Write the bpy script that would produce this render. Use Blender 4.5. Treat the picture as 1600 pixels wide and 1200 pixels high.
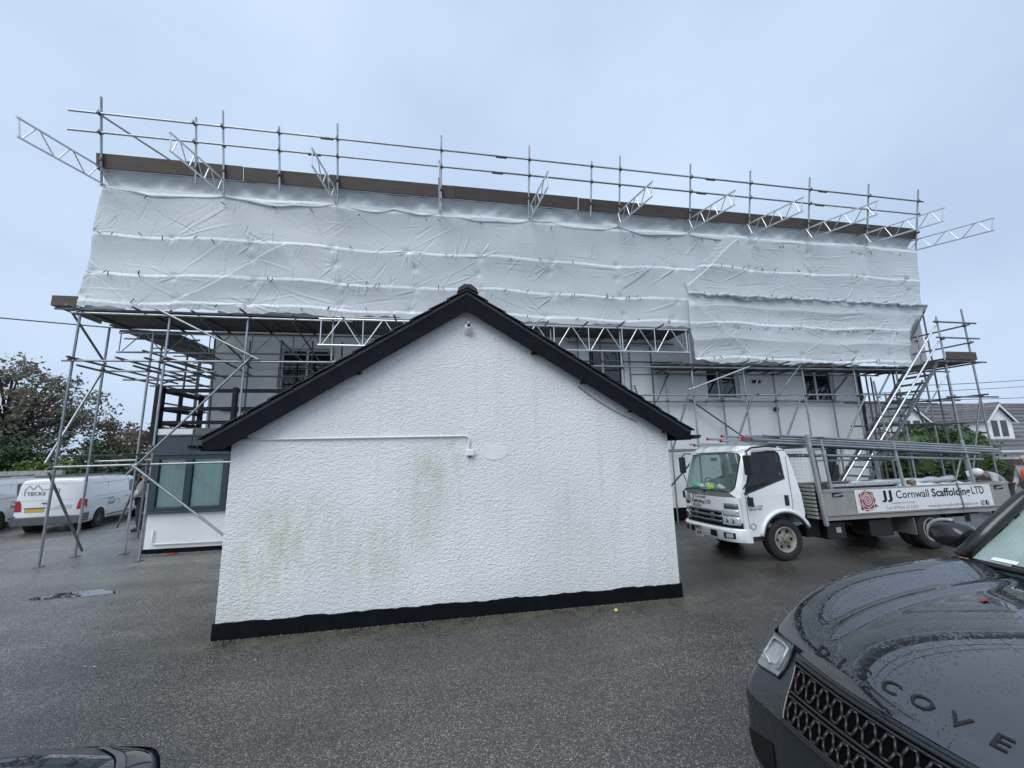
import bpy, bmesh, math, random
import numpy as np
from mathutils import Vector, Matrix
random.seed(7); np.random.seed(7)
R = math.radians
S = bpy.context.scene
for o in list(bpy.data.objects): bpy.data.objects.remove(o)
COL = S.collection

# ------------------------------------------------------------------ camera
cam_d = bpy.data.cameras.new('camera'); cam = bpy.data.objects.new('camera', cam_d); COL.objects.link(cam)
cam_d.sensor_fit = 'HORIZONTAL'; cam_d.sensor_width = 36; cam_d.lens = 620.0/1600*36
cam_d.clip_start = .05; cam_d.clip_end = 2000
YAW, PIT, ROL = R(10.08), R(9.55), R(-1.26)
_f = Vector((math.sin(YAW)*math.cos(PIT), math.cos(YAW)*math.cos(PIT), math.sin(PIT)))
_r = Vector((math.cos(YAW), -math.sin(YAW), 0)); _u = _r.cross(_f)
_r2 = _r*math.cos(ROL)+_u*math.sin(ROL); _u2 = -_r*math.sin(ROL)+_u*math.cos(ROL)
cam.matrix_world = Matrix(((_r2.x, _u2.x, -_f.x, 0), (_r2.y, _u2.y, -_f.y, 0), (_r2.z, _u2.z, -_f.z, 2.1), (0, 0, 0, 1)))
S.camera = cam

# ------------------------------------------------------------------ overcast daylight
SUN_EL, SUN_AZ = R(52), R(222)          # azimuth clockwise from +Y (north): behind the camera's left shoulder
W = bpy.data.worlds.new('World'); S.world = W; W.use_nodes = True
nt = W.node_tree; nt.nodes.clear()
def N(t, ty, **k):
    n = t.nodes.new(ty)
    for a, b in k.items():
        if a.startswith('i_'): n.inputs[a[2:].replace('_', ' ')].default_value = b
        else: setattr(n, a, b)
    return n
sky = N(nt, 'ShaderNodeTexSky', sky_type='NISHITA', sun_disc=False, sun_elevation=SUN_EL, sun_rotation=SUN_AZ, dust_density=3.0, air_density=1.0)
hs = N(nt, 'ShaderNodeHueSaturation', i_Saturation=.35); nt.links.new(sky.outputs[0], hs.inputs['Color'])
tc = N(nt, 'ShaderNodeTexCoord')
mp = N(nt, 'ShaderNodeMapping'); mp.inputs['Scale'].default_value = (1, 1, 1.8); nt.links.new(tc.outputs['Generated'], mp.inputs[0])
nz = N(nt, 'ShaderNodeTexNoise', i_Scale=1.5, i_Detail=5, i_Roughness=.48); nt.links.new(mp.outputs[0], nz.inputs['Vector'])
cr = N(nt, 'ShaderNodeValToRGB'); nt.links.new(nz.outputs['Fac'], cr.inputs[0])
cr.color_ramp.elements[0].position = .30; cr.color_ramp.elements[0].color = (2.60, 3.38, 4.55, 1)
cr.color_ramp.elements[1].position = .70; cr.color_ramp.elements[1].color = (3.70, 4.55, 5.75, 1)
mx = N(nt, 'ShaderNodeMixRGB', i_Fac=.90); nt.links.new(hs.outputs[0], mx.inputs[1]); nt.links.new(cr.outputs[0], mx.inputs[2])
bg = N(nt, 'ShaderNodeBackground', i_Strength=.105); nt.links.new(mx.outputs[0], bg.inputs[0])
wo = N(nt, 'ShaderNodeOutputWorld'); nt.links.new(bg.outputs[0], wo.inputs[0])
sd = bpy.data.lights.new('sun', 'SUN'); sun = bpy.data.objects.new('sun', sd); COL.objects.link(sun)
sd.energy = 1.3; sd.angle = R(50); sd.color = (.98, 1, .97)
sdir = Vector((math.sin(SUN_AZ)*math.cos(SUN_EL), math.cos(SUN_AZ)*math.cos(SUN_EL), math.sin(SUN_EL)))
sun.rotation_euler = sdir.to_track_quat('Z', 'Y').to_euler(); sun.location = (0, 0, 30)
S.view_settings.view_transform = 'Standard'; S.view_settings.look = 'None'; S.view_settings.exposure = .85; S.view_settings.gamma = 1
S.view_settings.use_curve_mapping = False
S.render.engine = 'CYCLES'
try: S.cycles.max_bounces = 6; S.cycles.transparent_max_bounces = 8
except Exception: pass

# ------------------------------------------------------------------ materials
MAT = {}
def material(name, col, rough=.6, metal=0, var=.0, vscale=3, bump=0, bscale=40, bdist=.01, spec=.5, rnd=0, coat=0, rvar=0, stretch=(1, 1, 1), coords='pos'):
    m = bpy.data.materials.new(name); m.use_nodes = True; t = m.node_tree
    b = t.nodes['Principled BSDF']
    b.inputs['Base Color'].default_value = (*col, 1); b.inputs['Roughness'].default_value = rough
    b.inputs['Metallic'].default_value = metal; b.inputs['Specular IOR Level'].default_value = spec
    if coat: b.inputs['Coat Weight'].default_value = coat; b.inputs['Coat Roughness'].default_value = .03
    if coords == 'pos': vec = N(t, 'ShaderNodeNewGeometry').outputs['Position']
    else: vec = N(t, 'ShaderNodeTexCoord').outputs['Object']
    mpg = N(t, 'ShaderNodeMapping'); mpg.inputs['Scale'].default_value = stretch; t.links.new(vec, mpg.inputs[0]); vec = mpg.outputs[0]
    if var or rnd:
        src = None
        if var:
            nz = N(t, 'ShaderNodeTexNoise', i_Scale=vscale, i_Detail=5, i_Roughness=.6); t.links.new(vec, nz.inputs['Vector'])
            mr = N(t, 'ShaderNodeMapRange'); t.links.new(nz.outputs['Fac'], mr.inputs[0])
            mr.inputs[1].default_value = .25; mr.inputs[2].default_value = .75; mr.inputs[3].default_value = 1-var; mr.inputs[4].default_value = 1+var
            src = mr.outputs[0]
        if rnd:
            oi = N(t, 'ShaderNodeObjectInfo'); m2 = N(t, 'ShaderNodeMapRange'); t.links.new(oi.outputs['Random'], m2.inputs[0])
            m2.inputs[3].default_value = 1-rnd; m2.inputs[4].default_value = 1+rnd
            if src:
                mu = N(t, 'ShaderNodeMath', operation='MULTIPLY'); t.links.new(src, mu.inputs[0]); t.links.new(m2.outputs[0], mu.inputs[1]); src = mu.outputs[0]
            else: src = m2.outputs[0]
        vm = N(t, 'ShaderNodeVectorMath', operation='SCALE'); vm.inputs[0].default_value = col; t.links.new(src, vm.inputs['Scale'])
        t.links.new(vm.outputs[0], b.inputs['Base Color'])
    if rvar:
        nr = N(t, 'ShaderNodeTexNoise', i_Scale=vscale*1.7, i_Detail=4); t.links.new(vec, nr.inputs['Vector'])
        r2 = N(t, 'ShaderNodeMapRange'); t.links.new(nr.outputs['Fac'], r2.inputs[0]); r2.inputs[1].default_value = .3; r2.inputs[2].default_value = .7
        r2.inputs[3].default_value = max(.02, rough-rvar); r2.inputs[4].default_value = min(1, rough+rvar); t.links.new(r2.outputs[0], b.inputs['Roughness'])
    if bump:
        nb = N(t, 'ShaderNodeTexNoise', i_Scale=bscale, i_Detail=4, i_Roughness=.55); t.links.new(vec, nb.inputs['Vector'])
        bp = N(t, 'ShaderNodeBump', i_Strength=bump, i_Distance=bdist); t.links.new(nb.outputs['Fac'], bp.inputs['Height']); t.links.new(bp.outputs[0], b.inputs['Normal'])
    MAT[name] = m
    return m

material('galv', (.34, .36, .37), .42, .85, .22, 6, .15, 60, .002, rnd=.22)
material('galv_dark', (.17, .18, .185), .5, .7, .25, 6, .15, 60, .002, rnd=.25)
material('alu', (.68, .70, .71), .3, .9, .12, 8, rnd=.1)
material('coupler', (.14, .14, .14), .55, .6, .3, 20, rnd=.3)
material('timber', (.064, .046, .036), .62, 0, .35, 5, .3, 30, .004, rnd=.25, stretch=(.5, 4, 4))
material('timber_grey', (.085, .085, .082), .7, 0, .35, 5, .3, 30, .004, rnd=.3)
material('black_paint', (.008, .0095, .013), .7, 0, .3, 6, .25, 25, .004, spec=.10)
material('black_plinth', (.006, .007, .0095), .8, 0, .35, 8, .6, 45, .01, spec=.08)
material('black_timber', (.010, .011, .014), .55, 0, .25, 5, .2, 30, .003, rnd=.15, spec=.25)
material('slate', (.018, .02, .024), .55, 0, .3, 4, .4, 30, .006, rnd=.25)
material('white_paint', (.74, .75, .75), .5, 0, .05, 3, .1, 60, .002)
material('upvc', (.72, .73, .74), .3, 0, .04, 3)
material('blue_grey', (.042, .062, .078), .35, 0, .1, 2)
material('dark_frame', (.028, .048, .055), .35)
material('blind', (.70, .80, .78), .8, 0, .08, 3)
material('dark_glass', (.012, .016, .018), .04, 0, 0, spec=.7)
material('black_plastic', (.014, .014, .015), .45, 0, .1, 10, .1, 200, .001)
material('rubber', (.016, .016, .017), .8, 0, .3, 12, .3, 80, .003, rvar=.1)
material('white_van', (.70, .715, .73), .16, 0, .03, 2, coat=.5)
material('white_cab', (.72, .735, .74), .18, 0, .04, 2, coat=.5)
material('grey_panel', (.30, .295, .275), .5, .25, .22, 3, .1, 30, .002)
material('sign_white', (.66, .67, .68), .4, 0, .05, 3)
material('ink', (.009, .009, .011), .6, spec=.2); material('ink_grey', (.16, .16, .17), .5); material('ink_red', (.16, .018, .025), .5); material('ink_pink', (.55, .24, .22), .5)
material('rose_line', (.62, .45, .45), .5)
material('chrome', (.7, .7, .7), .12, 1)
material('lens', (.55, .58, .60), .05, .3, .2, 20, spec=.8)
material('red_lens', (.36, .01, .015), .12, 0, .2, 30, coat=.4)
material('amber', (.6, .2, .02), .15)
material('yellow_plate', (.55, .40, .03), .4)
material('red_cap', (.42, .02, .02), .5, rnd=.15)
material('hivis_yellow', (.48, .68, .03), .7); material('hivis_orange', (.75, .12, .03), .7)
material('skin', (.45, .26, .19), .55); material('cloth_grey', (.22, .22, .25), .9, 0, .15, 8); material('cloth_dark', (.03, .032, .04), .9, 0, .2, 8)
material('hair', (.03, .02, .014), .7)
material('wire', (.03, .03, .032), .6)
material('bark', (.045, .036, .03), .9, 0, .3, 6, .5, 20, .02)
material('block_wall', (.30, .30, .29), .85, 0, .2, 3, .3, 30, .006, rnd=.12)
material('house_render', (.80, .82, .83), .8, 0, .06, 2)
material('house_tile', (.125, .122, .13), .75, 0, .3, 3, rnd=.25)
material('fence_wood', (.075, .058, .045), .85, 0, .3, 4, rnd=.25)
material('suv_paint', (.030, .036, .042), .22, .35, .05, 3, coat=1)
material('suv_black', (.008, .0085, .009), .25, 0, .1, 10, coat=.3)
material('suv_letter', (.015, .016, .017), .3, .3)
material('car_dark', (.012, .013, .022), .2, .3, .05, 3, coat=1)
material('car_trim', (.11, .11, .125), .4)
material('mustard', (.55, .5, .1), .6)
material('leaf_litter', (.20, .05, .03), .7)
def glassmat(name, tint, gl=.9, dens=.0):
    m = bpy.data.materials.new(name); m.use_nodes = True; t = m.node_tree; t.nodes.clear()
    tr = N(t, 'ShaderNodeBsdfTransparent'); tr.inputs[0].default_value = (*tint, 1)
    g = N(t, 'ShaderNodeBsdfGlossy'); g.inputs['Roughness'].default_value = .02; g.inputs[0].default_value = (gl, gl, gl, 1)
    fr = N(t, 'ShaderNodeFresnel', i_IOR=1.5); mxs = N(t, 'ShaderNodeMixShader'); o = N(t, 'ShaderNodeOutputMaterial')
    t.links.new(fr.outputs[0], mxs.inputs[0]); t.links.new(tr.outputs[0], mxs.inputs[1]); t.links.new(g.outputs[0], mxs.inputs[2]); t.links.new(mxs.outputs[0], o.inputs[0])
    MAT[name] = m
glassmat('glass', (.90, .96, .95)); glassmat('glass_dark', (.45, .50, .49)); glassmat('glass_green', (.78, .92, .88))

# ------------------------------------------------------------------ mesh helpers
class MB:
    def __init__(s): s.v = []; s.f = []
    def add(s, vs, fs):
        n = len(s.v); s.v += [tuple(p) for p in vs]; s.f += [tuple(i+n for i in q) for q in fs]; return s
    def box(s, x0, x1, y0, y1, z0, z1):
        return s.add([(x0,y0,z0),(x1,y0,z0),(x1,y1,z0),(x0,y1,z0),(x0,y0,z1),(x1,y0,z1),(x1,y1,z1),(x0,y1,z1)],
                     [(0,3,2,1),(4,5,6,7),(0,1,5,4),(1,2,6,5),(2,3,7,6),(3,0,4,7)])
    def cyl(s, p, q, r, n=10, r2=None, caps=True):
        p = Vector(p); q = Vector(q); d = (q-p).normalized(); a = d.orthogonal().normalized(); b = d.cross(a); r2 = r if r2 is None else r2
        vs = [p+(a*math.cos(2*math.pi*i/n)+b*math.sin(2*math.pi*i/n))*r for i in range(n)]+[q+(a*math.cos(2*math.pi*i/n)+b*math.sin(2*math.pi*i/n))*r2 for i in range(n)]
        fs = [(i, (i+1) % n, n+(i+1) % n, n+i) for i in range(n)]
        if caps: fs += [tuple(range(n-1, -1, -1)), tuple(range(n, 2*n))]
        return s.add(vs, fs)
    def bar(s, p, q, w, h, up=(0, 0, 1)):
        p = Vector(p); q = Vector(q); d = (q-p).normalized(); u = Vector(up); a = d.cross(u)
        a = a.normalized() if a.length > 1e-5 else d.orthogonal().normalized(); b = a.cross(d)
        vs = [c+a*i*w/2+b*j*h/2 for c in (p, q) for i, j in ((-1,-1),(1,-1),(1,1),(-1,1))]
        return s.add(vs, [(0,1,2,3),(7,6,5,4),(0,4,5,1),(1,5,6,2),(2,6,7,3),(3,7,4,0)])
    def prism(s, poly, axis, a, b):
        f = {'x': lambda p, c: (c, p[0], p[1]), 'y': lambda p, c: (p[0], c, p[1]), 'z': lambda p, c: (p[0], p[1], c)}[axis]
        n = len(poly)
        return s.add([f(p, a) for p in poly]+[f(p, b) for p in poly], [tuple(range(n)), tuple(range(2*n-1, n-1, -1))]+[(i, n+i, n+(i+1) % n, (i+1) % n) for i in range(n)])
    def loft(s, rings, closed=True, caps=True):
        n = len(rings[0]); vs = [p for r in rings for p in r]; fs = []
        for k in range(len(rings)-1):
            for i in range(n if closed else n-1):
                j = (i+1) % n; fs.append((k*n+i, k*n+j, (k+1)*n+j, (k+1)*n+i))
        if caps and closed: fs += [tuple(range(n-1, -1, -1)), tuple(range((len(rings)-1)*n, len(rings)*n))]
        return s.add(vs, fs)
    def tube(s, pts, r, n=8):
        pts = [Vector(p) for p in pts]; rings = []; a = None
        for i, p in enumerate(pts):
            d = (pts[min(i+1, len(pts)-1)]-pts[max(i-1, 0)]).normalized()
            a = d.orthogonal().normalized() if a is None else (a-d*a.dot(d)).normalized(); b = d.cross(a)
            rr = r[i] if isinstance(r, (list, tuple)) else r
            rings.append([p+(a*math.cos(2*math.pi*k/n)+b*math.sin(2*math.pi*k/n))*rr for k in range(n)])
        return s.loft(rings)
    def ell(s, c, rx, ry, rz, n=12, m=8, zmin=-1):
        rings = []
        for j in range(m+1):
            t = math.asin(max(-1, min(1, zmin+(1-zmin)*j/m))) if False else (-math.pi/2 if zmin <= -1 else math.asin(zmin))
            t = t+(math.pi/2-t)*j/m
            rings.append([(c[0]+rx*max(.001, math.cos(t))*math.cos(2*math.pi*i/n), c[1]+ry*max(.001, math.cos(t))*math.sin(2*math.pi*i/n), c[2]+rz*math.sin(t)) for i in range(n)])
        return s.loft(rings)
    def xf(s, M):
        s.v = [tuple(M @ Vector(p)) for p in s.v]; return s
    def data(s, name, mat, smooth=False, auto=None):
        me = bpy.data.meshes.new(name); me.from_pydata(s.v, [], s.f); me.update()
        bm = bmesh.new(); bm.from_mesh(me); bmesh.ops.recalc_face_normals(bm, faces=bm.faces); bm.to_mesh(me); bm.free()
        me.materials.append(MAT[mat])
        if smooth:
            me.shade_smooth()
            if auto is not None: me.set_sharp_from_angle(angle=R(auto))
        return me
OFF = {}
def root_of(o):
    while o.parent: o = o.parent
    return o
def thing(name, label, cat, loc=(0, 0, 0), group=None, rz=0, local=False):
    o = bpy.data.objects.new(name, None); COL.objects.link(o); o.location = loc; o.rotation_euler = (0, 0, rz); o.empty_display_size = .2
    tag(o, label, cat, group); OFF[o.name] = Vector((0, 0, 0)) if local else Vector(loc)
    return o
def tag(o, label, cat, group=None):
    o['label'] = label; o['category'] = cat; o['kind'] = 'thing'
    if group: o['group'] = group
    return o
def part(mb, name, mat, parent, smooth=False, auto=None, bevel=0, seg=2, kind=None, sub=0, label=None):
    off = OFF[root_of(parent).name] if parent else Vector((0, 0, 0))
    if parent is None:
        xs = np.array(mb.v); off = Vector(((xs[:, 0].min()+xs[:, 0].max())/2, (xs[:, 1].min()+xs[:, 1].max())/2, xs[:, 2].min()))
    mb.v = [(p[0]-off[0], p[1]-off[1], p[2]-off[2]) for p in mb.v]
    o = bpy.data.objects.new(name, mb.data(name, mat, smooth, auto)); COL.objects.link(o)
    if parent: o.parent = parent
    else: o.location = off; OFF[o.name] = off
    if bevel:
        b = o.modifiers.new('bevel', 'BEVEL'); b.width = bevel; b.segments = seg; b.limit_method = 'ANGLE'; b.angle_limit = R(40)
    if sub:
        q = o.modifiers.new('sub', 'SUBSURF'); q.levels = sub; q.render_levels = sub
    if kind: o['kind'] = kind
    if label: o['label'] = label
    return o
_shared = {}
def shared(key, fn):
    if key not in _shared: _shared[key] = fn()
    return _shared[key]
def inst(name, me, parent, loc, quat=None, scale=(1, 1, 1)):
    o = bpy.data.objects.new(name, me); COL.objects.link(o); o.parent = parent
    o.location = Vector(loc)-(OFF[root_of(parent).name] if parent else Vector((0, 0, 0)))
    if quat is not None: o.rotation_mode = 'QUATERNION'; o.rotation_quaternion = quat
    o.scale = scale
    return o
def pole(parent, name, p, q, mat='galv', r=.0242):
    me = shared(('pole', mat), lambda: MB().cyl((0, 0, 0), (0, 0, 1), .0242, 12).data('pole_'+mat, mat, True, 40))
    p = Vector(p); q = Vector(q); d = q-p
    return inst(name, me, parent, p, d.to_track_quat('Z', 'Y'), (r/.0242, r/.0242, d.length))
def coupler(parent, p, sub=None):
    def mk():
        m = MB(); m.cyl((0, 0, -.035), (0, 0, .035), .036, 10); m.cyl((-.035, -.05, 0), (.035, -.05, 0), .036, 10); m.box(-.028, .028, -.075, .02, -.03, .03)
        m.cyl((.03, .03, 0), (.075, .03, 0), .012, 6); m.cyl((0, -.07, .03), (0, -.07, .085), .012, 6)
        return m.data('coupler', 'coupler')
    o = inst('coupler', shared('coupler', mk), parent, p, None, (.82, .82, .82)); o.rotation_euler = (0, 0, random.choice([0, .2, 3.1, -.2])); return o
def plank(parent, name, p, q, w=.225, t=.038, mat='timber_grey'):
    """a board lying flat from p to q"""
    me = shared(('plank', mat, w), lambda: MB().box(0, 1, -w/2, w/2, -t/2, t/2).data('plank', mat))
    p = Vector(p); d = Vector(q)-p
    o = inst(name, me, parent, p, d.to_track_quat('X', 'Z'), (d.length, 1, 1)); return o
def text_mb(body, size, bold=0, shear=0, spacing=1, width=None, align='CENTER', extrude=0):
    cu = bpy.data.curves.new('t', 'FONT'); cu.body = body; cu.size = size; cu.offset = bold; cu.shear = shear; cu.space_character = spacing
    cu.align_x = align; cu.align_y = 'CENTER'; cu.resolution_u = 3; cu.extrude = extrude
    o = bpy.data.objects.new('t', cu); COL.objects.link(o)
    dg = bpy.context.evaluated_depsgraph_get(); dg.update()
    me = bpy.data.meshes.new_from_object(o.evaluated_get(dg))
    m = MB(); m.v = [tuple(v.co) for v in me.vertices]; m.f = [tuple(p.vertices) for p in me.polygons]
    bpy.data.objects.remove(o); bpy.data.curves.remove(cu); bpy.data.meshes.remove(me)
    if width:
        xs = [v[0] for v in m.v]; k = width/(max(xs)-min(xs)); m.v = [(v[0]*k, v[1], v[2]) for v in m.v]
    return m
def sm(a, b, x):
    t = np.clip((x-a)/(b-a), 0, 1); return t*t*(3-2*t)
# ------------------------------------------------------------------ ground
def g(x, y):
    x = np.asarray(x, float); y = np.asarray(y, float)
    return -.46*sm(-7.5, -13, x)*sm(10.5, 18, y) - .9*sm(13, 24, x)*sm(13.5, 21, y)
def gz(x, y): return float(g(x, y))
def asphalt():
    m = bpy.data.materials.new('wet_asphalt'); m.use_nodes = True; t = m.node_tree; b = t.nodes['Principled BSDF']; L = t.links.new
    pos = N(t, 'ShaderNodeNewGeometry').outputs['Position']
    v1 = N(t, 'ShaderNodeTexVoronoi', i_Scale=130); L(pos, v1.inputs['Vector'])
    v2 = N(t, 'ShaderNodeTexVoronoi', i_Scale=170); L(pos, v2.inputs['Vector'])
    sep = N(t, 'ShaderNodeSeparateColor'); L(v1.outputs['Color'], sep.inputs[0])
    r1 = N(t, 'ShaderNodeValToRGB'); L(sep.outputs[0], r1.inputs[0]); e = r1.color_ramp.elements
    e[0].position = 0; e[0].color = (.016, .0142, .0125, 1); e[1].position = 1; e[1].color = (.27, .25, .22, 1)
    q = e.new(.5); q.color = (.028, .025, .022, 1); q = e.new(.8); q.color = (.078, .070, .061, 1)
    nb = N(t, 'ShaderNodeTexNoise', i_Scale=.55, i_Detail=6, i_Roughness=.6); L(pos, nb.inputs['Vector'])
    mr = N(t, 'ShaderNodeMapRange'); L(nb.outputs['Fac'], mr.inputs[0]); mr.inputs[1].default_value = .3; mr.inputs[2].default_value = .7; mr.inputs[3].default_value = .60; mr.inputs[4].default_value = 1.25
    vm = N(t, 'ShaderNodeVectorMath', operation='SCALE'); L(r1.outputs[0], vm.inputs[0]); L(mr.outputs[0], vm.inputs['Scale'])
    # silt and moss specks that gather in a few patches
    ns = N(t, 'ShaderNodeTexNoise', i_Scale=2.2, i_Detail=6, i_Roughness=.7); L(pos, ns.inputs['Vector'])
    ms = N(t, 'ShaderNodeMapRange'); L(ns.outputs['Fac'], ms.inputs[0]); ms.inputs[1].default_value = .58; ms.inputs[2].default_value = .75; ms.inputs[4].default_value = .45
    mx = N(t, 'ShaderNodeMixRGB'); L(ms.outputs[0], mx.inputs[0]); L(vm.outputs[0], mx.inputs[1]); mx.inputs[2].default_value = (.075, .072, .06, 1); sx = N(t, 'ShaderNodeSeparateXYZ'); L(pos, sx.inputs[0])
    dy = N(t, 'ShaderNodeMath', operation='SUBTRACT'); L(sx.outputs[1], dy.inputs[0]); dy.inputs[1].default_value = 5.42
    ab = N(t, 'ShaderNodeMath', operation='ABSOLUTE'); L(dy.outputs[0], ab.inputs[0]); f1 = N(t, 'ShaderNodeMapRange'); f1.interpolation_type = 'SMOOTHSTEP'; L(ab.outputs[0], f1.inputs[0]); f1.inputs[1].default_value = .02; f1.inputs[2].default_value = .34; f1.inputs[3].default_value = 1; f1.inputs[4].default_value = 0
    dx = N(t, 'ShaderNodeMath', operation='SUBTRACT'); L(sx.outputs[0], dx.inputs[0]); dx.inputs[1].default_value = .35; ax = N(t, 'ShaderNodeMath', operation='ABSOLUTE'); L(dx.outputs[0], ax.inputs[0]); f2 = N(t, 'ShaderNodeMapRange'); L(ax.outputs[0], f2.inputs[0]); f2.inputs[1].default_value = 3.0; f2.inputs[2].default_value = 3.9; f2.inputs[3].default_value = 1; f2.inputs[4].default_value = 0
    nm = N(t, 'ShaderNodeTexNoise', i_Scale=3.2, i_Detail=7, i_Roughness=.7); L(pos, nm.inputs['Vector']); f3 = N(t, 'ShaderNodeMapRange'); L(nm.outputs['Fac'], f3.inputs[0]); f3.inputs[1].default_value = .38; f3.inputs[2].default_value = .62; f3.inputs[4].default_value = .6
    p1 = N(t, 'ShaderNodeMath', operation='MULTIPLY'); L(f1.outputs[0], p1.inputs[0]); L(f2.outputs[0], p1.inputs[1]); p2 = N(t, 'ShaderNodeMath', operation='MULTIPLY'); L(p1.outputs[0], p2.inputs[0]); L(f3.outputs[0], p2.inputs[1])
    m2 = N(t, 'ShaderNodeMixRGB'); L(p2.outputs[0], m2.inputs[0]); L(mx.outputs[0], m2.inputs[1]); m2.inputs[2].default_value = (.13, .125, .085, 1)
    # long worn streaks where cars turn
    mw = N(t, 'ShaderNodeMapping'); mw.inputs['Rotation'].default_value = (0, 0, .35); mw.inputs['Scale'].default_value = (.18, 1.3, 1); L(pos, mw.inputs[0]); nw = N(t, 'ShaderNodeTexNoise', i_Scale=1.6, i_Detail=4, i_Distortion=.6); L(mw.outputs[0], nw.inputs['Vector'])
    fw = N(t, 'ShaderNodeMapRange'); L(nw.outputs['Fac'], fw.inputs[0]); fw.inputs[1].default_value = .35; fw.inputs[2].default_value = .65; fw.inputs[3].default_value = .78; fw.inputs[4].default_value = 1.15
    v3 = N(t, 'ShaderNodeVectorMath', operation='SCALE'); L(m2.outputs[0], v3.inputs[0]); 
    # paler base colour stands in for wet sky sheen across the left yard
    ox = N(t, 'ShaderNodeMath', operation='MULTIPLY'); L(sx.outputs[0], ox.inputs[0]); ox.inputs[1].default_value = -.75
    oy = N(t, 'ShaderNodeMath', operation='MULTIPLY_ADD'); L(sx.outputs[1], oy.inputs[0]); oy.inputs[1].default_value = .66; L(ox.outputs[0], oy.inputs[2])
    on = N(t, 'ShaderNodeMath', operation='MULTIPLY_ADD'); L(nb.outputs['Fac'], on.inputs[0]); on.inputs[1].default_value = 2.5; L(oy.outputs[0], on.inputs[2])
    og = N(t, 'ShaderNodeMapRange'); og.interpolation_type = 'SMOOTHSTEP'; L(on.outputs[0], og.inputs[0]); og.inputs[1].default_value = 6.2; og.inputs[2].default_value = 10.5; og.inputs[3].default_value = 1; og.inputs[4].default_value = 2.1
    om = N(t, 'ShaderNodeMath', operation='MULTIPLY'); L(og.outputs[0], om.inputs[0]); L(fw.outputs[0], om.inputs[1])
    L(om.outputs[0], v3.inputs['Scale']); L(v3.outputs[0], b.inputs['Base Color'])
    nr = N(t, 'ShaderNodeTexNoise', i_Scale=.8, i_Detail=5, i_Roughness=.55); L(pos, nr.inputs['Vector'])
    rr = N(t, 'ShaderNodeMapRange'); L(nr.outputs['Fac'], rr.inputs[0]); rr.inputs[1].default_value = .32; rr.inputs[2].default_value = .68; rr.inputs[3].default_value = .20; rr.inputs[4].default_value = .46
    L(rr.outputs[0], b.inputs['Roughness']); b.inputs['Specular IOR Level'].default_value = .8; b.inputs['IOR'].default_value = 1.65
    b1 = N(t, 'ShaderNodeBump', i_Strength=.42, i_Distance=.006); L(v1.outputs['Distance'], b1.inputs['Height']); b1.invert = True
    b2 = N(t, 'ShaderNodeBump', i_Strength=.2, i_Distance=.003); L(v2.outputs['Distance'], b2.inputs['Height']); L(b1.outputs[0], b2.inputs['Normal'])
    L(b2.outputs[0], b.inputs['Normal']); MAT['asphalt'] = m
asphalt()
def ground_sheet():
    xs = np.concatenate([[-500, -200, -90, -50, -32], np.arange(-24, 30.1, 1.0), [36, 50, 80, 160, 500]])
    ys = np.concatenate([[-500, -150, -60, -30, -15], np.arange(-8, 30.1, 1.0), [38, 50, 80, 160, 600]])
    X, Y = np.meshgrid(xs, ys); Z = g(X, Y)
    m = MB(); m.v = [tuple(map(float, p)) for p in zip(X.ravel(), Y.ravel(), Z.ravel())]; n = len(xs)
    m.f = [(j*n+i, j*n+i+1, (j+1)*n+i+1, (j+1)*n+i) for j in range(len(ys)-1) for i in range(n-1)]
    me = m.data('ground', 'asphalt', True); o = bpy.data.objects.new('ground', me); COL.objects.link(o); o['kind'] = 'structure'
ground_sheet()
# puddle
material('puddle_water', (.03, .03, .032), .02, 0, spec=1.0); MAT['puddle_water'].node_tree.nodes['Principled BSDF'].inputs['IOR'].default_value = 1.7
def puddle(name, cx, cy, rx, ry, seed, z=.004):
    rng = random.Random(seed); n = 40; ph = [rng.uniform(0, 6.28) for _ in range(4)]
    pts = []
    for i in range(n):
        a = 2*math.pi*i/n; k = 1+.22*math.sin(2*a+ph[0])+.16*math.sin(3*a+ph[1])+.12*math.sin(5*a+ph[2])+.07*math.sin(9*a+ph[3])
        x = cx+rx*k*math.cos(a); y = cy+ry*k*math.sin(a); pts.append((x, y, gz(x, y)+z))
    m = MB(); m.v = [(cx, cy, gz(cx, cy)+z)]+pts; m.f = [(0, 1+i, 1+(i+1) % n) for i in range(n)]
    o = part(m, name, 'puddle_water', None); o['kind'] = 'structure'
puddle('puddle', -5.68, 7.86, .44, .20, 3); puddle('puddle', -4.1, 9.3, .30, .05, 8)

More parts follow.
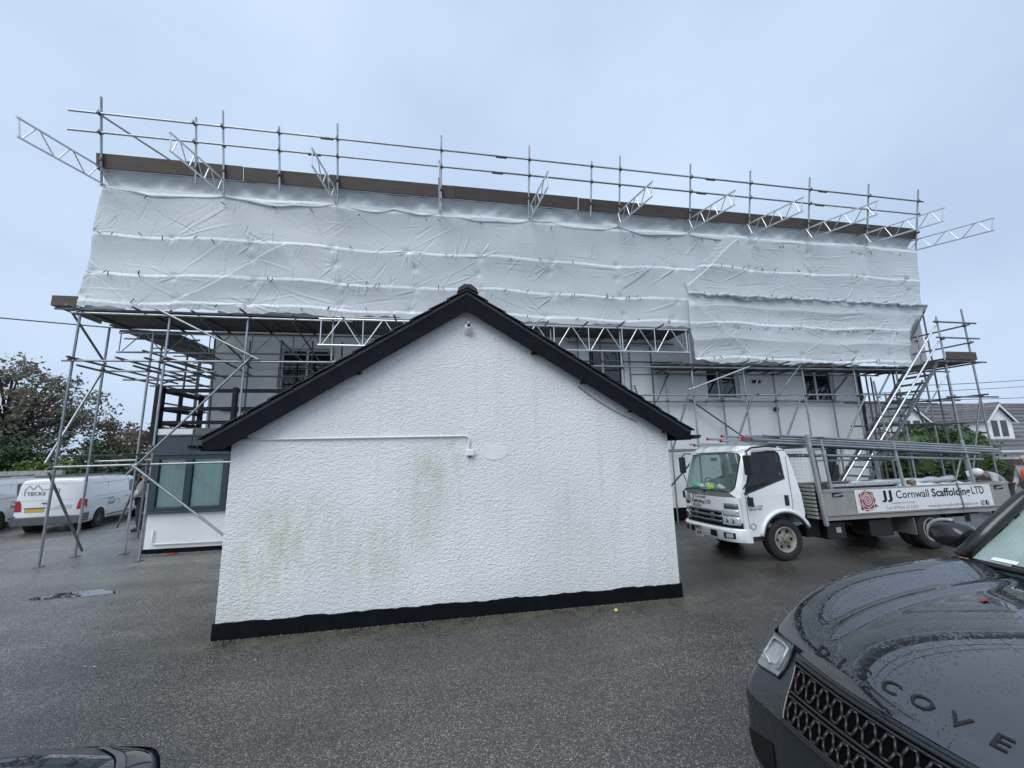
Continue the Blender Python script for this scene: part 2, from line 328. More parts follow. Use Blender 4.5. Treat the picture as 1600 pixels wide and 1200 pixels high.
# ------------------------------------------------------------------ render (roughcast) with algae stains
def roughcast(name, col, stains, scale=31, dist=.018):
    m = bpy.data.materials.new(name); m.use_nodes = True; t = m.node_tree; b = t.nodes['Principled BSDF']; L = t.links.new
    pos = N(t, 'ShaderNodeNewGeometry').outputs['Position']
    mp = N(t, 'ShaderNodeMapping'); mp.inputs['Scale'].default_value = (.8, .8, 1.15); L(pos, mp.inputs[0])
    n1 = N(t, 'ShaderNodeTexNoise', i_Scale=scale, i_Detail=3, i_Roughness=.5, i_Distortion=.7); L(mp.outputs[0], n1.inputs['Vector'])
    n2 = N(t, 'ShaderNodeTexVoronoi', i_Scale=scale*2.2); n2.feature = 'SMOOTH_F1'; L(mp.outputs[0], n2.inputs['Vector'])
    ad = N(t, 'ShaderNodeMath', operation='MULTIPLY_ADD'); L(n2.outputs['Distance'], ad.inputs[0]); ad.inputs[1].default_value = -.35; L(n1.outputs['Fac'], ad.inputs[2])
    bp = N(t, 'ShaderNodeBump', i_Strength=.85, i_Distance=dist); L(ad.outputs[0], bp.inputs['Height']); L(bp.outputs[0], b.inputs['Normal'])
    nv = N(t, 'ShaderNodeTexNoise', i_Scale=.9, i_Detail=6); L(pos, nv.inputs['Vector'])
    mv = N(t, 'ShaderNodeMapRange'); L(nv.outputs['Fac'], mv.inputs[0]); mv.inputs[1].default_value = .3; mv.inputs[2].default_value = .7; mv.inputs[3].default_value = .92; mv.inputs[4].default_value = 1.04
    vm = N(t, 'ShaderNodeVectorMath', operation='SCALE'); vm.inputs[0].default_value = col; L(mv.outputs[0], vm.inputs['Scale']); cur = vm.outputs[0]
    if stains:
        sx = N(t, 'ShaderNodeSeparateXYZ'); L(pos, sx.inputs[0]); tot = None
        for (cx, cz, wx, wz, k) in stains:      # soft upright blots
            a = N(t, 'ShaderNodeMath', operation='SUBTRACT'); L(sx.outputs[0], a.inputs[0]); a.inputs[1].default_value = cx
            a2 = N(t, 'ShaderNodeMath', operation='DIVIDE'); L(a.outputs[0], a2.inputs[0]); a2.inputs[1].default_value = wx
            c = N(t, 'ShaderNodeMath', operation='SUBTRACT'); L(sx.outputs[2], c.inputs[0]); c.inputs[1].default_value = cz
            c2 = N(t, 'ShaderNodeMath', operation='DIVIDE'); L(c.outputs[0], c2.inputs[0]); c2.inputs[1].default_value = wz
            p1 = N(t, 'ShaderNodeMath', operation='MULTIPLY'); L(a2.outputs[0], p1.inputs[0]); L(a2.outputs[0], p1.inputs[1])
            p2 = N(t, 'ShaderNodeMath', operation='MULTIPLY_ADD'); L(c2.outputs[0], p2.inputs[0]); L(c2.outputs[0], p2.inputs[1]); L(p1.outputs[0], p2.inputs[2])
            f = N(t, 'ShaderNodeMapRange'); f.interpolation_type = 'SMOOTHSTEP'; L(p2.outputs[0], f.inputs[0]); f.inputs[1].default_value = 0; f.inputs[2].default_value = 1; f.inputs[3].default_value = k; f.inputs[4].default_value = 0
            if tot is None: tot = f.outputs[0]
            else:
                s2 = N(t, 'ShaderNodeMath', operation='ADD'); L(tot, s2.inputs[0]); L(f.outputs[0], s2.inputs[1]); tot = s2.outputs[0]
        ng = N(t, 'ShaderNodeTexNoise', i_Scale=5, i_Detail=7, i_Roughness=.7)
        mg = N(t, 'ShaderNodeMapping'); mg.inputs['Scale'].default_value = (1.6, 1, .5); L(pos, mg.inputs[0]); L(mg.outputs[0], ng.inputs['Vector'])
        gr = N(t, 'ShaderNodeMapRange'); L(ng.outputs['Fac'], gr.inputs[0]); gr.inputs[1].default_value = .33; gr.inputs[2].default_value = .68
        mm = N(t, 'ShaderNodeMath', operation='MULTIPLY'); mm.use_clamp = True; L(tot, mm.inputs[0]); L(gr.outputs[0], mm.inputs[1])
        mx = N(t, 'ShaderNodeMixRGB'); L(mm.outputs[0], mx.inputs[0]); L(cur, mx.inputs[1]); mx.inputs[2].default_value = (.44, .47, .31, 1); cur = mx.outputs[0]
        # rain streaks down the face and splash dirt above the plinth
        md = N(t, 'ShaderNodeMapping'); md.inputs['Scale'].default_value = (3.2, 1, .22); L(pos, md.inputs[0]); nd = N(t, 'ShaderNodeTexNoise', i_Scale=2.0, i_Detail=6, i_Roughness=.65); L(md.outputs[0], nd.inputs['Vector'])
        fd = N(t, 'ShaderNodeMapRange'); L(nd.outputs['Fac'], fd.inputs[0]); fd.inputs[1].default_value = .52; fd.inputs[2].default_value = .78; fd.inputs[4].default_value = .28
        sp = N(t, 'ShaderNodeMapRange'); L(sx.outputs[2], sp.inputs[0]); sp.inputs[1].default_value = .18; sp.inputs[2].default_value = .55; sp.inputs[3].default_value = .38; sp.inputs[4].default_value = 0
        n3 = N(t, 'ShaderNodeTexNoise', i_Scale=14, i_Detail=5); L(pos, n3.inputs['Vector']); s3 = N(t, 'ShaderNodeMath', operation='MULTIPLY'); L(sp.outputs[0], s3.inputs[0]); L(n3.outputs['Fac'], s3.inputs[1])
        s4 = N(t, 'ShaderNodeMath', operation='ADD'); s4.use_clamp = True; L(fd.outputs[0], s4.inputs[0]); L(s3.outputs[0], s4.inputs[1])
        m4 = N(t, 'ShaderNodeMixRGB'); L(s4.outputs[0], m4.inputs[0]); L(cur, m4.inputs[1]); m4.inputs[2].default_value = (.46, .46, .43, 1); cur = m4.outputs[0]
    L(cur, b.inputs['Base Color']); b.inputs['Roughness'].default_value = .75; b.inputs['Specular IOR Level'].default_value = .3
    MAT[name] = m
roughcast('roughcast_gable', (.74, .755, .755), [(-2.1, .9, .5, .95, .50), (-1.7, 1.2, .6, .75, .40), (-1.0, .95, .6, .6, .32), (-.22, 1.45, .40, .95, .48), (.02, 2.0, .45, .5, .36), (-.75, .75, .5, .5, .26), (-2.45, .5, .3, .6, .40), (1.9, .9, .7, .8, .18), (.2, 2.3, .7, .14, .32)])
roughcast('painted_block', (.85, .86, .85), [], 30, .012)

material('patch_filler', (.72, .735, .735), .7, 0, .06, 8, .5, 30, .010)
# ------------------------------------------------------------------ the small gabled outbuilding in front
GB = thing('gabled_outbuilding', 'low white roughcast gabled outbuilding with black bargeboards in the middle foreground', 'building', (.38, 7.5, 0))
AX, YF, YB = .345, 5.57, 9.3
m = MB(); m.prism([(-2.6, 0), (3.36, 0), (3.36, 2.37), (AX, 4.24), (-2.6, 2.37)], 'y', YF, YB); part(m, 'wall', 'roughcast_gable', GB)
# plinth with an uneven brushed top edge
m = MB(); n = 90; rng = random.Random(4)
fx = [-2.622+6.004*i/n for i in range(n+1)]; top = [.178+rng.uniform(-.008, .008)+.006*math.sin(i*.5) for i in range(n+1)]
for i in range(n):
    m.add([(fx[i], YF-.022, -.05), (fx[i+1], YF-.022, -.05), (fx[i+1], YF-.022, top[i+1]), (fx[i], YF-.022, top[i]), (fx[i+1], YF+.01, top[i+1]+.006), (fx[i], YF+.01, top[i]+.006)], [(0, 1, 2, 3), (3, 2, 4, 5)])
m.box(-2.622, -2.598, YF-.02, YB, -.05, .18); m.box(3.358, 3.382, YF-.02, YB, -.05, .18)
part(m, 'plinth', 'black_plinth', GB)
# bargeboards, soffit, verge tiles
YV = 5.42
tipL = (-2.86, 2.30); tipR = (3.66, 2.33); apx = (AX-.01, 4.36)
def sl(t, a, b): return (a[0]+(b[0]-a[0])*t, a[1]+(b[1]-a[1])*t)
for (tip, nm) in ((tipL, 'bargeboard'), (tipR, 'bargeboard')):
    m = MB(); d = .235
    jt = sl(.54, apx, tip); jb = sl(.54, (apx[0], apx[1]-d-.04), (tip[0]+(.24 if tip[0] < 0 else -.24), tip[1]-.12+.015)); e_ = .002 if tip[0] > 0 else -.002
    m.prism([(jt[0]+e_, jt[1]), tip, (tip[0], tip[1]-.12), (tip[0]+(.24 if tip[0] < 0 else -.24), tip[1]-.12+.015), (jb[0]+e_, jb[1])], 'y', YV, YV+.028); part(m, nm, 'black_paint', GB, bevel=.004)
    m = MB(); m.prism([apx, (jt[0]-e_, jt[1]), (jb[0]-e_, jb[1]), (apx[0], apx[1]-d-.04)], 'y', YV+.003, YV+.028); part(m, nm, 'black_paint', GB, bevel=.004)
    m = MB(); m.prism([(apx[0], apx[1]-.04), (tip[0], tip[1]-.04), (tip[0], tip[1]-.06), (apx[0], apx[1]-.06)], 'y', YV+.03, YB+.1); part(m, 'roof_deck', 'black_paint', GB)
    sg = 1 if tip[0] > 0 else -1
    m = MB(); m.prism([(apx[0], apx[1]-.085), (tip[0]-sg*.02, tip[1]-.085), (tip[0]-sg*.02, tip[1]-.105), (apx[0], apx[1]-.105)], 'y', YV+.03, YF-.002); part(m, 'soffit', 'black_paint', GB)
    m = MB(); x0, x1 = (tip[0]-.02, -2.602) if sg < 0 else (3.362, tip[0]+.02)
    m.box(x0, x1, YV+.032, YB, tip[1]-.125, tip[1]-.108); part(m, 'eaves_soffit', 'black_paint', GB)
    rf = part(MB().prism([(apx[0], apx[1]+.012), (tip[0], tip[1]+.012), (tip[0], tip[1]-.035), (apx[0], apx[1]-.035)], 'y', YV-.005, YB+.12), 'roof', 'slate', GB)
    nc = 13
    for k in range(nc):
        a = sl((k+.02)/nc, apx, tip); b2 = sl((k+1.18)/nc, apx, tip)
        m = MB(); m.prism([(a[0], a[1]+.020), (b2[0], b2[1]+.042), (b2[0], b2[1]+.058), (a[0], a[1]+.036)], 'y', YV-.03-random.uniform(0, .012), YB+.15)
        part(m, 'slate_course', 'slate', rf)
    for t in (.3, .52, .74, .9) if sg > 0 else (.46, .88):
        c = sl(t, apx, tip); part(MB().box(c[0]-.05, c[0]+.05, YV+.03, YF-.005, c[1]-.285+.08*t, c[1]-.262+.08*t), 'purlin_end', 'black_paint', GB)
    gx = tip[0]+sg*.06
    m = MB(); prof = [(gx+.058*math.cos(math.pi+math.pi*i/8), tip[1]-.055+.058*math.sin(math.pi+math.pi*i/8)) for i in range(9)]
    prof2 = [(gx+.050*math.cos(math.pi+math.pi*i/8), tip[1]-.055+.050*math.sin(math.pi+math.pi*i/8)) for i in range(8, -1, -1)]
    m.prism(prof+prof2, 'y', YV-.07, YB); part(m, 'gutter', 'black_plastic', GB)
m = MB()
for k in range(9):
    y0 = YV-.04+k*.45; pr = [(AX-.15, apx[1]-.02), (AX-.13, apx[1]+.045), (AX-.05, apx[1]+.105), (AX+.05, apx[1]+.105), (AX+.13, apx[1]+.045), (AX+.15, apx[1]-.02), (AX, apx[1]+.06)]
    m = MB(); m.prism(pr, 'y', y0, y0+.47); part(m, 'ridge_tile', 'slate', GB)
part(MB().box(.7-.0, .7, 0, 0, 0, 0) if False else MB().prism([(.42+.185*math.cos(a)*(1+.1*math.sin(3*a)) + .3, 2.08+.11*math.sin(a)*(1+.12*math.cos(2*a))) for a in [i*2*math.pi/26 for i in range(26)]], 'y', YF-.005, YF+.01), 'smooth_patch', 'patch_filler', GB, label='smooth filled oval patch in the roughcast')
# conduit and junction box
CD = thing('conduit', 'thin white conduit running level across the gable wall down to a small box', 'conduit', (-1.1, YF, 2.0))
m = MB(); m.tube([(-2.6, YF-.018, 2.31), (-1.5, YF-.018, 2.313), (.30, YF-.018, 2.318), (.345, YF-.018, 2.31), (.368, YF-.018, 2.285), (.374, YF-.018, 2.25), (.378, YF-.018, 2.13)], .0125, 8); part(m, 'pipe', 'white_paint', CD, True)
m = MB(); m.box(.325, .435, YF-.062, YF-.002, 2.045, 2.13); part(m, 'junction_box', 'white_paint', CD, bevel=.012)
part(MB().cyl((.38, YF-.03, 2.02), (.38, YF-.03, 2.05), .012, 8), 'cable_gland', 'black_plastic', CD)
# security camera below the apex
SC = thing('security_camera', 'small white dome security camera under the gable apex', 'camera', (.36, YF, 3.8))
part(MB().cyl((.36, YF-.03, 3.83), (.36, YF+.001, 3.83), .065, 18), 'base_plate', 'upvc', SC, True, 40)
m = MB(); m.cyl((.36, YF-.085, 3.845), (.36, YF-.02, 3.835), .052, 16, .06); m.ell((.36, YF-.085, 3.86), .055, .05, .055, 16, 10); part(m, 'housing', 'upvc', SC, True, 40)
part(MB().ell((.36, YF-.115, 3.875), .032, .03, .032, 14, 8), 'lens_dome', 'dark_glass', SC, True)
m = MB(); m.tube([(.36, YF-.04, 3.90), (.36, YF-.05, 3.94), (.37, YF-.02, 3.97)], .018, 8); part(m, 'bracket', 'upvc', SC, True)
# loose cable hanging under the right bargeboard
m = MB(); m.tube([(1.98+.9*t/10, YF-.02, 3.02-.53*t/10-.045*math.sin(math.pi*t/10)) for t in range(11)], .0045, 6)
tag(part(m, 'loose_cable', 'wire', None, True), 'thin black cable sagging beneath the right bargeboard of the gable', 'cable')

# ------------------------------------------------------------------ main building
HB = thing('main_building', 'long white two storey building wrapped in scaffolding and white sheeting', 'building', (4, 14, 0))
def wall_open(x0, x1, z0, z1, y0, y1, ops, mat, name='wall'):
    m = MB(); xs = sorted({x0, x1, *[o[0] for o in ops], *[o[1] for o in ops]}); zs = sorted({z0, z1, *[o[2] for o in ops], *[o[3] for o in ops]})
    for i in range(len(xs)-1):
        for j in range(len(zs)-1):
            cx = (xs[i]+xs[i+1])/2; cz = (zs[j]+zs[j+1])/2
            if any(o[0] < cx < o[1] and o[2] < cz < o[3] for o in ops): continue
            m.box(xs[i], xs[i+1], y0, y1, zs[j], zs[j+1])
    return part(m, name, mat, HB)
opsR = [(4.30, 5.42, 3.7, 5.15), (8.15, 9.29, 3.56, 4.75), (11.73, 12.87, 3.48, 4.75), (11.42, 12.6, 0, 1.95)]
wall_open(-.3, 13.9, 0, 8.4, 11, 11.3, opsR, 'painted_block')
opsL = [(-4.72, -3.2, 2.8, 5.25)]
wall_open(-6.5, -.3, 0, 8.4, 12.4, 12.7, opsL, 'painted_block')
part(MB().box(-6.5, -6.25, 12.7, 20, 0, 8.4), 'wall', 'painted_block', HB)
part(MB().box(13.65, 13.9, 11.3, 20, 0, 8.4), 'wall', 'painted_block', HB)
part(MB().box(-.3, -.05, 11.3, 12.4, 0, 8.4), 'wall', 'painted_block', HB)
part(MB().box(-6.5, 13.9, 19.8, 20, 0, 8.4), 'wall', 'painted_block', HB)
part(MB().box(3.4, 13.94, 10.97, 11.02, -.05, .36), 'plinth', 'black_plinth', HB)
part(MB().box(-6.5, 13.9, 12.71, 19.8, 8.3, 8.45), 'roof', 'slate', HB)
part(MB().box(-.29, 13.6, 11.31, 19.7, 2.6, 2.75), 'floor_slab', 'timber_grey', HB)
part(MB().box(-6.2, -.31, 12.71, 19.7, 2.6, 2.75), 'floor_slab', 'timber_grey', HB)
part(MB().box(-.25, 13.6, 15, 15.1, 0, 8.3), 'partition', 'timber_grey', HB)
part(MB().box(-6.2, -.3, 15, 15.1, 0, 8.3), 'partition', 'timber_grey', HB)
def window(x0, x1, z0, z1, y, mull=(), trans=(), fr='upvc', gl='dark_glass', d=.1, root=HB, w=.06):
    m = MB(); yy = y+d
    m.box(x0+.004, x0+w, yy, yy+.06, z0+.004, z1-.004); m.box(x1-w, x1-.004, yy, yy+.06, z0+.004, z1-.004)
    m.box(x0+w, x1-w, yy, yy+.06, z0+.004, z0+w); m.box(x0+w, x1-w, yy, yy+.06, z1-w, z1-.004)
    xs = [x0+w]+list(mull)+[x1-w]
    for c in mull: m.box(c-w*.55, c+w*.55, yy-.002, yy+.058, z0+w, z1-w)
    for (a, b, c) in trans: m.box(a, b, yy-.001, yy+.057, c-w*.45, c+w*.45)
    wn = part(m, 'window_frame', fr, root, bevel=.006)
    for i in range(len(xs)-1):
        part(MB().box(xs[i]+(.03 if i else 0), xs[i+1]-(.03 if i < len(xs)-2 else 0), yy+.03, yy+.04, z0+w, z1-w), 'pane', gl, wn)
    part(MB().box(x0-.04, x1+.04, y-.045, y+d, z0-.05, z0-.002), 'sill', fr if fr == 'upvc' else 'black_paint', wn, bevel=.006)
    return wn
window(4.30, 5.42, 3.7, 5.15, 11, (4.78,), ((4.84, 5.36, 4.72),))
window(8.15, 9.29, 3.56, 4.75, 11, (8.62,), ((8.68, 9.23, 4.25),))
window(11.73, 12.87, 3.48, 4.75, 11, (12.25,), ())
window(-4.72, -3.2, 2.8, 5.25, 12.4, (-4.0,), ((-4.66, -4.0, 4.85), (-4.0, -3.26, 4.85)))
# ground-floor doors behind the lorry
dr = part(MB().box(11.44, 12.2, 11.05, 11.1, 0.02, 1.93), 'door', 'upvc', HB, bevel=.005)
part(MB().cyl((12.1, 11.0, 1.0), (12.1, 11.05, 1.0), .02, 8), 'handle', 'chrome', dr)
part(MB().box(12.21, 12.58, 11.05, 11.1, 0.02, 1.93), 'door_sidelight', 'dark_glass', HB)
m = MB(); m.cyl((13.80, 10.93, 0), (13.80, 10.93, 8.2), .045, 10); part(m, 'downpipe', 'black_plastic', HB, True, 40)
m = MB(); m.cyl((10.46, 10.98, 3.22), (10.46, 10.9, 3.22), .075, 12); part(m, 'bulkhead_lamp', 'black_plastic', HB, bevel=.01)
m = MB(); m.box(9.75, 10.02, 10.93, 10.998, 4.06, 4.16); part(m, 'wall_vent', 'black_plastic', HB, bevel=.01)
m = MB(); m.tube([(7, 10.985, 2.03), (9, 10.985, 2.01), (11.3, 10.985, 2.02)], .008, 6); m.tube([(5.6, 10.985, 4.30), (7, 10.985, 4.31), (8.1, 10.985, 4.29)], .01, 6); part(m, 'wall_cable', 'wire', HB)

# ------------------------------------------------------------------ glazed bay with balcony on top
BY = thing('bay_extension', 'single storey bay with blue grey cladding and tall windows beside the outbuilding', 'extension', (-5, 11.4, 0))
yb = 10.6
part(MB().box(-6.55, -3.3, yb+.02, 12.395, .10, .86), 'wall', 'white_paint', BY, bevel=.005)
part(MB().box(-6.57, -3.3, yb, 12.39, -.05, .10), 'plinth', 'black_plinth', BY)
for (a, b) in ((-6.60, -5.80), (-5.79, -4.985), (-4.975, -4.17), (-4.16, -3.3)):
    part(MB().box(a, b, yb-.02, yb+.06, 2.17, 2.60), 'cladding_panel', 'blue_grey', BY, bevel=.004)
for (a, b) in ((10.665, 11.5), (11.51, 12.39)):
    part(MB().box(-6.60, -6.54, a, b, 2.17, 2.60), 'cladding_panel', 'blue_grey', BY, bevel=.004)
part(MB().box(-6.54, -3.3, yb+.065, 12.39, 2.18, 2.59), 'roof_core', 'blue_grey', BY)
part(MB().box(-6.62, -3.3, yb-.035, 12.39, 2.602, 2.64), 'coping', 'blue_grey', BY, bevel=.004)
part(MB().box(-6.52, -5.80, yb-.03, yb+.01, 2.645, 2.775), 'white_board', 'white_paint', BY, bevel=.004)
part(MB().box(-6.58, -3.3, yb+.012, 12.39, 2.641, 2.80), 'balcony_deck', 'timber_grey', BY, bevel=.004)
m = MB()
for (a, b) in ((-6.60, -6.43), (-5.88, -5.74), (-5.10, -4.97), (-4.3, -4.17), (-3.42, -3.3)): m.box(a, b, yb, yb+.09, .92, 2.168)
m.box(-6.43, -3.42, yb+.005, yb+.085, 2.07, 2.167); m.box(-6.43, -3.42, yb+.006, yb+.084, .92, 1.0)
part(m, 'window_frame', 'dark_frame', BY, bevel=.005)
part(MB().box(-6.64, -3.3, yb-.06, yb+.10, .868, .918), 'sill', 'dark_frame', BY, bevel=.006)
for (a, b) in ((-6.43, -5.88), (-5.74, -5.10), (-4.97, -4.3), (-4.17, -3.42)):
    wn = part(MB().box(a, b, yb+.04, yb+.046, 1.0, 2.07), 'pane', 'glass', BY)
    m = MB(); k = int((b-a)/.085)
    for i in range(k):
        x = a+(b-a)*(i+.5)/k; m.add([(x-.042, yb+.075+.02*(i % 2), .95), (x+.046, yb+.10-.02*(i % 2), .95), (x+.046, yb+.10-.02*(i % 2), 2.1), (x-.042, yb+.075+.02*(i % 2), 2.1)], [(0, 1, 2, 3)])
    part(m, 'vertical_blind', 'blind', BY)
part(MB().box(-6.59, -6.55, yb+.1, 12.38, .92, 2.168), 'side_glazing', 'dark_glass', BY)
m = MB(); m.tube([(-6.38, yb-.015, .52), (-6.38, yb-.015, .24), (-6.36, yb-.015, .215), (-6.3, yb-.015, .21), (-3.9, yb-.015, .19)], .018, 8); part(m, 'waste_pipe', 'white_paint', BY, True)
BR = thing('balcony_railing', 'black timber balcony railing on top of the glazed bay', 'railing', (-5, 11, 2.8))
for (x, y, z0) in ((-6.60, 10.62, 2.42), (-6.56, 12.2, 2.8), (-5.0, 10.66, 2.8), (-3.5, 10.66, 2.8)):
    w = .075 if z0 < 2.5 else .05; part(MB().box(x-w, x+w, y-w, y+w, z0, 3.78), 'post', 'black_timber', BR, bevel=.006)
for z, h in ((3.70, .055), (3.26, .05), (2.93, .05)):
    part(MB().bar((-6.52, 10.66, z), (-3.4, 10.66, z), .05, h*1.7), 'rail', 'black_timber', BR, bevel=.004)
    part(MB().bar((-6.58, 10.70, z-.01), (-6.56, 12.15, z-.01), .05, h*1.7), 'rail', 'black_timber', BR, bevel=.004)
part(MB().box(-6.6, -6.54, 11.3, 11.38, 2.8, 3.66), 'post', 'black_timber', BR)
part(MB().bar((-6.1, 12.3, 3.42), (-5.2, 12.3, 3.42), .05, .10), 'rail', 'black_timber', BR)
JB = thing('balcony_guard', 'black ornamental metal guard in front of the upstairs balcony door', 'guard', (-4, 12.35, 4))
m = MB()
for z in (4.62, 4.08): m.bar((-4.72, 12.3, z), (-3.1, 12.3, z), .014, .018)
for i in range(6):
    x = -4.7+i*.3; m.bar((x, 12.3, 4.1), (x, 12.3, 4.6), .012, .012); m.bar((x, 12.3, 4.6), (x+.15, 12.3, 4.15), .010, .010); m.bar((x+.3, 12.3, 4.6), (x+.15, 12.3, 4.15), .010, .010)
part(m, 'bars', 'black_paint', JB)
# ------------------------------------------------------------------ scaffold along the building
SF = thing('scaffold', 'galvanised tube scaffold with boarded deck standing along the white building', 'scaffold', (0, 10.4, 0))
def tb(name, p, q, mat='galv', r=.0242): return pole(SF, name, p, q, mat, r)
stdX = [-7.97, -6.21, -4.56, -2.66, -.82, 1.0, 2.86, 4.86]
for x in stdX:
    tb('standard', (x, 9.99, 0), (x+random.uniform(-.01, .01), 9.99, 5.62 if x > -7.9 else 5.46))
tb('standard', (6.92, 9.97, 0), (6.95, 9.97, 5.45))
for x, zt in ((-7.97, 5.25), (-7.02, 5.2)): tb('standard', (x, 10.8, 0), (x, 10.8, zt))
for x in (8.57, 10.56, 12.41): tb('standard', (x, 9.95, 0), (x, 9.95, 4.46))
tb('standard', (14.0, 9.95, 0), (14.0, 9.95, 4.46))
for x in (6.62, 8.47, 10.34, 12.45): tb('standard', (x, 10.78, 0), (x, 10.78, 4.3))
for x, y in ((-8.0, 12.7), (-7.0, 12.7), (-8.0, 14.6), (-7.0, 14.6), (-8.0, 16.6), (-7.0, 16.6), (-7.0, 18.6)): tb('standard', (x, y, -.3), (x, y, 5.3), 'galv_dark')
# base plates are small timber pads
for x, y in ((-7.97, 9.99), (-6.21, 9.99), (-7.97, 10.8), (-7.02, 10.8)):
    part(MB().box(x-.07, x+.07, y-.07, y+.07, 0.004, .012), 'base_plate', 'galv_dark', SF)
led = [((-8.12, 9.93, 4.24), (-2.0, 9.93, 4.30)), ((-2.6, 9.93, 4.31), (3.6, 9.93, 4.32)), ((3.0, 9.93, 4.30), (7.4, 9.93, 4.31)), ((-8.02, 9.93, 1.97), (-2.7, 9.93, 2.0)),
       ((-8.1, 10.90, 4.20), (-5.62, 10.90, 4.22)), ((-8.12, 10.90, 2.06), (-6.7, 10.90, 2.08)), ((-8.1, 9.93, 5.33), (-2.2, 9.93, 5.33)), ((-8.1, 11.3, 5.33), (-1.2, 11.3, 5.33)),
       ((-2.6, 9.9, 5.42), (7.0, 9.9, 5.44)), ((5.2, 9.90, 3.51), (9.9, 9.90, 3.53)), ((9.6, 9.90, 3.54), (14.6, 9.90, 3.55)), ((5.4, 10.83, 3.45), (10.8, 10.83, 3.45)), ((10.4, 10.83, 3.47), (14.9, 10.83, 3.43)),
       ((6.3, 9.9, 4.30), (14.4, 9.9, 4.33)), ((6.3, 10.85, 4.30), (14.5, 10.85, 4.33)), ((3.5, 9.93, 1.98), (7.2, 9.93, 2.0)), ((3.6, 10.83, 2.0), (7.1, 10.83, 2.02))]
for p, q in led: tb('ledger', p, q)
for z in (4.2, 2.2): 
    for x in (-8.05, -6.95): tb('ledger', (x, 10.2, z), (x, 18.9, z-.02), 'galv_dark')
# braces
for p, q, mt in [((-6.45, 9.88, 5.48), (-4.22, 9.88, 4.32), 'galv'), ((-4.36, 9.88, 4.40), (-6.58, 9.88, 1.77), 'galv'), ((-6.50, 9.88, 1.98), (-4.45, 9.88, .32), 'galv'),
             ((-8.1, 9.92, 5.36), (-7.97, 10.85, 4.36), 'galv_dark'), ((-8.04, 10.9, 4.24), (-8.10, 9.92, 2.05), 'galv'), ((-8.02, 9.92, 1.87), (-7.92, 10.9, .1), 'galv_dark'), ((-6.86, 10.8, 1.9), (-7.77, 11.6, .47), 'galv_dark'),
             ((6.72, 9.86, 3.66), (9.16, 9.86, 4.50), 'alu'), ((6.84, 9.88, 3.85), (6.10, 9.88, 2.05), 'galv_dark'), ((7.3, 10.72, 3.5), (9.5, 10.72, 2.0), 'galv_dark'), ((8.95, 9.88, 3.95), (7.75, 9.88, 1.6), 'galv_dark'),
             ((10.55, 9.88, 4.5), (9.55, 9.88, 3.5), 'galv_dark'), ((10.32, 9.88, 3.45), (9.2, 9.88, 1.5), 'galv_dark'), ((13.07, 10.72, 4.25), (12.35, 10.72, 3.6), 'galv_dark'), ((12.60, 9.88, 3.5), (11.2, 9.88, 1.5), 'galv_dark'),
             ((6.7, 10.72, 4.3), (6.2, 10.72, 3.4), 'galv_dark'), ((8.9, 10.72, 4.3), (8.3, 10.72, 3.45), 'galv_dark'), ((5.12, 9.88, 3.78), (5.25, 9.88, 3.3), 'galv_dark'), ((6.95, 9.9, 2.0), (6.4, 10.8, .9), 'galv_dark')]:
    tb('brace', p, q, mt)
# transoms under the decks, ends sticking out by different amounts
rng = random.Random(11); x = -7.9
while x < 6.8:
    tb('transom', (x, 9.93-rng.uniform(.2, .62), 5.375), (x+rng.uniform(-.1, .1), 11.6, 5.375), 'galv_dark'); x += rng.uniform(.85, 1.25)
x = 6.6
while x < 14.3:
    tb('transom', (x, 9.93-rng.uniform(.25, .7), 4.365), (x+rng.uniform(-.15, .15), 11.0, 4.365), 'galv_dark'); x += rng.uniform(.55, .95)
for y in (11.9, 12.9, 13.9, 14.9, 16, 17.2, 18.4): tb('transom', (-8.4, y, 5.29), (-6.6, y, 5.29), 'galv_dark'); tb('transom', (-8.3, y, 4.17), (-6.6, y, 4.17), 'galv_dark')
for x, y1 in ((-7.9, 13.2), (-7.0, 12.5), (-6.45, 12.3), (-6.1, 12.3)): tb('transom', (x, 9.75, 4.29), (x+.12, y1, 4.29), 'galv_dark')
for y in (12, 14, 16): tb('brace', (-7.0, y, 2.3), (-7.0, y+2, 4.2), 'galv_dark')
# couplers where standards meet ledgers
for x in stdX+[6.93]:
    for z in (4.27, 5.36) + ((1.98,) if x < -4 or x > 6 else ()): coupler(SF, (x, 9.96, z))
for x in (8.57, 10.56, 12.41, 14.0, 6.93):
    for z in (3.53, 4.32): coupler(SF, (x, 9.93, z))
for x in (6.62, 8.47, 10.34, 12.45):
    for z in (3.46, 4.31): coupler(SF, (x, 10.8, z))
for x in (-7.97, -7.02):
    for z in (4.21, 2.07): coupler(SF, (x, 10.82, z))
for p in ((-4.4, 9.92, 4.36), (-6.5, 9.93, 1.93), (-8.07, 9.95, 2.1), (7.35, 10.75, 3.46), (8.9, 9.92, 3.53), (7.9, 10.8, 3.44), (9.4, 10.8, 3.44), (11.3, 10.8, 3.44), (11.2, 9.92, 3.53), (-6.21, 9.93, 2.35), (-6.21, 9.93, 1.62), (9.6, 9.92, 3.53)): coupler(SF, p)
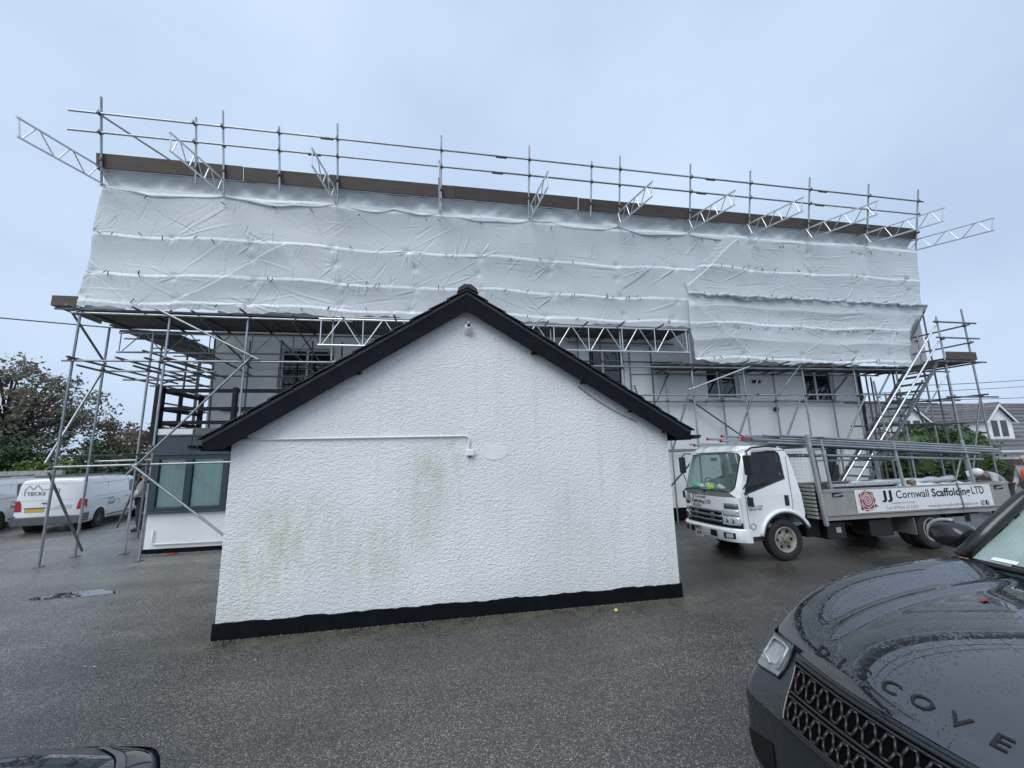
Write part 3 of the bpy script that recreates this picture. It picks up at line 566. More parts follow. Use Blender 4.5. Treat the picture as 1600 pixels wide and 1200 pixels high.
# deck boards
rng = random.Random(5)
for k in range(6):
    y = 10.06+k*.232; x = -8.12+rng.uniform(-.12, .1)
    while x < 6.9:
        L = min(3.9, 6.95-x); plank(SF, 'deck_board', (x, y, 5.42+rng.uniform(0, .006)), (x+L, y, 5.42)); x += L+.02
for k in range(5): x = -8.0+k*.232; plank(SF, 'deck_board', (x, 11.5, 5.36), (x, 15.4+rng.uniform(-.1, .1), 5.36)); plank(SF, 'deck_board', (x, 15.5, 5.33), (x, 19.3, 5.33))
for k in range(4):
    y = 9.99+k*.235; x = 6.05+rng.uniform(-.1, .4)
    while x < 14.4:
        L = min(3.9, 14.7-x); plank(SF, 'deck_board', (x, y, 4.412+rng.uniform(0, .008)), (x+L, y, 4.412)); x += L+.02
for k in range(3): plank(SF, 'deck_board', (6.0+.1*k, 10.35+.16*k, 4.46+.042*k), (7.6+.2*k, 10.32+.17*k, 4.455+.042*k))
# toe boards at the left end
tm = part(MB().box(-8.47, -8.02, 9.90, 9.94, 5.47, 5.70), 'toe_board', 'timber', SF)
part(MB().box(-8.49, -8.45, 9.905, 11.2, 5.47, 5.70), 'toe_board', 'timber', SF)
tb('ledger', (-8.45, 9.97, 5.42), (-7.7, 9.97, 5.42), 'galv_dark')
rng = random.Random(41)
for z in (3.55, 3.9, 4.55, 4.9, 5.1): tb('ledger', (-8.1+rng.uniform(-.3, .3), 12.7+rng.uniform(0, 4), z), (-6.55+rng.uniform(-.2, .2), 12.7+rng.uniform(0, 4), z), 'galv_dark'); tb('ledger', (-7.0+rng.uniform(-1, .2), 11.6, z), (-7.1+rng.uniform(-.6, .2), 16.5+rng.uniform(-1, 1.5), z), 'galv_dark')
for x in (-6.9, -6.2, -5.4, -4.5, -3.7, -2.9): tb('standard', (x, 11.9+rng.uniform(-.1, .2), 2.85 if x > -6.6 else 0), (x, 11.9+rng.uniform(-.1, .2), 5.35), 'galv_dark')
for p, q in (((-6.9, 11.9, 5.2), (-5.2, 11.9, 4.3)), ((-4.5, 11.9, 5.3), (-3.4, 11.9, 4.2)), ((-5.6, 10.05, 5.3), (-5.2, 11.8, 4.5)), ((-3.6, 10.05, 5.3), (-3.3, 11.8, 4.5)), ((-7.9, 12.7, 4.2), (-7.0, 14.6, 5.2)), ((-7.9, 14.6, 2.2), (-7.9, 16.6, 4.1))): tb('brace', p, q, 'galv_dark')
for x0, x1, y, z in ((-6.6, -1.0, 11.85, 4.72), (-6.6, -.5, 11.85, 4.28), (3.2, 7.2, 10.75, 4.62), (3.6, 7.0, 10.8, 5.2)): tb('ledger', (x0, y, z), (x1, y, z+.02), 'galv_dark')
for x in (3.9, 4.6, 5.5, 6.2): tb('standard', (x, 10.8, 2.2), (x, 10.8, 5.35), 'galv_dark')

# ------------------------------------------------------------------ lattice girders
def girder(root, p, q, up, h, pitch, chord='alu', rlace=.0135, style='W', rc=.0242):
    p = Vector(p); q = Vector(q); up = Vector(up); L = (q-p).length; d = (q-p)/L
    pole(root, 'chord', p, q, chord, rc); pole(root, 'chord', p+up*h, q+up*h, chord, rc)
    n = max(1, round((L-.1)/pitch)); st = (L-.1)/n
    for i in range(n+1):
        a = p+d*(.05+i*st)
        if style == 'N' or i in (0, n): pole(root, 'lacing', a, a+up*h, chord, rlace)
        if i < n:
            b = a+d*st*.5
            pole(root, 'lacing', a+d*.04, b+up*h-d*.03, chord, rlace); pole(root, 'lacing', b+up*h+d*.03, a+d*(st-.04), chord, rlace)
G1 = thing('lattice_girder', 'long pale lattice girder spanning under the sheeted deck in front of the wall', 'girder', (2, 9.86, 4.7), 'scaffold girders below the deck')
girder(G1, (-2.95, 9.86, 4.70), (6.85, 9.86, 4.72), (0, 0, 1), .655, .975, 'alu', .014, 'N')
G2 = thing('lattice_girder', 'dull lattice girder at the left end reaching behind the scaffold poles', 'girder', (-5.5, 11.2, 4.7), 'scaffold girders below the deck')
girder(G2, (-8.04, 11.2, 4.75), (-2.9, 11.2, 4.78), (0, 0, 1), .5, .95, 'galv', .013, 'N')
bx = [-7.9, -5.36, -2.75, -.11, 2.38, 4.98, 7.25, 9.25, 11.33, 13.55, 15.76]
ordn = ['leftmost', 'second from the left', 'third from the left', 'fourth from the left', 'fifth from the left', 'sixth from the left, the middle', 'seventh from the left', 'fourth from the right', 'third from the right', 'second from the right', 'rightmost']
dB = Vector((0, -.981, -.195)); uB = Vector((0, -.195, .981))
for x, w in zip(bx, ordn):
    Lb = 2.0+random.uniform(-.03, .05)
    if x > 10 and x < 14: Lb = 2.25
    B = thing('ladder_beam', f'{w} ladder beam jutting out from the top of the sheeting', 'beam', (x, 9.6, 8.4), 'ladder beams along the roof edge')
    p = Vector((x, 10.25, 8.56)); q = p+dB*(Lb+.25)
    girder(B, p, q, uB, .36, .62, 'alu', .0125, 'W', .021)

# ------------------------------------------------------------------ roof edge guard rail and edge boards
GR = thing('guard_rail', 'double tube guard rail with upright posts along the temporary roof edge', 'guard rail', (4, 9.9, 8.5))
nP = Vector((0, -.19, .982)); base = Vector((0, 9.96, 8.45))
px = [-7.95, -5.97, -5.35, -4.08, -2.70, -.07, 2.34, 4.17, 5.05, 7.32, 9.35, 11.5, 13.76, 15.76]
short = {-5.97, -4.08, 4.17}
for x in px:
    b0 = Vector((x, 0, 0))+base+nP*(.25 if x in short else 0); pole(GR, 'post', b0, Vector((x+random.uniform(-.02, .02), 0, 0))+base+nP*(1.85 if x in short else 2.08))
for t, segs in ((1.665, [(-8.56, -3.0), (-2.9, 1.5), (1.6, 7.9), (8.0, 11.9), (12.0, 15.95)]), (1.225, [(-8.58, -3.3), (-3.2, 1.4), (1.5, 7.6), (7.7, 11.8), (11.9, 15.8)])):
    last = None
    for a, b in segs:
        o = nP*t+Vector((0, -.045, 0)); pole(GR, 'rail', Vector((a, 0, 0))+base+o, Vector((b, 0, 0))+base+o+Vector((0, 0, .0)), 'galv')
        if last is not None: part(MB().cyl(Vector((a-.2, 0, -.02))+base+o, Vector((a+.1, 0, -.02))+base+o, .034, 10), 'sleeve', 'coupler', GR)
        last = b
    for x in px: coupler(GR, Vector((x, -.02, 0))+base+nP*t)
pole(GR, 'brace', Vector((-7.9, -.04, 0))+base+nP*1.62, (-6.35, 10.7, 9.35), 'galv')
pole(GR, 'brace', (15.9, 8.9, 9.35), (12.9, 9.8, 8.9), 'galv') if False else None
for x in px: coupler(GR, Vector((x, -.02, 0))+base+nP*.62)
EB = thing('edge_boards', 'dark brown edge boards running along the top of the white sheeting', 'boards', (4, 9.95, 8.9))
segs = [(-8.08, -4.95), (-4.93, -2.95), (-2.92, .30), (.20, 3.8), (3.82, 7.6), (7.55, 11.5), (11.52, 15.85)]
for i, (a, b) in enumerate(segs):
    m = MB(); dz = [0, -.005, .0, .012, -.01, .0, -.005][i]; p0 = base+nP*(.46+dz)+Vector((0, .035+(.012 if i % 2 else 0), 0)); p1 = base+nP*(.80+dz)+Vector((0, .035+(.012 if i % 2 else 0), 0))
    m.add([(a, p0.y, p0.z), (b, p0.y, p0.z), (b, p1.y, p1.z), (a, p1.y, p1.z), (a, p0.y+.04, p0.z+.008), (b, p0.y+.04, p0.z+.008), (b, p1.y+.04, p1.z+.008), (a, p1.y+.04, p1.z+.008)],
          [(0,1,2,3),(7,6,5,4),(0,4,5,1),(1,5,6,2),(2,6,7,3),(3,7,4,0)])
    part(m, 'edge_board', 'timber', EB, bevel=.004)
part(MB().box(-8.1, -8.05, 9.95, 13, 8.9, 9.2), 'edge_board', 'timber', EB)
# temporary roof deck behind the edge boards
m = MB(); m.add([(-8.04, 9.99, 8.93), (15.8, 9.99, 8.93), (15.8, 19.5, 10.4), (-8.04, 19.5, 10.4), (-8.04, 9.99, 8.90), (15.8, 9.99, 8.90), (15.8, 19.5, 10.37), (-8.04, 19.5, 10.37)], [(0,1,2,3),(7,6,5,4),(0,4,5,1),(1,5,6,2),(2,6,7,3),(3,7,4,0)])
TRF = part(m, 'temporary_roof', 'grey_panel', None); tag(TRF, 'pitched temporary roof above the scaffold sheeting', 'roof')

# ------------------------------------------------------------------ white sheeting
def sheetmat():
    m = bpy.data.materials.new('sheeting'); m.use_nodes = True; t = m.node_tree; L = t.links.new; b = t.nodes['Principled BSDF']; out = t.nodes['Material Output']
    pos = N(t, 'ShaderNodeNewGeometry').outputs['Position']
    b.inputs['Roughness'].default_value = .38; b.inputs['Specular IOR Level'].default_value = .45
    nv = N(t, 'ShaderNodeTexNoise', i_Scale=1.3, i_Detail=5); L(pos, nv.inputs['Vector'])
    mv = N(t, 'ShaderNodeMapRange'); L(nv.outputs['Fac'], mv.inputs[0]); mv.inputs[1].default_value = .3; mv.inputs[2].default_value = .7; mv.inputs[3].default_value = .94; mv.inputs[4].default_value = 1.03
    vm = N(t, 'ShaderNodeVectorMath', operation='SCALE'); vm.inputs[0].default_value = (.68, .725, .745); L(mv.outputs[0], vm.inputs['Scale']); L(vm.outputs[0], b.inputs['Base Color'])
    n1 = N(t, 'ShaderNodeTexNoise', i_Scale=9, i_Detail=4, i_Distortion=1.2); L(pos, n1.inputs['Vector'])
    b1 = N(t, 'ShaderNodeBump', i_Strength=.35, i_Distance=.02); L(n1.outputs['Fac'], b1.inputs['Height'])
    w1 = N(t, 'ShaderNodeTexWave', i_Scale=9, i_Distortion=1.5); w1.bands_direction = 'DIAGONAL'; L(pos, w1.inputs['Vector'])
    b2 = N(t, 'ShaderNodeBump', i_Strength=.06, i_Distance=.01); L(w1.outputs['Fac'], b2.inputs['Height']); L(b1.outputs[0], b2.inputs['Normal']); L(b2.outputs[0], b.inputs['Normal'])
    tr = N(t, 'ShaderNodeBsdfTranslucent'); tr.inputs[0].default_value = (.6, .66, .72, 1); ms = N(t, 'ShaderNodeMixShader', i_Fac=.28)
    L(b.outputs[0], ms.inputs[1]); L(tr.outputs[0], ms.inputs[2]); L(ms.outputs[0], out.inputs[0]); MAT['sheeting'] = m
sheetmat(); material('ply_pale', (.46, .42, .42), .8, 0, .12, 6)
material('sheet_band', (.72, .76, .775), .4, 0, .12, 18, .4, 30, .008)
def hfield(X, Z, ties, bands, nrand, seed, horiz=0, folds=()):
    """outward relief of the sheet in metres: bands pulled over ledgers, puckers round each tie, loose folds"""
    rng = random.Random(seed); h = np.zeros_like(X); nz_, nx = X.shape
    bs = sorted(bands); xa, xb, za, zb = X.min(), X.max(), Z.min(), Z.max()
    wob = .035*np.sin(X*1.1+seed)+.02*np.sin(X*2.7+1)
    for a, b in zip(bs[:-1], bs[1:]):
        t = np.clip((Z+wob-a)/(b-a), 0, 1); h -= (.026+.014*np.sin(X*.9+a*3))*np.sin(np.pi*t)**1.3*((Z+wob >= a) & (Z+wob <= b))
    for b in bs: h += (.004+.004*np.sin(X*1.7+b))*np.exp(-((Z+wob-b)/.035)**2)
    for _ in range(7):
        kx = rng.uniform(.5, 2.4); kz = rng.uniform(.6, 3); h += .010*np.sin(kx*X+rng.uniform(0, 6)+Z*rng.uniform(-1, 1))*np.sin(kz*Z+rng.uniform(0, 6))
    def fold(x0, z0, ang, L, w, a, sharp=False):
        c, s = math.cos(ang), math.sin(ang); r = L*1.15+4*w
        i0 = max(0, int((x0-r-.3-xa)/(xb-xa)*nx)-2); i1 = min(nx, int((x0+r+.3-xa)/(xb-xa)*nx)+3); j0 = max(0, int((z0-r-.1-za)/(zb-za)*nz_)-2); j1 = min(nz_, int((z0+r+.1-za)/(zb-za)*nz_)+3)
        if i1 <= i0 or j1 <= j0: return
        dx = X[j0:j1, i0:i1]-x0; dz = Z[j0:j1, i0:i1]-z0; u = dx*c+dz*s; v = -dx*s+dz*c; v = v-.03*L*np.sin(np.clip(u/L, -1, 2)*2.5)
        win = np.clip(np.minimum((u+.06*L)/(.18*L), (L-u)/(.6*L)), 0, 1); ww = w*(.4+1.0*np.clip(u/L, 0, 1))
        h[j0:j1, i0:i1] += a*win*(np.exp(-(v/ww)**2)-.45*np.exp(-((v-1.8*ww)/ww)**2))
    for (x0, z0) in ties:
        r = np.hypot(X-x0, Z-z0); h += -.028*np.exp(-(r/.09)**2)
        k = rng.randint(7, 14); a0 = rng.uniform(0, 6.28); gap = rng.uniform(0, 6.28); big = rng.uniform(.55, 1.25)
        for q in range(k):
            an = a0+6.283*q/k+rng.uniform(-.35, .35)
            if math.cos(an-gap) > .75 or rng.random() < .15: continue
            fold(x0+.03*math.cos(an), z0+.03*math.sin(an), an, big*rng.uniform(.2, .6)*(1.7 if rng.random() < .2 else 1), rng.uniform(.012, .026), big*rng.uniform(.006, .020))
    for _ in range(nrand):
        x0 = rng.uniform(xa, xb); z0 = rng.uniform(za, zb)
        if rng.random() < .45:      # gathers hanging from a band
            z0 = rng.choice(bs)-.02; n = rng.randint(3, 7)
            for q in range(n): fold(x0+.055*q, z0, rng.uniform(-1.9, -1.3), rng.uniform(.12, .40), rng.uniform(.010, .018), rng.uniform(.004, .010))
        else:
            hz = rng.random() < horiz; ang = rng.gauss(0, .10) if hz else rng.uniform(-2.6, -.5)
            fold(x0, z0, ang, rng.uniform(.3, 1.0)*(1.6 if hz else 1), rng.uniform(.012, .026), rng.choice([1, -1])*rng.uniform(.005, .015))
    for _ in range(int((xb-xa)*2.2)):   # long diagonal pulls
        x0, z0 = rng.choice(ties); fold(x0+rng.uniform(-.1, .1), z0, rng.choice([1, -1])*rng.uniform(.25, .75)+rng.choice([0, math.pi]), rng.uniform(.8, 1.9), rng.uniform(.014, .026), rng.uniform(.006, .014))
    for (x0, z0, x1, z1, step, w) in folds:      # overlap edges: one side stands proud
        d = math.hypot(x1-x0, z1-z0); c, s = (x1-x0)/d, (z1-z0)/d; u = (X-x0)*c+(Z-z0)*s; v = -(X-x0)*s+(Z-z0)*c+.02*np.sin(u*3)
        win = np.clip(np.minimum((u+.1)/.2, (d+.1-u)/.2), 0, 1); h += step*win*np.exp(-np.clip(v, 0, None)/w)*(v >= 0)
    return h
def sheet(root, name, xl, xr, zb, zt, du, hargs, y0=9.93, wrapL=0, wrapR=0, lean=0):
    """xl,xr: X of the side edges as functions of z; zb, zt: bottom and top as functions of x"""
    nx = int((xr(6)-xl(6))/du); nz_ = int((zt(0)-zb(0))/du)
    u = np.linspace(0, 1, nx+1); v = np.linspace(0, 1, nz_+1); U, V = np.meshgrid(u, v)
    X0 = xl(6)+(xr(6)-xl(6))*U; zbv = np.vectorize(zb)(X0); ztv = np.vectorize(zt)(X0); Z = zbv+(ztv-zbv)*V
    XL = np.vectorize(xl)(Z); XR = np.vectorize(xr)(Z); X = XL+(XR-XL)*U
    H = hfield(X, Z, *hargs); Y = y0-H+lean*(Z-5.5)
    n = nx+1
    if wrapL: Y = Y+wrapL*.35*np.clip((.22-(X-XL))/.22, 0, 1)**2
    if wrapR: Y = Y+wrapR*.35*np.clip((.22-(XR-X))/.22, 0, 1)**2
    off = OFF[root.name]; vs = np.stack([X, Y, Z], -1).reshape(-1, 3)-np.array(off)
    I, J = np.meshgrid(np.arange(nx), np.arange(nz_)); a = (J*n+I).ravel(); F = np.stack([a, a+1, a+n+1, a+n], 1)
    me = bpy.data.meshes.new(name); me.from_pydata(vs.tolist(), [], F.tolist()); me.materials.append(MAT['sheeting']); me.materials.append(MAT['sheet_band'])
    seed = hargs[3]; wob = .035*np.sin(X*1.1+seed)+.02*np.sin(X*2.7+1); Zc = (Z+wob)[:-1, :-1]; mi = np.zeros(Zc.shape, int)
    for b in hargs[1]: mi[np.abs(Zc-b) < (.036 if b not in (5.12, 6.12) else 0)] = 1
    me.polygons.foreach_set('material_index', mi.ravel().astype('i')); me.shade_smooth(); me.update()
    o = bpy.data.objects.new(name, me); COL.objects.link(o); o.parent = root
    return o
def ties_part(root, pts, seed):
    rng = random.Random(seed); m = MB()
    for (x, y, z) in pts:
        a = rng.uniform(-1, 1); L = rng.uniform(.035, .075); m.cyl((x-L*math.sin(a)/1, y-.03, z-L*math.cos(a)), (x+L*math.sin(a), y-.035, z+L*math.cos(a)*.6), .009, 5)
    o = part(m, 'toggle_ties', 'ink', root, kind='stuff')
rng = random.Random(21)
SA = thing('scaffold_sheeting', 'long crinkled white plastic sheeting hung across the left two thirds of the scaffold', 'sheeting', (0, 9.93, 5.4), 'white scaffold sheeting')
bandsA = [5.62, 6.3, 7.25, 8.38]
tiesA = [(x+rng.uniform(-.15, .15), b+rng.uniform(-.08, .05)) for x in [-7.9, -6.2, -4.56, -2.66, -.82, 1.0, 2.86, 4.86, 6.6] for b in (5.75, 6.3, 7.25)]
tiesA += [(x+rng.uniform(-.1, .1), 6.85+rng.uniform(-.1, .1)) for x in (-4.56, -2.66, -.82, 1.0, 2.86, 4.86)]
foldA = [(-3.95, 7.22, -6.15, 5.60, .065, .7), (5.0, 6.55, 5.9, 7.2, .02, .25)]
sheet(SA, 'sheet', lambda z: -8.26+.20*max(0, (z-5.5))/3+.05*math.sin(z*2.2), lambda z: 7.1+max(0, z-6.9)*1.05, lambda x: 5.455+.03*math.sin(x*3.1)+.022*abs(math.sin(x*4.7+1))+.012*math.sin(x*17), lambda x: 8.47, .021, (tiesA, bandsA, 330, 3, .25, foldA), wrapL=1.2)
part(MB().add([(-8.13, 10.25, 5.5), (-8.13, 11.4, 5.5), (-8.05, 11.4, 8.9), (-8.05, 10.2, 8.9)], [(0, 1, 2, 3)]), 'side_sheet', 'sheeting', SA)
ties_part(SA, [(rng.uniform(-7.9, 6.9), 9.905, b+rng.uniform(-.04, .04)) for b in (5.62, 6.3, 6.3, 7.25, 8.2) for _ in range(13)], 2)
SB = thing('scaffold_sheeting', 'upper right white plastic sheet with horizontal creases reaching the right end', 'sheeting', (11.5, 9.9, 6.4), 'white scaffold sheeting')
bandsB = [6.42, 7.35, 8.4]
tiesB = [(x+rng.uniform(-.15, .15), b) for x in (7.3, 9.3, 11.3, 13.4, 15.2) for b in (6.5, 7.4)]+[(7.4, 8.2), (9.3, 8.2), (11.4, 8.1), (13.4, 8.15), (15.1, 7.0)]
sheet(SB, 'sheet', lambda z: 6.95+max(0, (z-6.9))*1.0 if z > 6.9 else 6.95+.2*(6.9-z), lambda z: 15.62+.12*(z-6.4), lambda x: 6.40+.03*math.sin(x*4)+.02*math.sin(x*9), lambda x: 8.47, .021, (tiesB, bandsB, 240, 9, .7, [(8.8, 8.3, 7.05, 6.75, .05, .6)]), y0=9.885, wrapR=.6)
ties_part(SB, [(rng.uniform(7.3, 15.4), 9.86, b+rng.uniform(-.04, .04)) for b in (6.5, 6.5, 7.4, 8.2) for _ in range(12)], 3)
SD = thing('scaffold_sheeting', 'lower right white plastic sheet hanging down to the lower deck above the lorry', 'sheeting', (11, 9.85, 4.45), 'white scaffold sheeting')
bandsC = [4.56, 5.12, 5.6, 6.12, 6.48]
tiesC = [(x+rng.uniform(-.2, .2), b+rng.uniform(-.06, .06)) for x in (8.57, 10.56, 12.41, 14.0) for b in (4.75, 5.5)]+[(7.1, 4.6), (9.5, 5.45), (11.5, 5.5), (13.3, 5.5), (14.9, 5.3), (15.0, 4.9), (7.3, 6.4), (12.6, 6.3), (14.9, 6.2)]
def xrC(z): return 14.72+.20*max(0, z-4.6)+(.62*sm(5.55, 6.5, np.array(z)).item())
sheet(SD, 'sheet', lambda z: 6.98+.05*math.sin(z*3), xrC, lambda x: 4.44+.04*math.sin(x*2.9)+.05*abs(math.sin(x*2.6+2))+.014*math.sin(x*15), lambda x: 6.50+.015*math.sin(x*5), .021, (tiesC, bandsC, 240, 14, .65, [(9.1, 4.5, 7.05, 6.25, .07, .6)]), y0=9.85, wrapR=.5)
m = MB(); rl = []
for i in range(120):
    x = 7.0+8.5*i/119; rl.append((x, 9.815+.015*math.sin(i*1.1), 6.47+.02*math.sin(i*.45)+.012*math.sin(i*1.3)))
m.tube(rl, [.045+.016*math.sin(i*.9)+.01*math.sin(i*2.3) for i in range(120)], 8); part(m, 'gathered_hem', 'sheeting', SD, True)
ties_part(SD, [(rng.uniform(7.3, 14.6), 9.83, b+rng.uniform(-.04, .04)) for b in (4.6, 5.5, 6.48, 6.48) for _ in range(12)], 4)
# the white back sheet closing the right end
part(MB().box(14.7, 15.86, 10.30, 10.33, 4.46, 6.5), 'end_board', 'ply_pale', SD)
# top flap tucked up under the edge boards, swagging between the beams
def flap(root, x0, x1, knots, seed):
    rng = random.Random(seed); nx = int((x1-x0)/.03); nz_ = 22; vs = []
    ph = [rng.uniform(0, 6) for _ in range(8)]
    for j in range(nz_+1):
        t = j/nz_
        for i in range(nx+1):
            x = x0+(x1-x0)*i/nx; k = 0
            for a, b in zip(knots[:-1], knots[1:]):
                if a <= x <= b: s = (x-a)/(b-a); k = 4*s*(1-s)*min(1, (b-a)/2)
            zb_ = 8.43-.15*k+.02*math.sin(x*5+ph[0]); z = 8.935+(zb_-8.935)*t
            y = 9.975+.16*math.sin(math.pi*min(1, t*1.08))-.035*math.exp(-((t-.97)/.035)**2)*(.4+.6*k)-.01
            y += (.05*abs(math.sin(x*1.9+t*1.2+ph[4]))*abs(math.sin(x*.8+ph[5]))+.03*abs(math.sin(x*4.3-t*4+ph[6]))-.035+.028*math.sin(x*3.3+t*3+ph[1])+.018*math.sin(x*7.1-t*5+ph[2])+.012*math.sin(x*13+t*9+ph[3]))*math.sin(math.pi*min(1, t))**.7
            vs.append((x, y-.045*t, z))
    m = MB(); n = nx+1; m.v = vs; m.f = [(j*n+i, j*n+i+1, (j+1)*n+i+1, (j+1)*n+i) for j in range(nz_) for i in range(nx)]
    part(m, 'top_flap', 'sheeting', root, True)
flap(SA, -8.02, 7.3, [-8.1, -7.9, -5.36, -2.75, -1.3, -.11, 2.38, 3.0, 4.98, 7.25, 7.5], 1)
flap(SB, 7.3, 15.78, [7.2, 9.25, 11.33, 13.55, 15.76, 16], 2)

# ------------------------------------------------------------------ stair tower at the right-hand end
ST = thing('stair_tower', 'tube and board access stair tower at the right end of the scaffold', 'stair tower', (14, 9.5, 0))
def st(n, p, q, m='galv', r=.0242): return pole(ST, n, p, q, m, r)
for (x, y, zt) in ((14.5, 9.0, 5.78), (15.52, 9.0, 6.05), (15.05, 9.92, 5.48), (15.9, 10.2, 6.52), (16.15, 10.05, 4.5), (14.35, 10.3, 4.5), (13.98, 10.85, 4.3), (14.3, 10.95, 4.3), (12.6, 9.92, 3.0), (13.4, 9.92, 3.6)): st('standard', (x, y, 0), (x, y, zt), 'galv' if y < 10 else 'galv_dark')
st('standard', (11.86, 9.02, 3.8), (12.12, 9.02, 0), 'galv')
for z in (5.60, 5.12): st('rail', (14.3, 8.96, z), (15.9, 8.96, z), 'galv_dark')
for z in (5.52, 4.98): st('rail', (15.47, 8.85, z), (15.3, 10.6, z-.02), 'galv_dark'); coupler(ST, (15.5, 8.98, z)); coupler(ST, (14.5, 8.98, z+.09))
st('brace', (16.15, 10.2, 6.65), (15.1, 10.2, 5.3), 'galv_dark')
for x in (14.45, 15.55): st('ledger', (x, 8.8, 4.36), (x, 10.9, 4.36), 'galv_dark')
st('ledger', (14.2, 8.98, 4.40), (16.0, 8.98, 4.40), 'galv_dark'); st('ledger', (13.6, 10.0, 4.32), (16.2, 10.0, 4.32), 'galv_dark')
for k in range(5): plank(ST, 'deck_board', (14.52+.235*k, 8.95, 4.42), (14.5+.235*k, 10.9, 4.42))
part(MB().box(14.52, 15.56, 8.93, 8.97, 4.46, 4.69), 'toe_board', 'timber', ST)
part(MB().box(15.57, 15.61, 8.93, 10.3, 4.46, 4.69), 'toe_board', 'timber', ST)
for z in (3.36,): st('ledger', (14.3, 9.0, z), (16.2, 9.0, z), 'galv_dark'); st('ledger', (13.4, 9.95, z-.05), (16.3, 9.95, z+.02), 'galv_dark'); st('ledger', (12.3, 10.3, z-.02), (15.9, 10.3, z-.05), 'galv_dark'); st('ledger', (15.5, 8.8, z+.05), (15.5, 10.5, z+.05), 'galv_dark')
for z in (1.75, 2.6): st('ledger', (12.0, 9.95, z), (15.8, 9.95, z), 'galv_dark'); st('ledger', (13.4, 8.8, z), (13.4, 10.3, z), 'galv_dark'); st('ledger', (14.5, 8.8, z), (14.5, 10.3, z), 'galv_dark')
for p, q in (((14.45, 9.6, 3.95), (13.2, 9.6, 2.6)), ((13.9, 10, 4.33), (13.3, 10, 3.6)), ((15.5, 9.0, 3.3), (14.5, 9.0, .8)), ((14.5, 9.95, 3.3), (15.3, 9.95, .5)), ((14.4, 10.3, 3.3), (13.0, 10.3, 1.5)), ((14.5, 9.0, 1.9), (13.6, 9.0, .3))): st('brace', p, q, 'galv_dark')
for p in ((14.5, 9, 4.38), (15.52, 9, 4.38), (15.05, 9.95, 4.33), (14.5, 9, 3.36), (15.52, 9, 3.37), (15.05, 9.93, 3.34), (15.9, 10.2, 6.4), (15.9, 10.2, 5.5), (15.05, 9.93, 5.3), (13.4, 9.9, 2.6), (14.35, 10.3, 3.34)): coupler(ST, p)
# the flight: stringers, treads, hand rails
def fl(t, y, dz=0): return (10.35+3.98*t, y, .15+4.22*t+dz)
for y in (9.08, 9.86): part(MB().bar(fl(-.02, y), fl(1.0, y), .045, .07), 'stringer', 'galv_dark', ST)
for k in range(18):
    t = (k+.5)/18; c = fl(t, 9.47, .0); part(MB().box(c[0]-.12, c[0]+.12, 9.09, 9.85, c[2]-.018, c[2]+.018), 'tread', 'timber_grey', ST)
for dz in (1.0, .52):
    st('hand_rail', fl(-.06, 9.02, dz), fl(1.03, 9.02, dz), 'alu')
st('hand_rail', (16.1, 10.0, 4.3), (14.9, 10.0, 3.0), 'alu', .018)
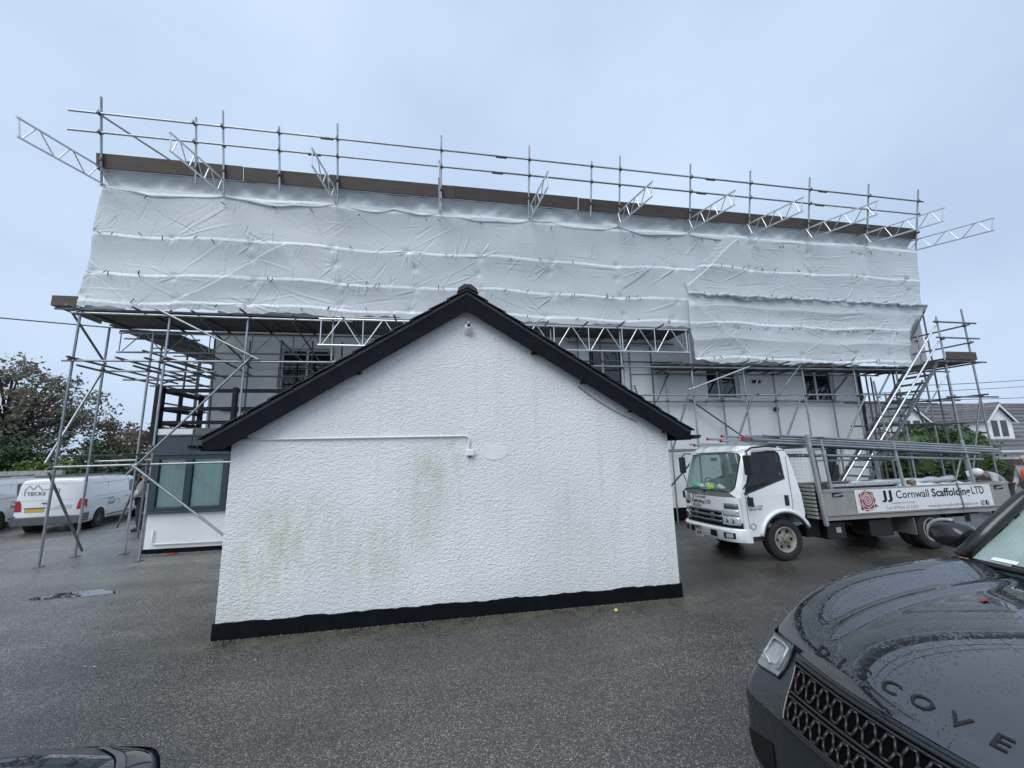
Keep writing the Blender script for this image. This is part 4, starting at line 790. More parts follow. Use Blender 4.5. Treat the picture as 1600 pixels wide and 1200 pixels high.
# ------------------------------------------------------------------ wheels (shared by the vehicles)
def lathe(prof, n=28):
    """profile (axial, radius) turned about the local Y axis"""
    m = MB(); m.loft([[(r*math.cos(2*math.pi*i/n), a, r*math.sin(2*math.pi*i/n)) for i in range(n)] for a, r in prof], True, False); return m
def wheel(root, c, side, rad=.37, wid=.2, rim=.23, kind='truck', rear=False):
    """c = hub centre, side = -1 when the outer face looks towards -Y (local)"""
    c = Vector(c); T = Matrix.Translation(c) @ Matrix.Diagonal((1, side, 1, 1))
    w = wid/2; ty = lathe([(-w*.8, rim), (-w, rim+.03), (-w, rad-.05), (-w*.8, rad-.012), (-w*.3, rad), (w*.3, rad), (w*.8, rad-.012), (w, rad-.05), (w, rim+.03), (w*.8, rim), (-w*.8, rim)], 36).xf(T)
    for k in range(40):
        a = 2*math.pi*k/40
        for ax in (-.05, .0, .05):
            pass
    t = part(ty, 'tyre', 'rubber', root, True, 35)
    if kind == 'truck':
        dish = -.06 if rear else .02
        rm = lathe([(w*.85, rim+.005), (w*.95, rim-.005), (w*.8, rim-.03), (w*.2+dish, rim-.045), (w*.25+dish, rim-.11), (w*.5+dish, rim-.125), (w*.55+dish, .05), (w*.55+dish, .001)], 28).xf(T)
        rp = part(rm, 'rim', 'truck_rim', root, True, 35)
        hb = MB()
        hb.v = []; hb.loft([[(r*math.cos(2*math.pi*i/14), a, r*math.sin(2*math.pi*i/14)) for i in range(14)] for a, r in ((w*.5+dish, .062), (w*.9+dish, .055), (w+dish, .04), (w+dish, .001))], True, False); hb.xf(T); part(hb, 'hub', 'truck_hub', root, True, 40)
        for k in range(6):
            a = 2*math.pi*(k+.5)/6; n = MB(); n.cyl((.095*math.cos(a), w*.45+dish, .095*math.sin(a)), (.095*math.cos(a), w*.62+dish, .095*math.sin(a)), .014, 6); n.xf(T); part(n, 'wheel_nut', 'truck_hub', rp)
            a = 2*math.pi*k/6; n = MB(); n.cyl((.148*math.cos(a), w*.20+dish, .148*math.sin(a)), (.148*math.cos(a), w*.34+dish, .148*math.sin(a)), .026, 10); n.xf(T); part(n, 'hand_hole', 'ink', rp)
    else:
        part(lathe([(w*.8, rim+.005), (w*.9, rim-.005), (w*.6, rim-.03), (w*.1, rim-.04), (w*.1, .001)], 28).xf(T), 'rim', 'black_plastic', root, True, 35)
        sp = MB()
        for k in range(5):
            a = 2*math.pi*k/5+.3; d = Vector((math.cos(a), 0, math.sin(a))); e = Vector((-math.sin(a), 0, math.cos(a)))
            for s in (-.32, .32): sp.bar(d*.03+Vector((0, w*.72, 0)), d*(rim-.015)+e*rim*s+Vector((0, w*.78, 0)), .03, .034, (0, 1, 0))
        sp.cyl((0, w*.55, 0), (0, w*.85, 0), .055, 14); sp.xf(T); part(sp, 'spokes', 'alloy' if kind == 'alloy' else 'van_trim', root)
    return t
material('grille_grey', (.16, .165, .17), .45, .4); material('grey_galv', (.36, .37, .37), .5, .5, .2, 6); material('bag_green', (.12, .45, .33), .6)
material('truck_rim', (.27, .265, .24), .55, .2, .3, 12, .2, 60, .003); material('truck_hub', (.20, .17, .12), .7, .3, .4, 20, .3, 60, .004)
material('alloy', (.30, .31, .32), .3, .8); material('van_trim', (.09, .09, .095), .5)
material('mesh_white', (.6, .62, .63), .5); material('seat', (.09, .11, .11), .9); material('interior', (.17, .22, .21), .8)

def mistglass(name, base, tint, f0, f1, drops=True):
    m = bpy.data.materials.new(name); m.use_nodes = True; t = m.node_tree; L = t.links.new; o = t.nodes['Material Output']; b = t.nodes['Principled BSDF']
    b.inputs['Base Color'].default_value = (*base, 1); b.inputs['Roughness'].default_value = .05
    tr = N(t, 'ShaderNodeBsdfTransparent'); tr.inputs[0].default_value = (*tint, 1)
    pos = N(t, 'ShaderNodeNewGeometry').outputs['Position']; n = N(t, 'ShaderNodeTexNoise', i_Scale=2.2, i_Detail=5); L(pos, n.inputs['Vector'])
    r = N(t, 'ShaderNodeMapRange'); L(n.outputs['Fac'], r.inputs[0]); r.inputs[1].default_value = .35; r.inputs[2].default_value = .65; r.inputs[3].default_value = f0; r.inputs[4].default_value = f1
    if drops: v = N(t, 'ShaderNodeTexVoronoi', i_Scale=70); L(pos, v.inputs['Vector']); bp = N(t, 'ShaderNodeBump', i_Strength=.3, i_Distance=.004); L(v.outputs['Distance'], bp.inputs['Height']); L(bp.outputs[0], b.inputs['Normal'])
    x = N(t, 'ShaderNodeMixShader'); L(r.outputs[0], x.inputs[0]); L(tr.outputs[0], x.inputs[1]); L(b.outputs[0], x.inputs[2]); L(x.outputs[0], o.inputs[0]); MAT[name] = m
mistglass('misted_glass', (.50, .63, .59), (.6, .76, .72), .42, .72); mistglass('cab_glass', (.40, .52, .49), (.80, .92, .89), .10, .24, False)
# ------------------------------------------------------------------ flatbed lorry
TK = thing('flatbed_lorry', 'white flatbed lorry loaded with scaffold tubes parked in front of the building', 'lorry', (7.6, 6.75, -.02))
TK.rotation_euler = (-.030, 0, 0)
YN, YR = 6.68, 8.42; YC = (YN+YR)/2; HW = (YR-YN)/2
def fx(y, z):
    s = min(1, abs(y-YC)/HW); base_x = 5.27 if z < 1.2 else 5.27+(z-1.2)*.36
    if z < .8: base_x += .0
    return base_x+.05*s*s+.17*s**7
def frontring(yo, zo, yi, zi, mat, name, off=0, **k):
    n = len(yo); m = MB(); m.v = [(fx(y, z)-off, y, z) for y, z in zip(yo, zo)]+[(fx(y, z)-off+.012, y, z) for y, z in zip(yi, zi)]
    m.f = [(i, (i+1) % n, n+(i+1) % n, n+i) for i in range(n)]; return part(m, name, mat, TK, True, 30, **k)
def rrect(y0, y1, z0, z1, r, n=6):
    pts = []
    for (cy, cz, a0) in ((y1-r, z1-r, 0), (y0+r, z1-r, 90), (y0+r, z0+r, 180), (y1-r, z0+r, 270)):
        for i in range(n+1): a = R(a0+90*i/n); pts.append((cy+r*math.cos(a), cz+r*math.sin(a)))
    return pts
# windscreen and its surround
inn = rrect(YN+.13, YR-.13, 1.26, 1.955, .10, 6)
mid = [(y, z) for (y, z) in rrect(YN+.115, YR-.115, 1.245, 1.97, .11, 6)]
out = []
for (y, z) in inn:
    ty = (y-YC)/(HW-.13); tz = (z-1.6)/.36; k = max(abs(ty), abs(tz)); out.append((YC+ty/k*HW, 1.6+tz/k*(.44 if tz > 0 else .46)))
frontring([p[0] for p in out], [p[1] for p in out], [p[0] for p in mid], [p[1] for p in mid], 'white_cab', 'windscreen_surround')
frontring([p[0] for p in mid], [p[1] for p in mid], [p[0] for p in inn], [p[1] for p in inn], 'black_plastic', 'windscreen_seal', .006)
m = MB(); cy, cz = YC, 1.61; rings = []
for k in range(6):
    s = k/5; rings.append([(fx(cy+(y-cy)*s, cz+(z-cz)*s)+.006, cy+(y-cy)*s, cz+(z-cz)*s) for y, z in inn])
m.loft(rings, True, False); part(m, 'windscreen', 'cab_glass', TK, True)
# lower front panel as a curved grid
def frontgrid(y0, y1, z0, z1, ny, nz_, mat, name, off=0, zf=None, **k):
    m = MB(); 
    for j in range(nz_+1):
        for i in range(ny+1):
            y = y0+(y1-y0)*i/ny; z = z0+(z1-z0)*j/nz_; m.v.append((fx(y, z)-off, y, z))
    n = ny+1; m.f = [(j*n+i, j*n+i+1, (j+1)*n+i+1, (j+1)*n+i) for j in range(nz_) for i in range(ny)]
    o = part(m, name, mat, TK, True)
    if k.get('th'):
        s = o.modifiers.new('solid', 'SOLIDIFY'); s.thickness = k['th']; s.offset = 0
    return o
frontgrid(YN, YR, .62, 1.15, 30, 6, 'white_cab', 'front_panel')
frontgrid(YN+.04, YR-.04, .60, .70, 30, 2, 'ink', 'grille_recess', .004)
frontgrid(YN+.40, YR-.40, .68, .89, 20, 4, 'ink', 'grille_recess', .006)
for z0, z1 in ((.855, .895), (.765, .81), (.68, .715)): frontgrid(YN+.38, YR-.38, z0, z1, 20, 1, 'grille_grey', 'grille_bar', .03, th=.03)
for y in (YN+.62, YR-.62): frontgrid(y-.05, y+.05, .69, .88, 3, 2, 'grille_grey', 'grille_bar', .028, th=.02)
for (a, b) in ((YN+.055, YN+.37), (YR-.37, YR-.055)):
    hl = frontgrid(a, b, .655, .80, 8, 3, 'lens', 'headlight', .014, th=.02); frontgrid(a+.01, b-.02, .815, .93, 8, 3, 'lens', 'headlight', .012, th=.02)
    frontgrid(a+.015, b-.06, .945, 1.04, 6, 2, 'grille_grey', 'headlight_trim', .01, th=.015)
    for i, q in enumerate((.35, .7)):
        y = a+(b-a)*q; n = MB(); n.cyl((fx(y, .72)-.026, y, .725), (fx(y, .72)-.016, y, .725), .045, 14); part(n, 'reflector', 'chrome', hl, True, 40)
material_grey = None
# bumper
bm_ = []
for i in range(25):
    y = YN-.005+(YR-YN+.01)*i/24; x = fx(y, .6)-.085+.03*(abs(y-YC)/HW)**6
    bm_.append([(x+.02, y, .36), (x-.004, y, .40), (x-.012, y, .56), (x+.02, y, .595), (x+.12, y, .60), (x+.12, y, .36)])
m = MB(); m.loft(bm_); part(m, 'bumper', 'white_cab', TK, True, 40)
def onbump(y0, y1, z0, z1, mat, name, d=.006, par=None):
    m = MB(); k = 4
    for j in (0, 1):
        for i in range(k+1):
            y = y0+(y1-y0)*i/k; x = fx(y, .6)-.085+.03*(abs(y-YC)/HW)**6-.012-d+(z1-.5)*0; m.v.append((x, y, (z0, z1)[j]))
    m.f = [(i, i+1, k+2+i, k+1+i) for i in range(k)]; return part(m, name, mat, par or TK)
for (a, b) in ((YN+.10, YN+.30), (YR-.30, YR-.10)): fg = onbump(a, b, .425, .525, 'ink', 'fog_light', .004); onbump(a+.03, b-.05, .44, .51, 'lens', 'fog_lens', .008, fg)
for (a, b) in ((YN+.46, YN+.64), (YR-.64, YR-.46), (YR-.40, YR-.33)): onbump(a, b, .42, .53, 'ink', 'air_intake', .004)
npl = onbump(YC-.02, YC+.23, .355, .565, 'sign_white', 'number_plate', .016)
def place_front(mb, yc, zc, x): return mb.xf(Matrix.Translation((x, yc, zc)) @ Matrix(((0, 0, -1, 0), (-1, 0, 0, 0), (0, 1, 0, 0), (0, 0, 0, 1))))
part(place_front(text_mb('WK73', .105, .003, width=.215), YC+.105, .51, fx(YC+.1, .5)-.114-.006), 'plate_lettering', 'ink', npl)
part(place_front(text_mb('XWS', .105, .003, width=.17), YC+.105, .41, fx(YC+.1, .5)-.114-.006), 'plate_lettering', 'ink', npl)
# sides of the cab
oute = [(5.42, 1.15), (5.47, 1.32), (5.66, 1.96), (5.74, 2.04), (6.1, 2.07), (6.42, 2.06), (6.53, 2.0), (6.60, 1.88), (6.72, 1.15)]
inne = [(5.50, 1.19), (5.55, 1.34), (5.71, 1.90), (5.77, 1.97), (6.15, 1.99), (6.33, 1.985), (6.39, 1.95), (6.41, 1.88), (6.42, 1.46)]
for y, s in ((YN, 1), (YR, -1)):
    m = MB(); n = len(oute)
    m.v = [(x, y+(.05*max(0, z-1.3)/.75)*s, z) for x, z in oute]+[(x, y+(.05*max(0, z-1.3)/.75)*s, z) for x, z in inne]+[(x, y+.04*s+(.05*max(0, z-1.3)/.75)*s, z) for x, z in inne]
    m.f = [(i, (i+1) % n, n+(i+1) % n, n+i) for i in range(n)]+[(n+i, n+(i+1) % n, 2*n+(i+1) % n, 2*n+i) for i in range(n)]
    dp = part(m, 'door_upper', 'white_cab', TK)
    sm_in = [(sum(p[0] for p in inne)/n+(x-sum(p[0] for p in inne)/n)*.93, sum(p[1] for p in inne)/n+(z-sum(p[1] for p in inne)/n)*.93) for x, z in inne]
    m = MB(); m.v = [(x, y-.003*s+(.05*max(0, z-1.3)/.75)*s, z) for x, z in inne]+[(x, y+.012*s+(.05*max(0, z-1.3)/.75)*s, z) for x, z in sm_in]; m.f = [(i, (i+1) % n, n+(i+1) % n, n+i) for i in range(n)]; part(m, 'window_seal', 'black_plastic', dp)
    m = MB(); m.v = [(x, y+.015*s+(.05*max(0, z-1.3)/.75)*s, z) for x, z in inne]; m.f = [tuple(range(n))]; part(m, 'side_window', 'glass_dark', dp)
    # lower side with wheel arch
    arc = [(6.27+.50*math.cos(a), .40+.46*math.sin(a)) for a in [R(8+(168-8)*i/14) for i in range(15)]]
    poly = [(5.42, 1.15), (6.72, 1.15), (6.74, .84)]+[(x, z) for x, z in arc if x < 6.74]+[(5.72, .46), (5.44, .46)]
    m = MB(); m.prism(poly, 'y', y, y+.05*s); part(m, 'door_lower', 'white_cab', TK, bevel=.006)
    m = MB(); m.tube([(6.27+.53*math.cos(a), y-.012*s, .40+.49*math.sin(a)) for a in [R(22+(172-22)*i/16) for i in range(17)]], .035, 8); part(m, 'arch_flare', 'white_cab', TK, True)
    m = MB(); m.tube([(6.27+.485*math.cos(a), y-.008*s, .40+.445*math.sin(a)) for a in [R(10+(176-10)*i/16) for i in range(17)]], .026, 8); part(m, 'arch_trim', 'black_plastic', TK, True)
    part(MB().box(5.50, 5.78, y+.0*s if s > 0 else y-.2, y+.2 if s > 0 else y, .385, .458), 'step', 'black_plastic', TK)
    # seams, handle
    m = MB(); m.tube([(5.52, y-.001*s, 1.18), (5.52, y-.001*s, .55), (5.56, y-.001*s, .48)], .004, 5); m.tube([(6.50, y-.001*s, 1.9), (6.50, y-.001*s, 1.0), (6.48, y-.001*s, .90)], .004, 5); part(m, 'door_seam', 'ink', TK)
    m = MB(); m.box(6.335, 6.425, y-.012 if s > 0 else y-.002, y+.002 if s > 0 else y+.012, .975, 1.165); part(m, 'door_handle', 'black_plastic', TK, bevel=.008)
    # mirrors
    ym = y-.16*s; mir = part(MB().box(5.50, 5.57, ym-.09, ym+.09, 1.56, 1.92), 'mirror', 'black_plastic', TK, bevel=.02)
    part(MB().tube([(5.50, y+.01*s, 1.30), (5.52, y-.08*s, 1.42), (5.53, ym, 1.56)], .012, 6), 'mirror_arm', 'black_plastic', mir); part(MB().tube([(5.66, y+.03*s, 1.99), (5.58, y-.1*s, 2.0), (5.54, ym, 1.92)], .012, 6), 'mirror_arm', 'black_plastic', mir)
    m = MB(); m.box(5.47, 5.53, y-.13*s-.055, y-.13*s+.055, 1.01, 1.17); part(m, 'mirror', 'black_plastic', TK, bevel=.015)
    m = MB(); m.tube([(5.5, y+.0*s, 1.24), (5.49, y-.10*s, 1.2), (5.49, y-.12*s, 1.16)], .010, 6); part(m, 'mirror_arm', 'black_plastic', mir)
# roof, floor, back wall
rf = []
for i in range(21):
    t = -1+2*i/20; y = YC+t*(HW-.045); e = abs(t)**8; zt = 2.135-.03*t*t-.06*e
    rf.append([(5.58+.05*t*t+.12*e, y, 2.0-.0*e), (5.62+.05*t*t+.10*e, y, zt-.05), (5.72+.03*e, y, zt-.008), (6.1, y, zt), (6.40, y, zt-.01), (6.52, y, zt-.06), (6.55, y, 2.0)])
m = MB(); m.loft(rf); part(m, 'cab_roof', 'white_cab', TK, True, 50)
part(MB().box(6.64, 6.70, YN+.045, YR-.045, .62, 1.30), 'cab_back', 'white_cab', TK); m = MB(); m.add([(6.66, YN+.05, 1.3), (6.66, YN+.32, 1.3), (6.55, YN+.32, 2.02), (6.55, YN+.09, 2.02)], [(0, 1, 2, 3)]); m.add([(6.66, YR-.32, 1.3), (6.66, YR-.05, 1.3), (6.55, YR-.09, 2.02), (6.55, YR-.32, 2.02)], [(0, 1, 2, 3)]); part(m, 'cab_back_pillar', 'white_cab', TK)
part(MB().box(6.60, 6.605, YN+.32, YR-.32, 1.3, 2.0), 'rear_window', 'glass', TK)
part(MB().box(5.45, 6.63, YN+.06, YR-.06, .60, .66), 'cab_floor', 'interior', TK)
part(MB().box(5.42, 5.78, YN+.08, YR-.08, .95, 1.235), 'dashboard', 'interior', TK, bevel=.04)
for y in (YN+.38, YR-.38, YC):
    s = part(MB().box(6.05, 6.50, y-.22, y+.22, .66, 1.02), 'seat', 'seat', TK, bevel=.05); m = MB(); m.bar((6.46, y, .98), (6.53, y, 1.52), .42, .12, (1, 0, 0)); m.bar((6.53, y, 1.56), (6.54, y, 1.74), .24, .10, (1, 0, 0)); part(m, 'backrest', 'seat', s, bevel=.03)
m = MB(); k = 24; cst = Vector((5.85, YR-.40, 1.30))
m.tube([cst+Vector((-.10*math.sin(2*math.pi*i/k), .19*math.cos(2*math.pi*i/k), .165*math.sin(2*math.pi*i/k))) for i in range(k+1)], .014, 6); m.cyl(cst, cst+Vector((-.15, 0, -.2)), .03, 8); part(m, 'steering_wheel', 'black_plastic', TK, True)
m = MB(); m.box(5.60, 5.61, YC-.10, YC+.10, 1.82, 1.89); part(m, 'rear_view_mirror', 'black_plastic', TK)
for (y, x, z, r, mt, nm) in ((8.15, 5.52, 1.28, .09, 'bag_green', 'carrier_bag'), (7.75, 5.55, 1.28, .09, 'mesh_white', 'paper_bundle'), (7.62, 5.47, 1.27, .075, 'hivis_yellow', 'hi_vis_vest'), (7.38, 5.53, 1.28, .07, 'mesh_white', 'paper_bundle'), (7.95, 5.50, 1.27, .06, 'mesh_white', 'paper_bundle')):
    m = MB(); m.ell((x, y, z), r*.9, r*1.5, r*.85, 9, 6); m.v = [(p[0]+random.uniform(-.016, .016), p[1]+random.uniform(-.02, .02), p[2]+random.uniform(-.016, .016)) for p in m.v]
    tag(part(m, nm, mt, None, True), {'carrier_bag': 'green carrier bag on the lorry dashboard', 'hi_vis_vest': 'crumpled yellow hi-vis vest behind the lorry windscreen', 'paper_bundle': 'crumpled pale paper on the lorry dashboard'}[nm], {'carrier_bag': 'bag', 'hi_vis_vest': 'vest', 'paper_bundle': 'papers'}[nm], 'litter on the lorry dashboard')
for y0 in (YR-.25, YC-.05, ):
    m = MB(); m.tube([(fx(y0, 1.24)-.015, y0, 1.235), (fx(y0-.25, 1.3)-.012, y0-.25, 1.285), (fx(y0-.5, 1.31)-.01, y0-.52, 1.295)], .008, 5); m.cyl((fx(y0, 1.22)-.02, y0, 1.20), (fx(y0, 1.24)-.02, y0, 1.25), .02, 8); part(m, 'wiper', 'black_plastic', TK)
m = MB(); m.tube([(5.66, YN-.03, 2.0), (5.75, YN-.03, 2.055), (6.1, YN-.025, 2.08), (6.3, YN-.02, 2.06)], .018, 6); part(m, 'wind_deflector', 'black_plastic', TK)
# lettering on the front
def rose(r):
    """layered rose emblem drawn in the XY plane: dark red petals, lighter spiral lines"""
    m = MB(); n = 44; pts = []
    for i in range(n):
        a = 2*math.pi*i/n; k = 1+.085*math.cos(7*a+.6)+.05*math.sin(3*a); pts.append((r*k*math.cos(a), r*1.02*k*math.sin(a), 0))
    m.add([(0, 0, 0)]+pts, [(0, 1+i, 1+(i+1) % n) for i in range(n)])
    m.add([(r*.55, -r*.8, 0), (r*1.28, -r*.62, 0), (r*.85, -r*.35, 0)], [(0, 1, 2)]); m.add([(-r*.9, -r*.45, 0), (-r*.95, -r*.95, 0), (-r*.3, -r*.9, 0)], [(0, 1, 2)])
    l = MB()
    def stroke(ps, w):
        for p, q in zip(ps[:-1], ps[1:]):
            d = (Vector(q)-Vector(p)).normalized(); e = Vector((-d.y, d.x, 0))*w; l.add([Vector(p)+e, Vector(p)-e, Vector(q)-e, Vector(q)+e], [(0, 1, 2, 3)])
    stroke([(.05*r*(1+t*.42)*math.cos(t*.62), .05*r*(1+t*.42)*math.sin(t*.62), .001) for t in range(26)], .07*r)
    for k in range(6):
        a0 = k*1.05+.4
        for rr, sp in ((.62, .62), (.86, .5)): stroke([(r*rr*(1+.16*math.sin((i/8)*math.pi))*math.cos(a0+rr*2+(i/8-.5)*sp*2.1), r*rr*(1+.16*math.sin((i/8)*math.pi))*math.sin(a0+rr*2+(i/8-.5)*sp*2.1), .001) for i in range(9)], .06*r)
    return m, l
def decal_front(mb, yc, zc, off, name, mat):
    place_front(mb, 0, 0, 0); mb.v = [(fx(yc+p[1], zc+p[2])-off+p[0]*.2, yc+p[1], zc+p[2]) for p in mb.v]; return part(mb, name, mat, TK)
a, b = rose(.085); decal_front(a, 8.10, 1.06, .004, 'rose_emblem', 'ink_red'); decal_front(b, 8.10, 1.06, .006, 'rose_petal_lines', 'rose_line')
decal_front(text_mb('JJ', .095, .003, spacing=1.15), 7.90, 1.115, .004, 'lettering', 'ink'); decal_front(text_mb('Cornwall', .095, .001, width=.34), 7.66, 1.115, .004, 'lettering', 'ink')
decal_front(text_mb('Scaffolding LTD', .095, .0025, width=.62), 7.66, 1.02, .004, 'lettering', 'ink'); decal_front(text_mb('ISUZU', .075, .004, width=.30), 7.80, .935, .004, 'lettering', 'ink_grey')
def on_side(mb, xc, zc, y): return mb.xf(Matrix.Translation((xc, y, zc)) @ Matrix(((1, 0, 0, 0), (0, 0, -1, 0), (0, 1, 0, 0), (0, 0, 0, 1))))
part(on_side(text_mb('N35.125', .05, .002, width=.30), 5.70, .985, YN-.003), 'lettering', 'ink_grey', TK); part(on_side(text_mb('GRAFTER', .045, .002, width=.28), 5.69, .935, YN-.003), 'lettering', 'ink_grey', TK)
m = MB(); k = 20; m.tube([(5.60+.055*math.cos(2*math.pi*i/k), YN-.002, .64+.05*math.sin(2*math.pi*i/k)) for i in range(k+1)], .008, 5); part(m, 'round_badge', 'ink_grey', TK)
# chassis
for y in (YC-.40, YC+.33): part(MB().box(6.7, 11.6, y, y+.07, .50, .68), 'chassis_rail', 'ink', TK)
for x, s in ((7.35, .42), (8.35, .55)): part(MB().box(x, x+s, YN+.18, YN+.55, .28, .60), 'chassis_box', 'black_plastic', TK, bevel=.02)
part(MB().box(7.55, 7.66, YN+.172, YN+.18, .40, .50), 'side_marker', 'lens', TK); part(MB().box(8.55, 8.66, YN-.006, YN, .645, .675), 'side_marker', 'amber', TK)
part(MB().cyl((6.27, YN+.12, .37), (6.27, YR-.12, .37), .06, 10), 'axle', 'ink', TK); part(MB().cyl((9.66, YN+.12, .37), (9.66, YR-.12, .37), .08, 10), 'axle', 'ink', TK); part(MB().ell((9.66, YC, .40), .2, .2, .2, 12, 8), 'differential', 'ink', TK, True)
m = MB(); m.tube([(6.9, YC, .5), (9.5, YC, .45)], .045, 8); part(m, 'prop_shaft', 'ink', TK)
part(MB().box(6.9, 7.2, YN+.2, YR-.2, .35, .75), 'gearbox', 'ink', TK)
for xx, rr in ((6.27, False), (9.66, True)):
    wheel(TK, (xx, YN+.125, .37), -1, .37, .205, .225, 'truck', rr); wheel(TK, (xx, YR-.125, .37), 1, .37, .205, .225, 'truck', rr)
    if rr: wheel(TK, (xx, YN+.36, .37), -1, .37, .19, .225, 'truck', True); wheel(TK, (xx, YR-.36, .37), 1, .37, .19, .225, 'truck', True)
for y, s in ((YN+.01, 1), (YR-.01, -1)):
    m = MB(); rg = []
    for i in range(11): a = R(10+140*i/10); rg.append([(9.66+.45*math.cos(a), y, .37+.43*math.sin(a)), (9.66+.45*math.cos(a), y+.45*s, .37+.43*math.sin(a)), (9.66+.465*math.cos(a), y+.45*s, .37+.445*math.sin(a)), (9.66+.465*math.cos(a), y, .37+.445*math.sin(a))])
    m.loft(rg); part(m, 'mudguard', 'black_plastic', TK)
    part(MB().box(9.20, 9.225, y if s > 0 else y-.42, y+.42 if s > 0 else y, .30, .62), 'mud_flap', 'grille_grey', TK)
# bed
BZ = .76
part(MB().box(7.02, 11.72, YN+.012, YR+.16, .69, BZ), 'bed_floor', 'timber_grey', TK)
part(MB().box(7.14, 11.74, YN-.02, YN+.01, .66, .735), 'side_rail', 'grey_panel', TK, bevel=.006)
ds = part(MB().box(7.16, 11.72, YN-.035, YN-.002, .74, 1.235), 'dropside', 'grey_panel', TK, bevel=.006)
for z in (.77, 1.20): part(MB().box(7.17, 11.71, YN-.045, YN-.036, z-.02, z+.02), 'dropside_rib', 'grey_panel', ds)
for x in (7.36, 11.35):
    la = part(MB().box(x, x+.24, YN-.042, YN-.036, 1.09, 1.165), 'latch_recess', 'ink', ds); part(MB().bar((x+.02, YN-.05, 1.115), (x+.22, YN-.05, 1.14), .015, .03), 'latch', 'galv', la)
part(MB().box(7.16, 11.72, YR+.165, YR+.195, .74, 1.235), 'dropside', 'grey_panel', TK, bevel=.006)
part(MB().box(11.73, 11.76, YN-.03, YR+.19, .74, 1.235), 'tailboard', 'grey_panel', TK, bevel=.006)
for k in range(9): part(MB().box(6.96, 7.01, YN-.02, YR+.18, .70+.072*k, .75+.072*k), 'headboard_slat', 'grey_panel', TK, bevel=.008)
m = MB()
for k in range(22): y = YN+.08+k*.08; m.bar((6.985, y, 1.42), (6.985, y, 1.98), .006, .006)
for k in range(8): m.bar((6.985, YN+.02, 1.44+k*.075), (6.985, YR+.12, 1.44+k*.075), .006, .006, (1, 0, 0))
part(m, 'headboard_mesh', 'mesh_white', TK, kind='stuff')
for y in (YN-.06, YR+.15): part(MB().bar((7.10, y, .58), (7.0, y, 2.28), .062, .062, (0, 1, 0)), 'headboard_post', 'grey_galv', TK, bevel=.008)
part(MB().bar((6.99, YN-.02, 2.05), (6.99, YR+.18, 2.05), .05, .05), 'headboard_bar', 'grey_galv', TK)
for x, zt in ((7.42, 2.22), (9.15, 2.1), (10.95, 2.12)):
    for y in (YN+.03, YR+.12): sk = part(MB().bar((x+.04, y, BZ+.003), (x-.03, y, zt), .044, .044, (0, 1, 0)), 'stake', 'grey_galv', TK, bevel=.006)
    part(MB().bar((x-.03, YN, zt-.35), (x-.03, YR+.14, zt-.35), .045, .045), 'cross_bar', 'grey_galv', TK)
m = MB(); m.box(7.36, 7.46, YN+.0, YN+.06, 2.2, 2.24); part(m, 'stake_cap', 'coupler', TK)
# sign on the dropside
sg = part(MB().box(7.86, 11.22, YN-.052, YN-.046, .775, 1.20), 'sign_panel', 'sign_white', TK)
ys = YN-.055
a, b = rose(.185); part(on_side(a, 8.12, 1.0, ys), 'rose_emblem', 'ink_red', sg); part(on_side(b, 8.12, 1.0, ys-.002), 'rose_petal_lines', 'rose_line', sg)
part(on_side(text_mb('JJ', .225, .008, spacing=1.2, width=.25), 8.62, 1.075, ys), 'lettering', 'ink', sg); part(on_side(text_mb('Cornwall', .215, .001, width=.80), 9.22, 1.075, ys), 'lettering', 'ink', sg)
part(on_side(text_mb('Scaffolding', .215, .0045, width=.98), 10.18, 1.075, ys), 'lettering', 'ink', sg); part(on_side(text_mb('LTD', .215, .002, width=.32), 10.87, 1.085, ys), 'lettering', 'ink', sg)
part(on_side(text_mb('Covering West Cornwall', .05, 0, width=.56), 8.95, .925, ys), 'lettering', 'ink_grey', sg)
part(on_side(text_mb('Tel:', .085, 0, width=.14), 8.60, .835, ys), 'lettering', 'ink_pink', sg); part(on_side(text_mb('07964 611531', .085, .001, width=.60), 9.01, .835, ys), 'lettering', 'ink_pink', sg)
part(on_side(text_mb('www.jjcornwallscaffoldingltd.com', .075, 0, width=1.28), 10.18, .835, ys), 'lettering', 'ink_grey', sg)
m = MB(); m.box(-.045, .045, -.045, .045, 0, .001); part(on_side(m, 10.93, .84, ys), 'social_icon', 'ink_grey', sg); m = MB(); m.box(-.045, .045, -.045, .045, 0, .001); part(on_side(m, 11.05, .84, ys), 'social_icon', 'ink', sg)
part(on_side(text_mb('f', .09, .004), 11.06, .84, ys-.003), 'lettering', 'sign_white', sg); m = MB(); k = 14; m.tube([(.024*math.cos(2*math.pi*i/k), .024*math.sin(2*math.pi*i/k), .002) for i in range(k+1)], .004, 4); part(on_side(m, 10.93, .84, ys-.002), 'icon_ring', 'sign_white', sg)
part(MB().bar((10.37, YN-.062, 1.27), (10.42, YN-.062, .72), .035, .006, (0, 1, 0)), 'ratchet_strap', 'galv_dark', TK)
part(MB().bar((11.0, YN+.3, .50), (11.7, YN+.3, .50), .10, .16), 'rear_light_bar', 'grey_galv', TK); part(MB().box(11.55, 11.6, YN+.04, YN+.22, .52, .62), 'tail_light', 'red_lens', TK)

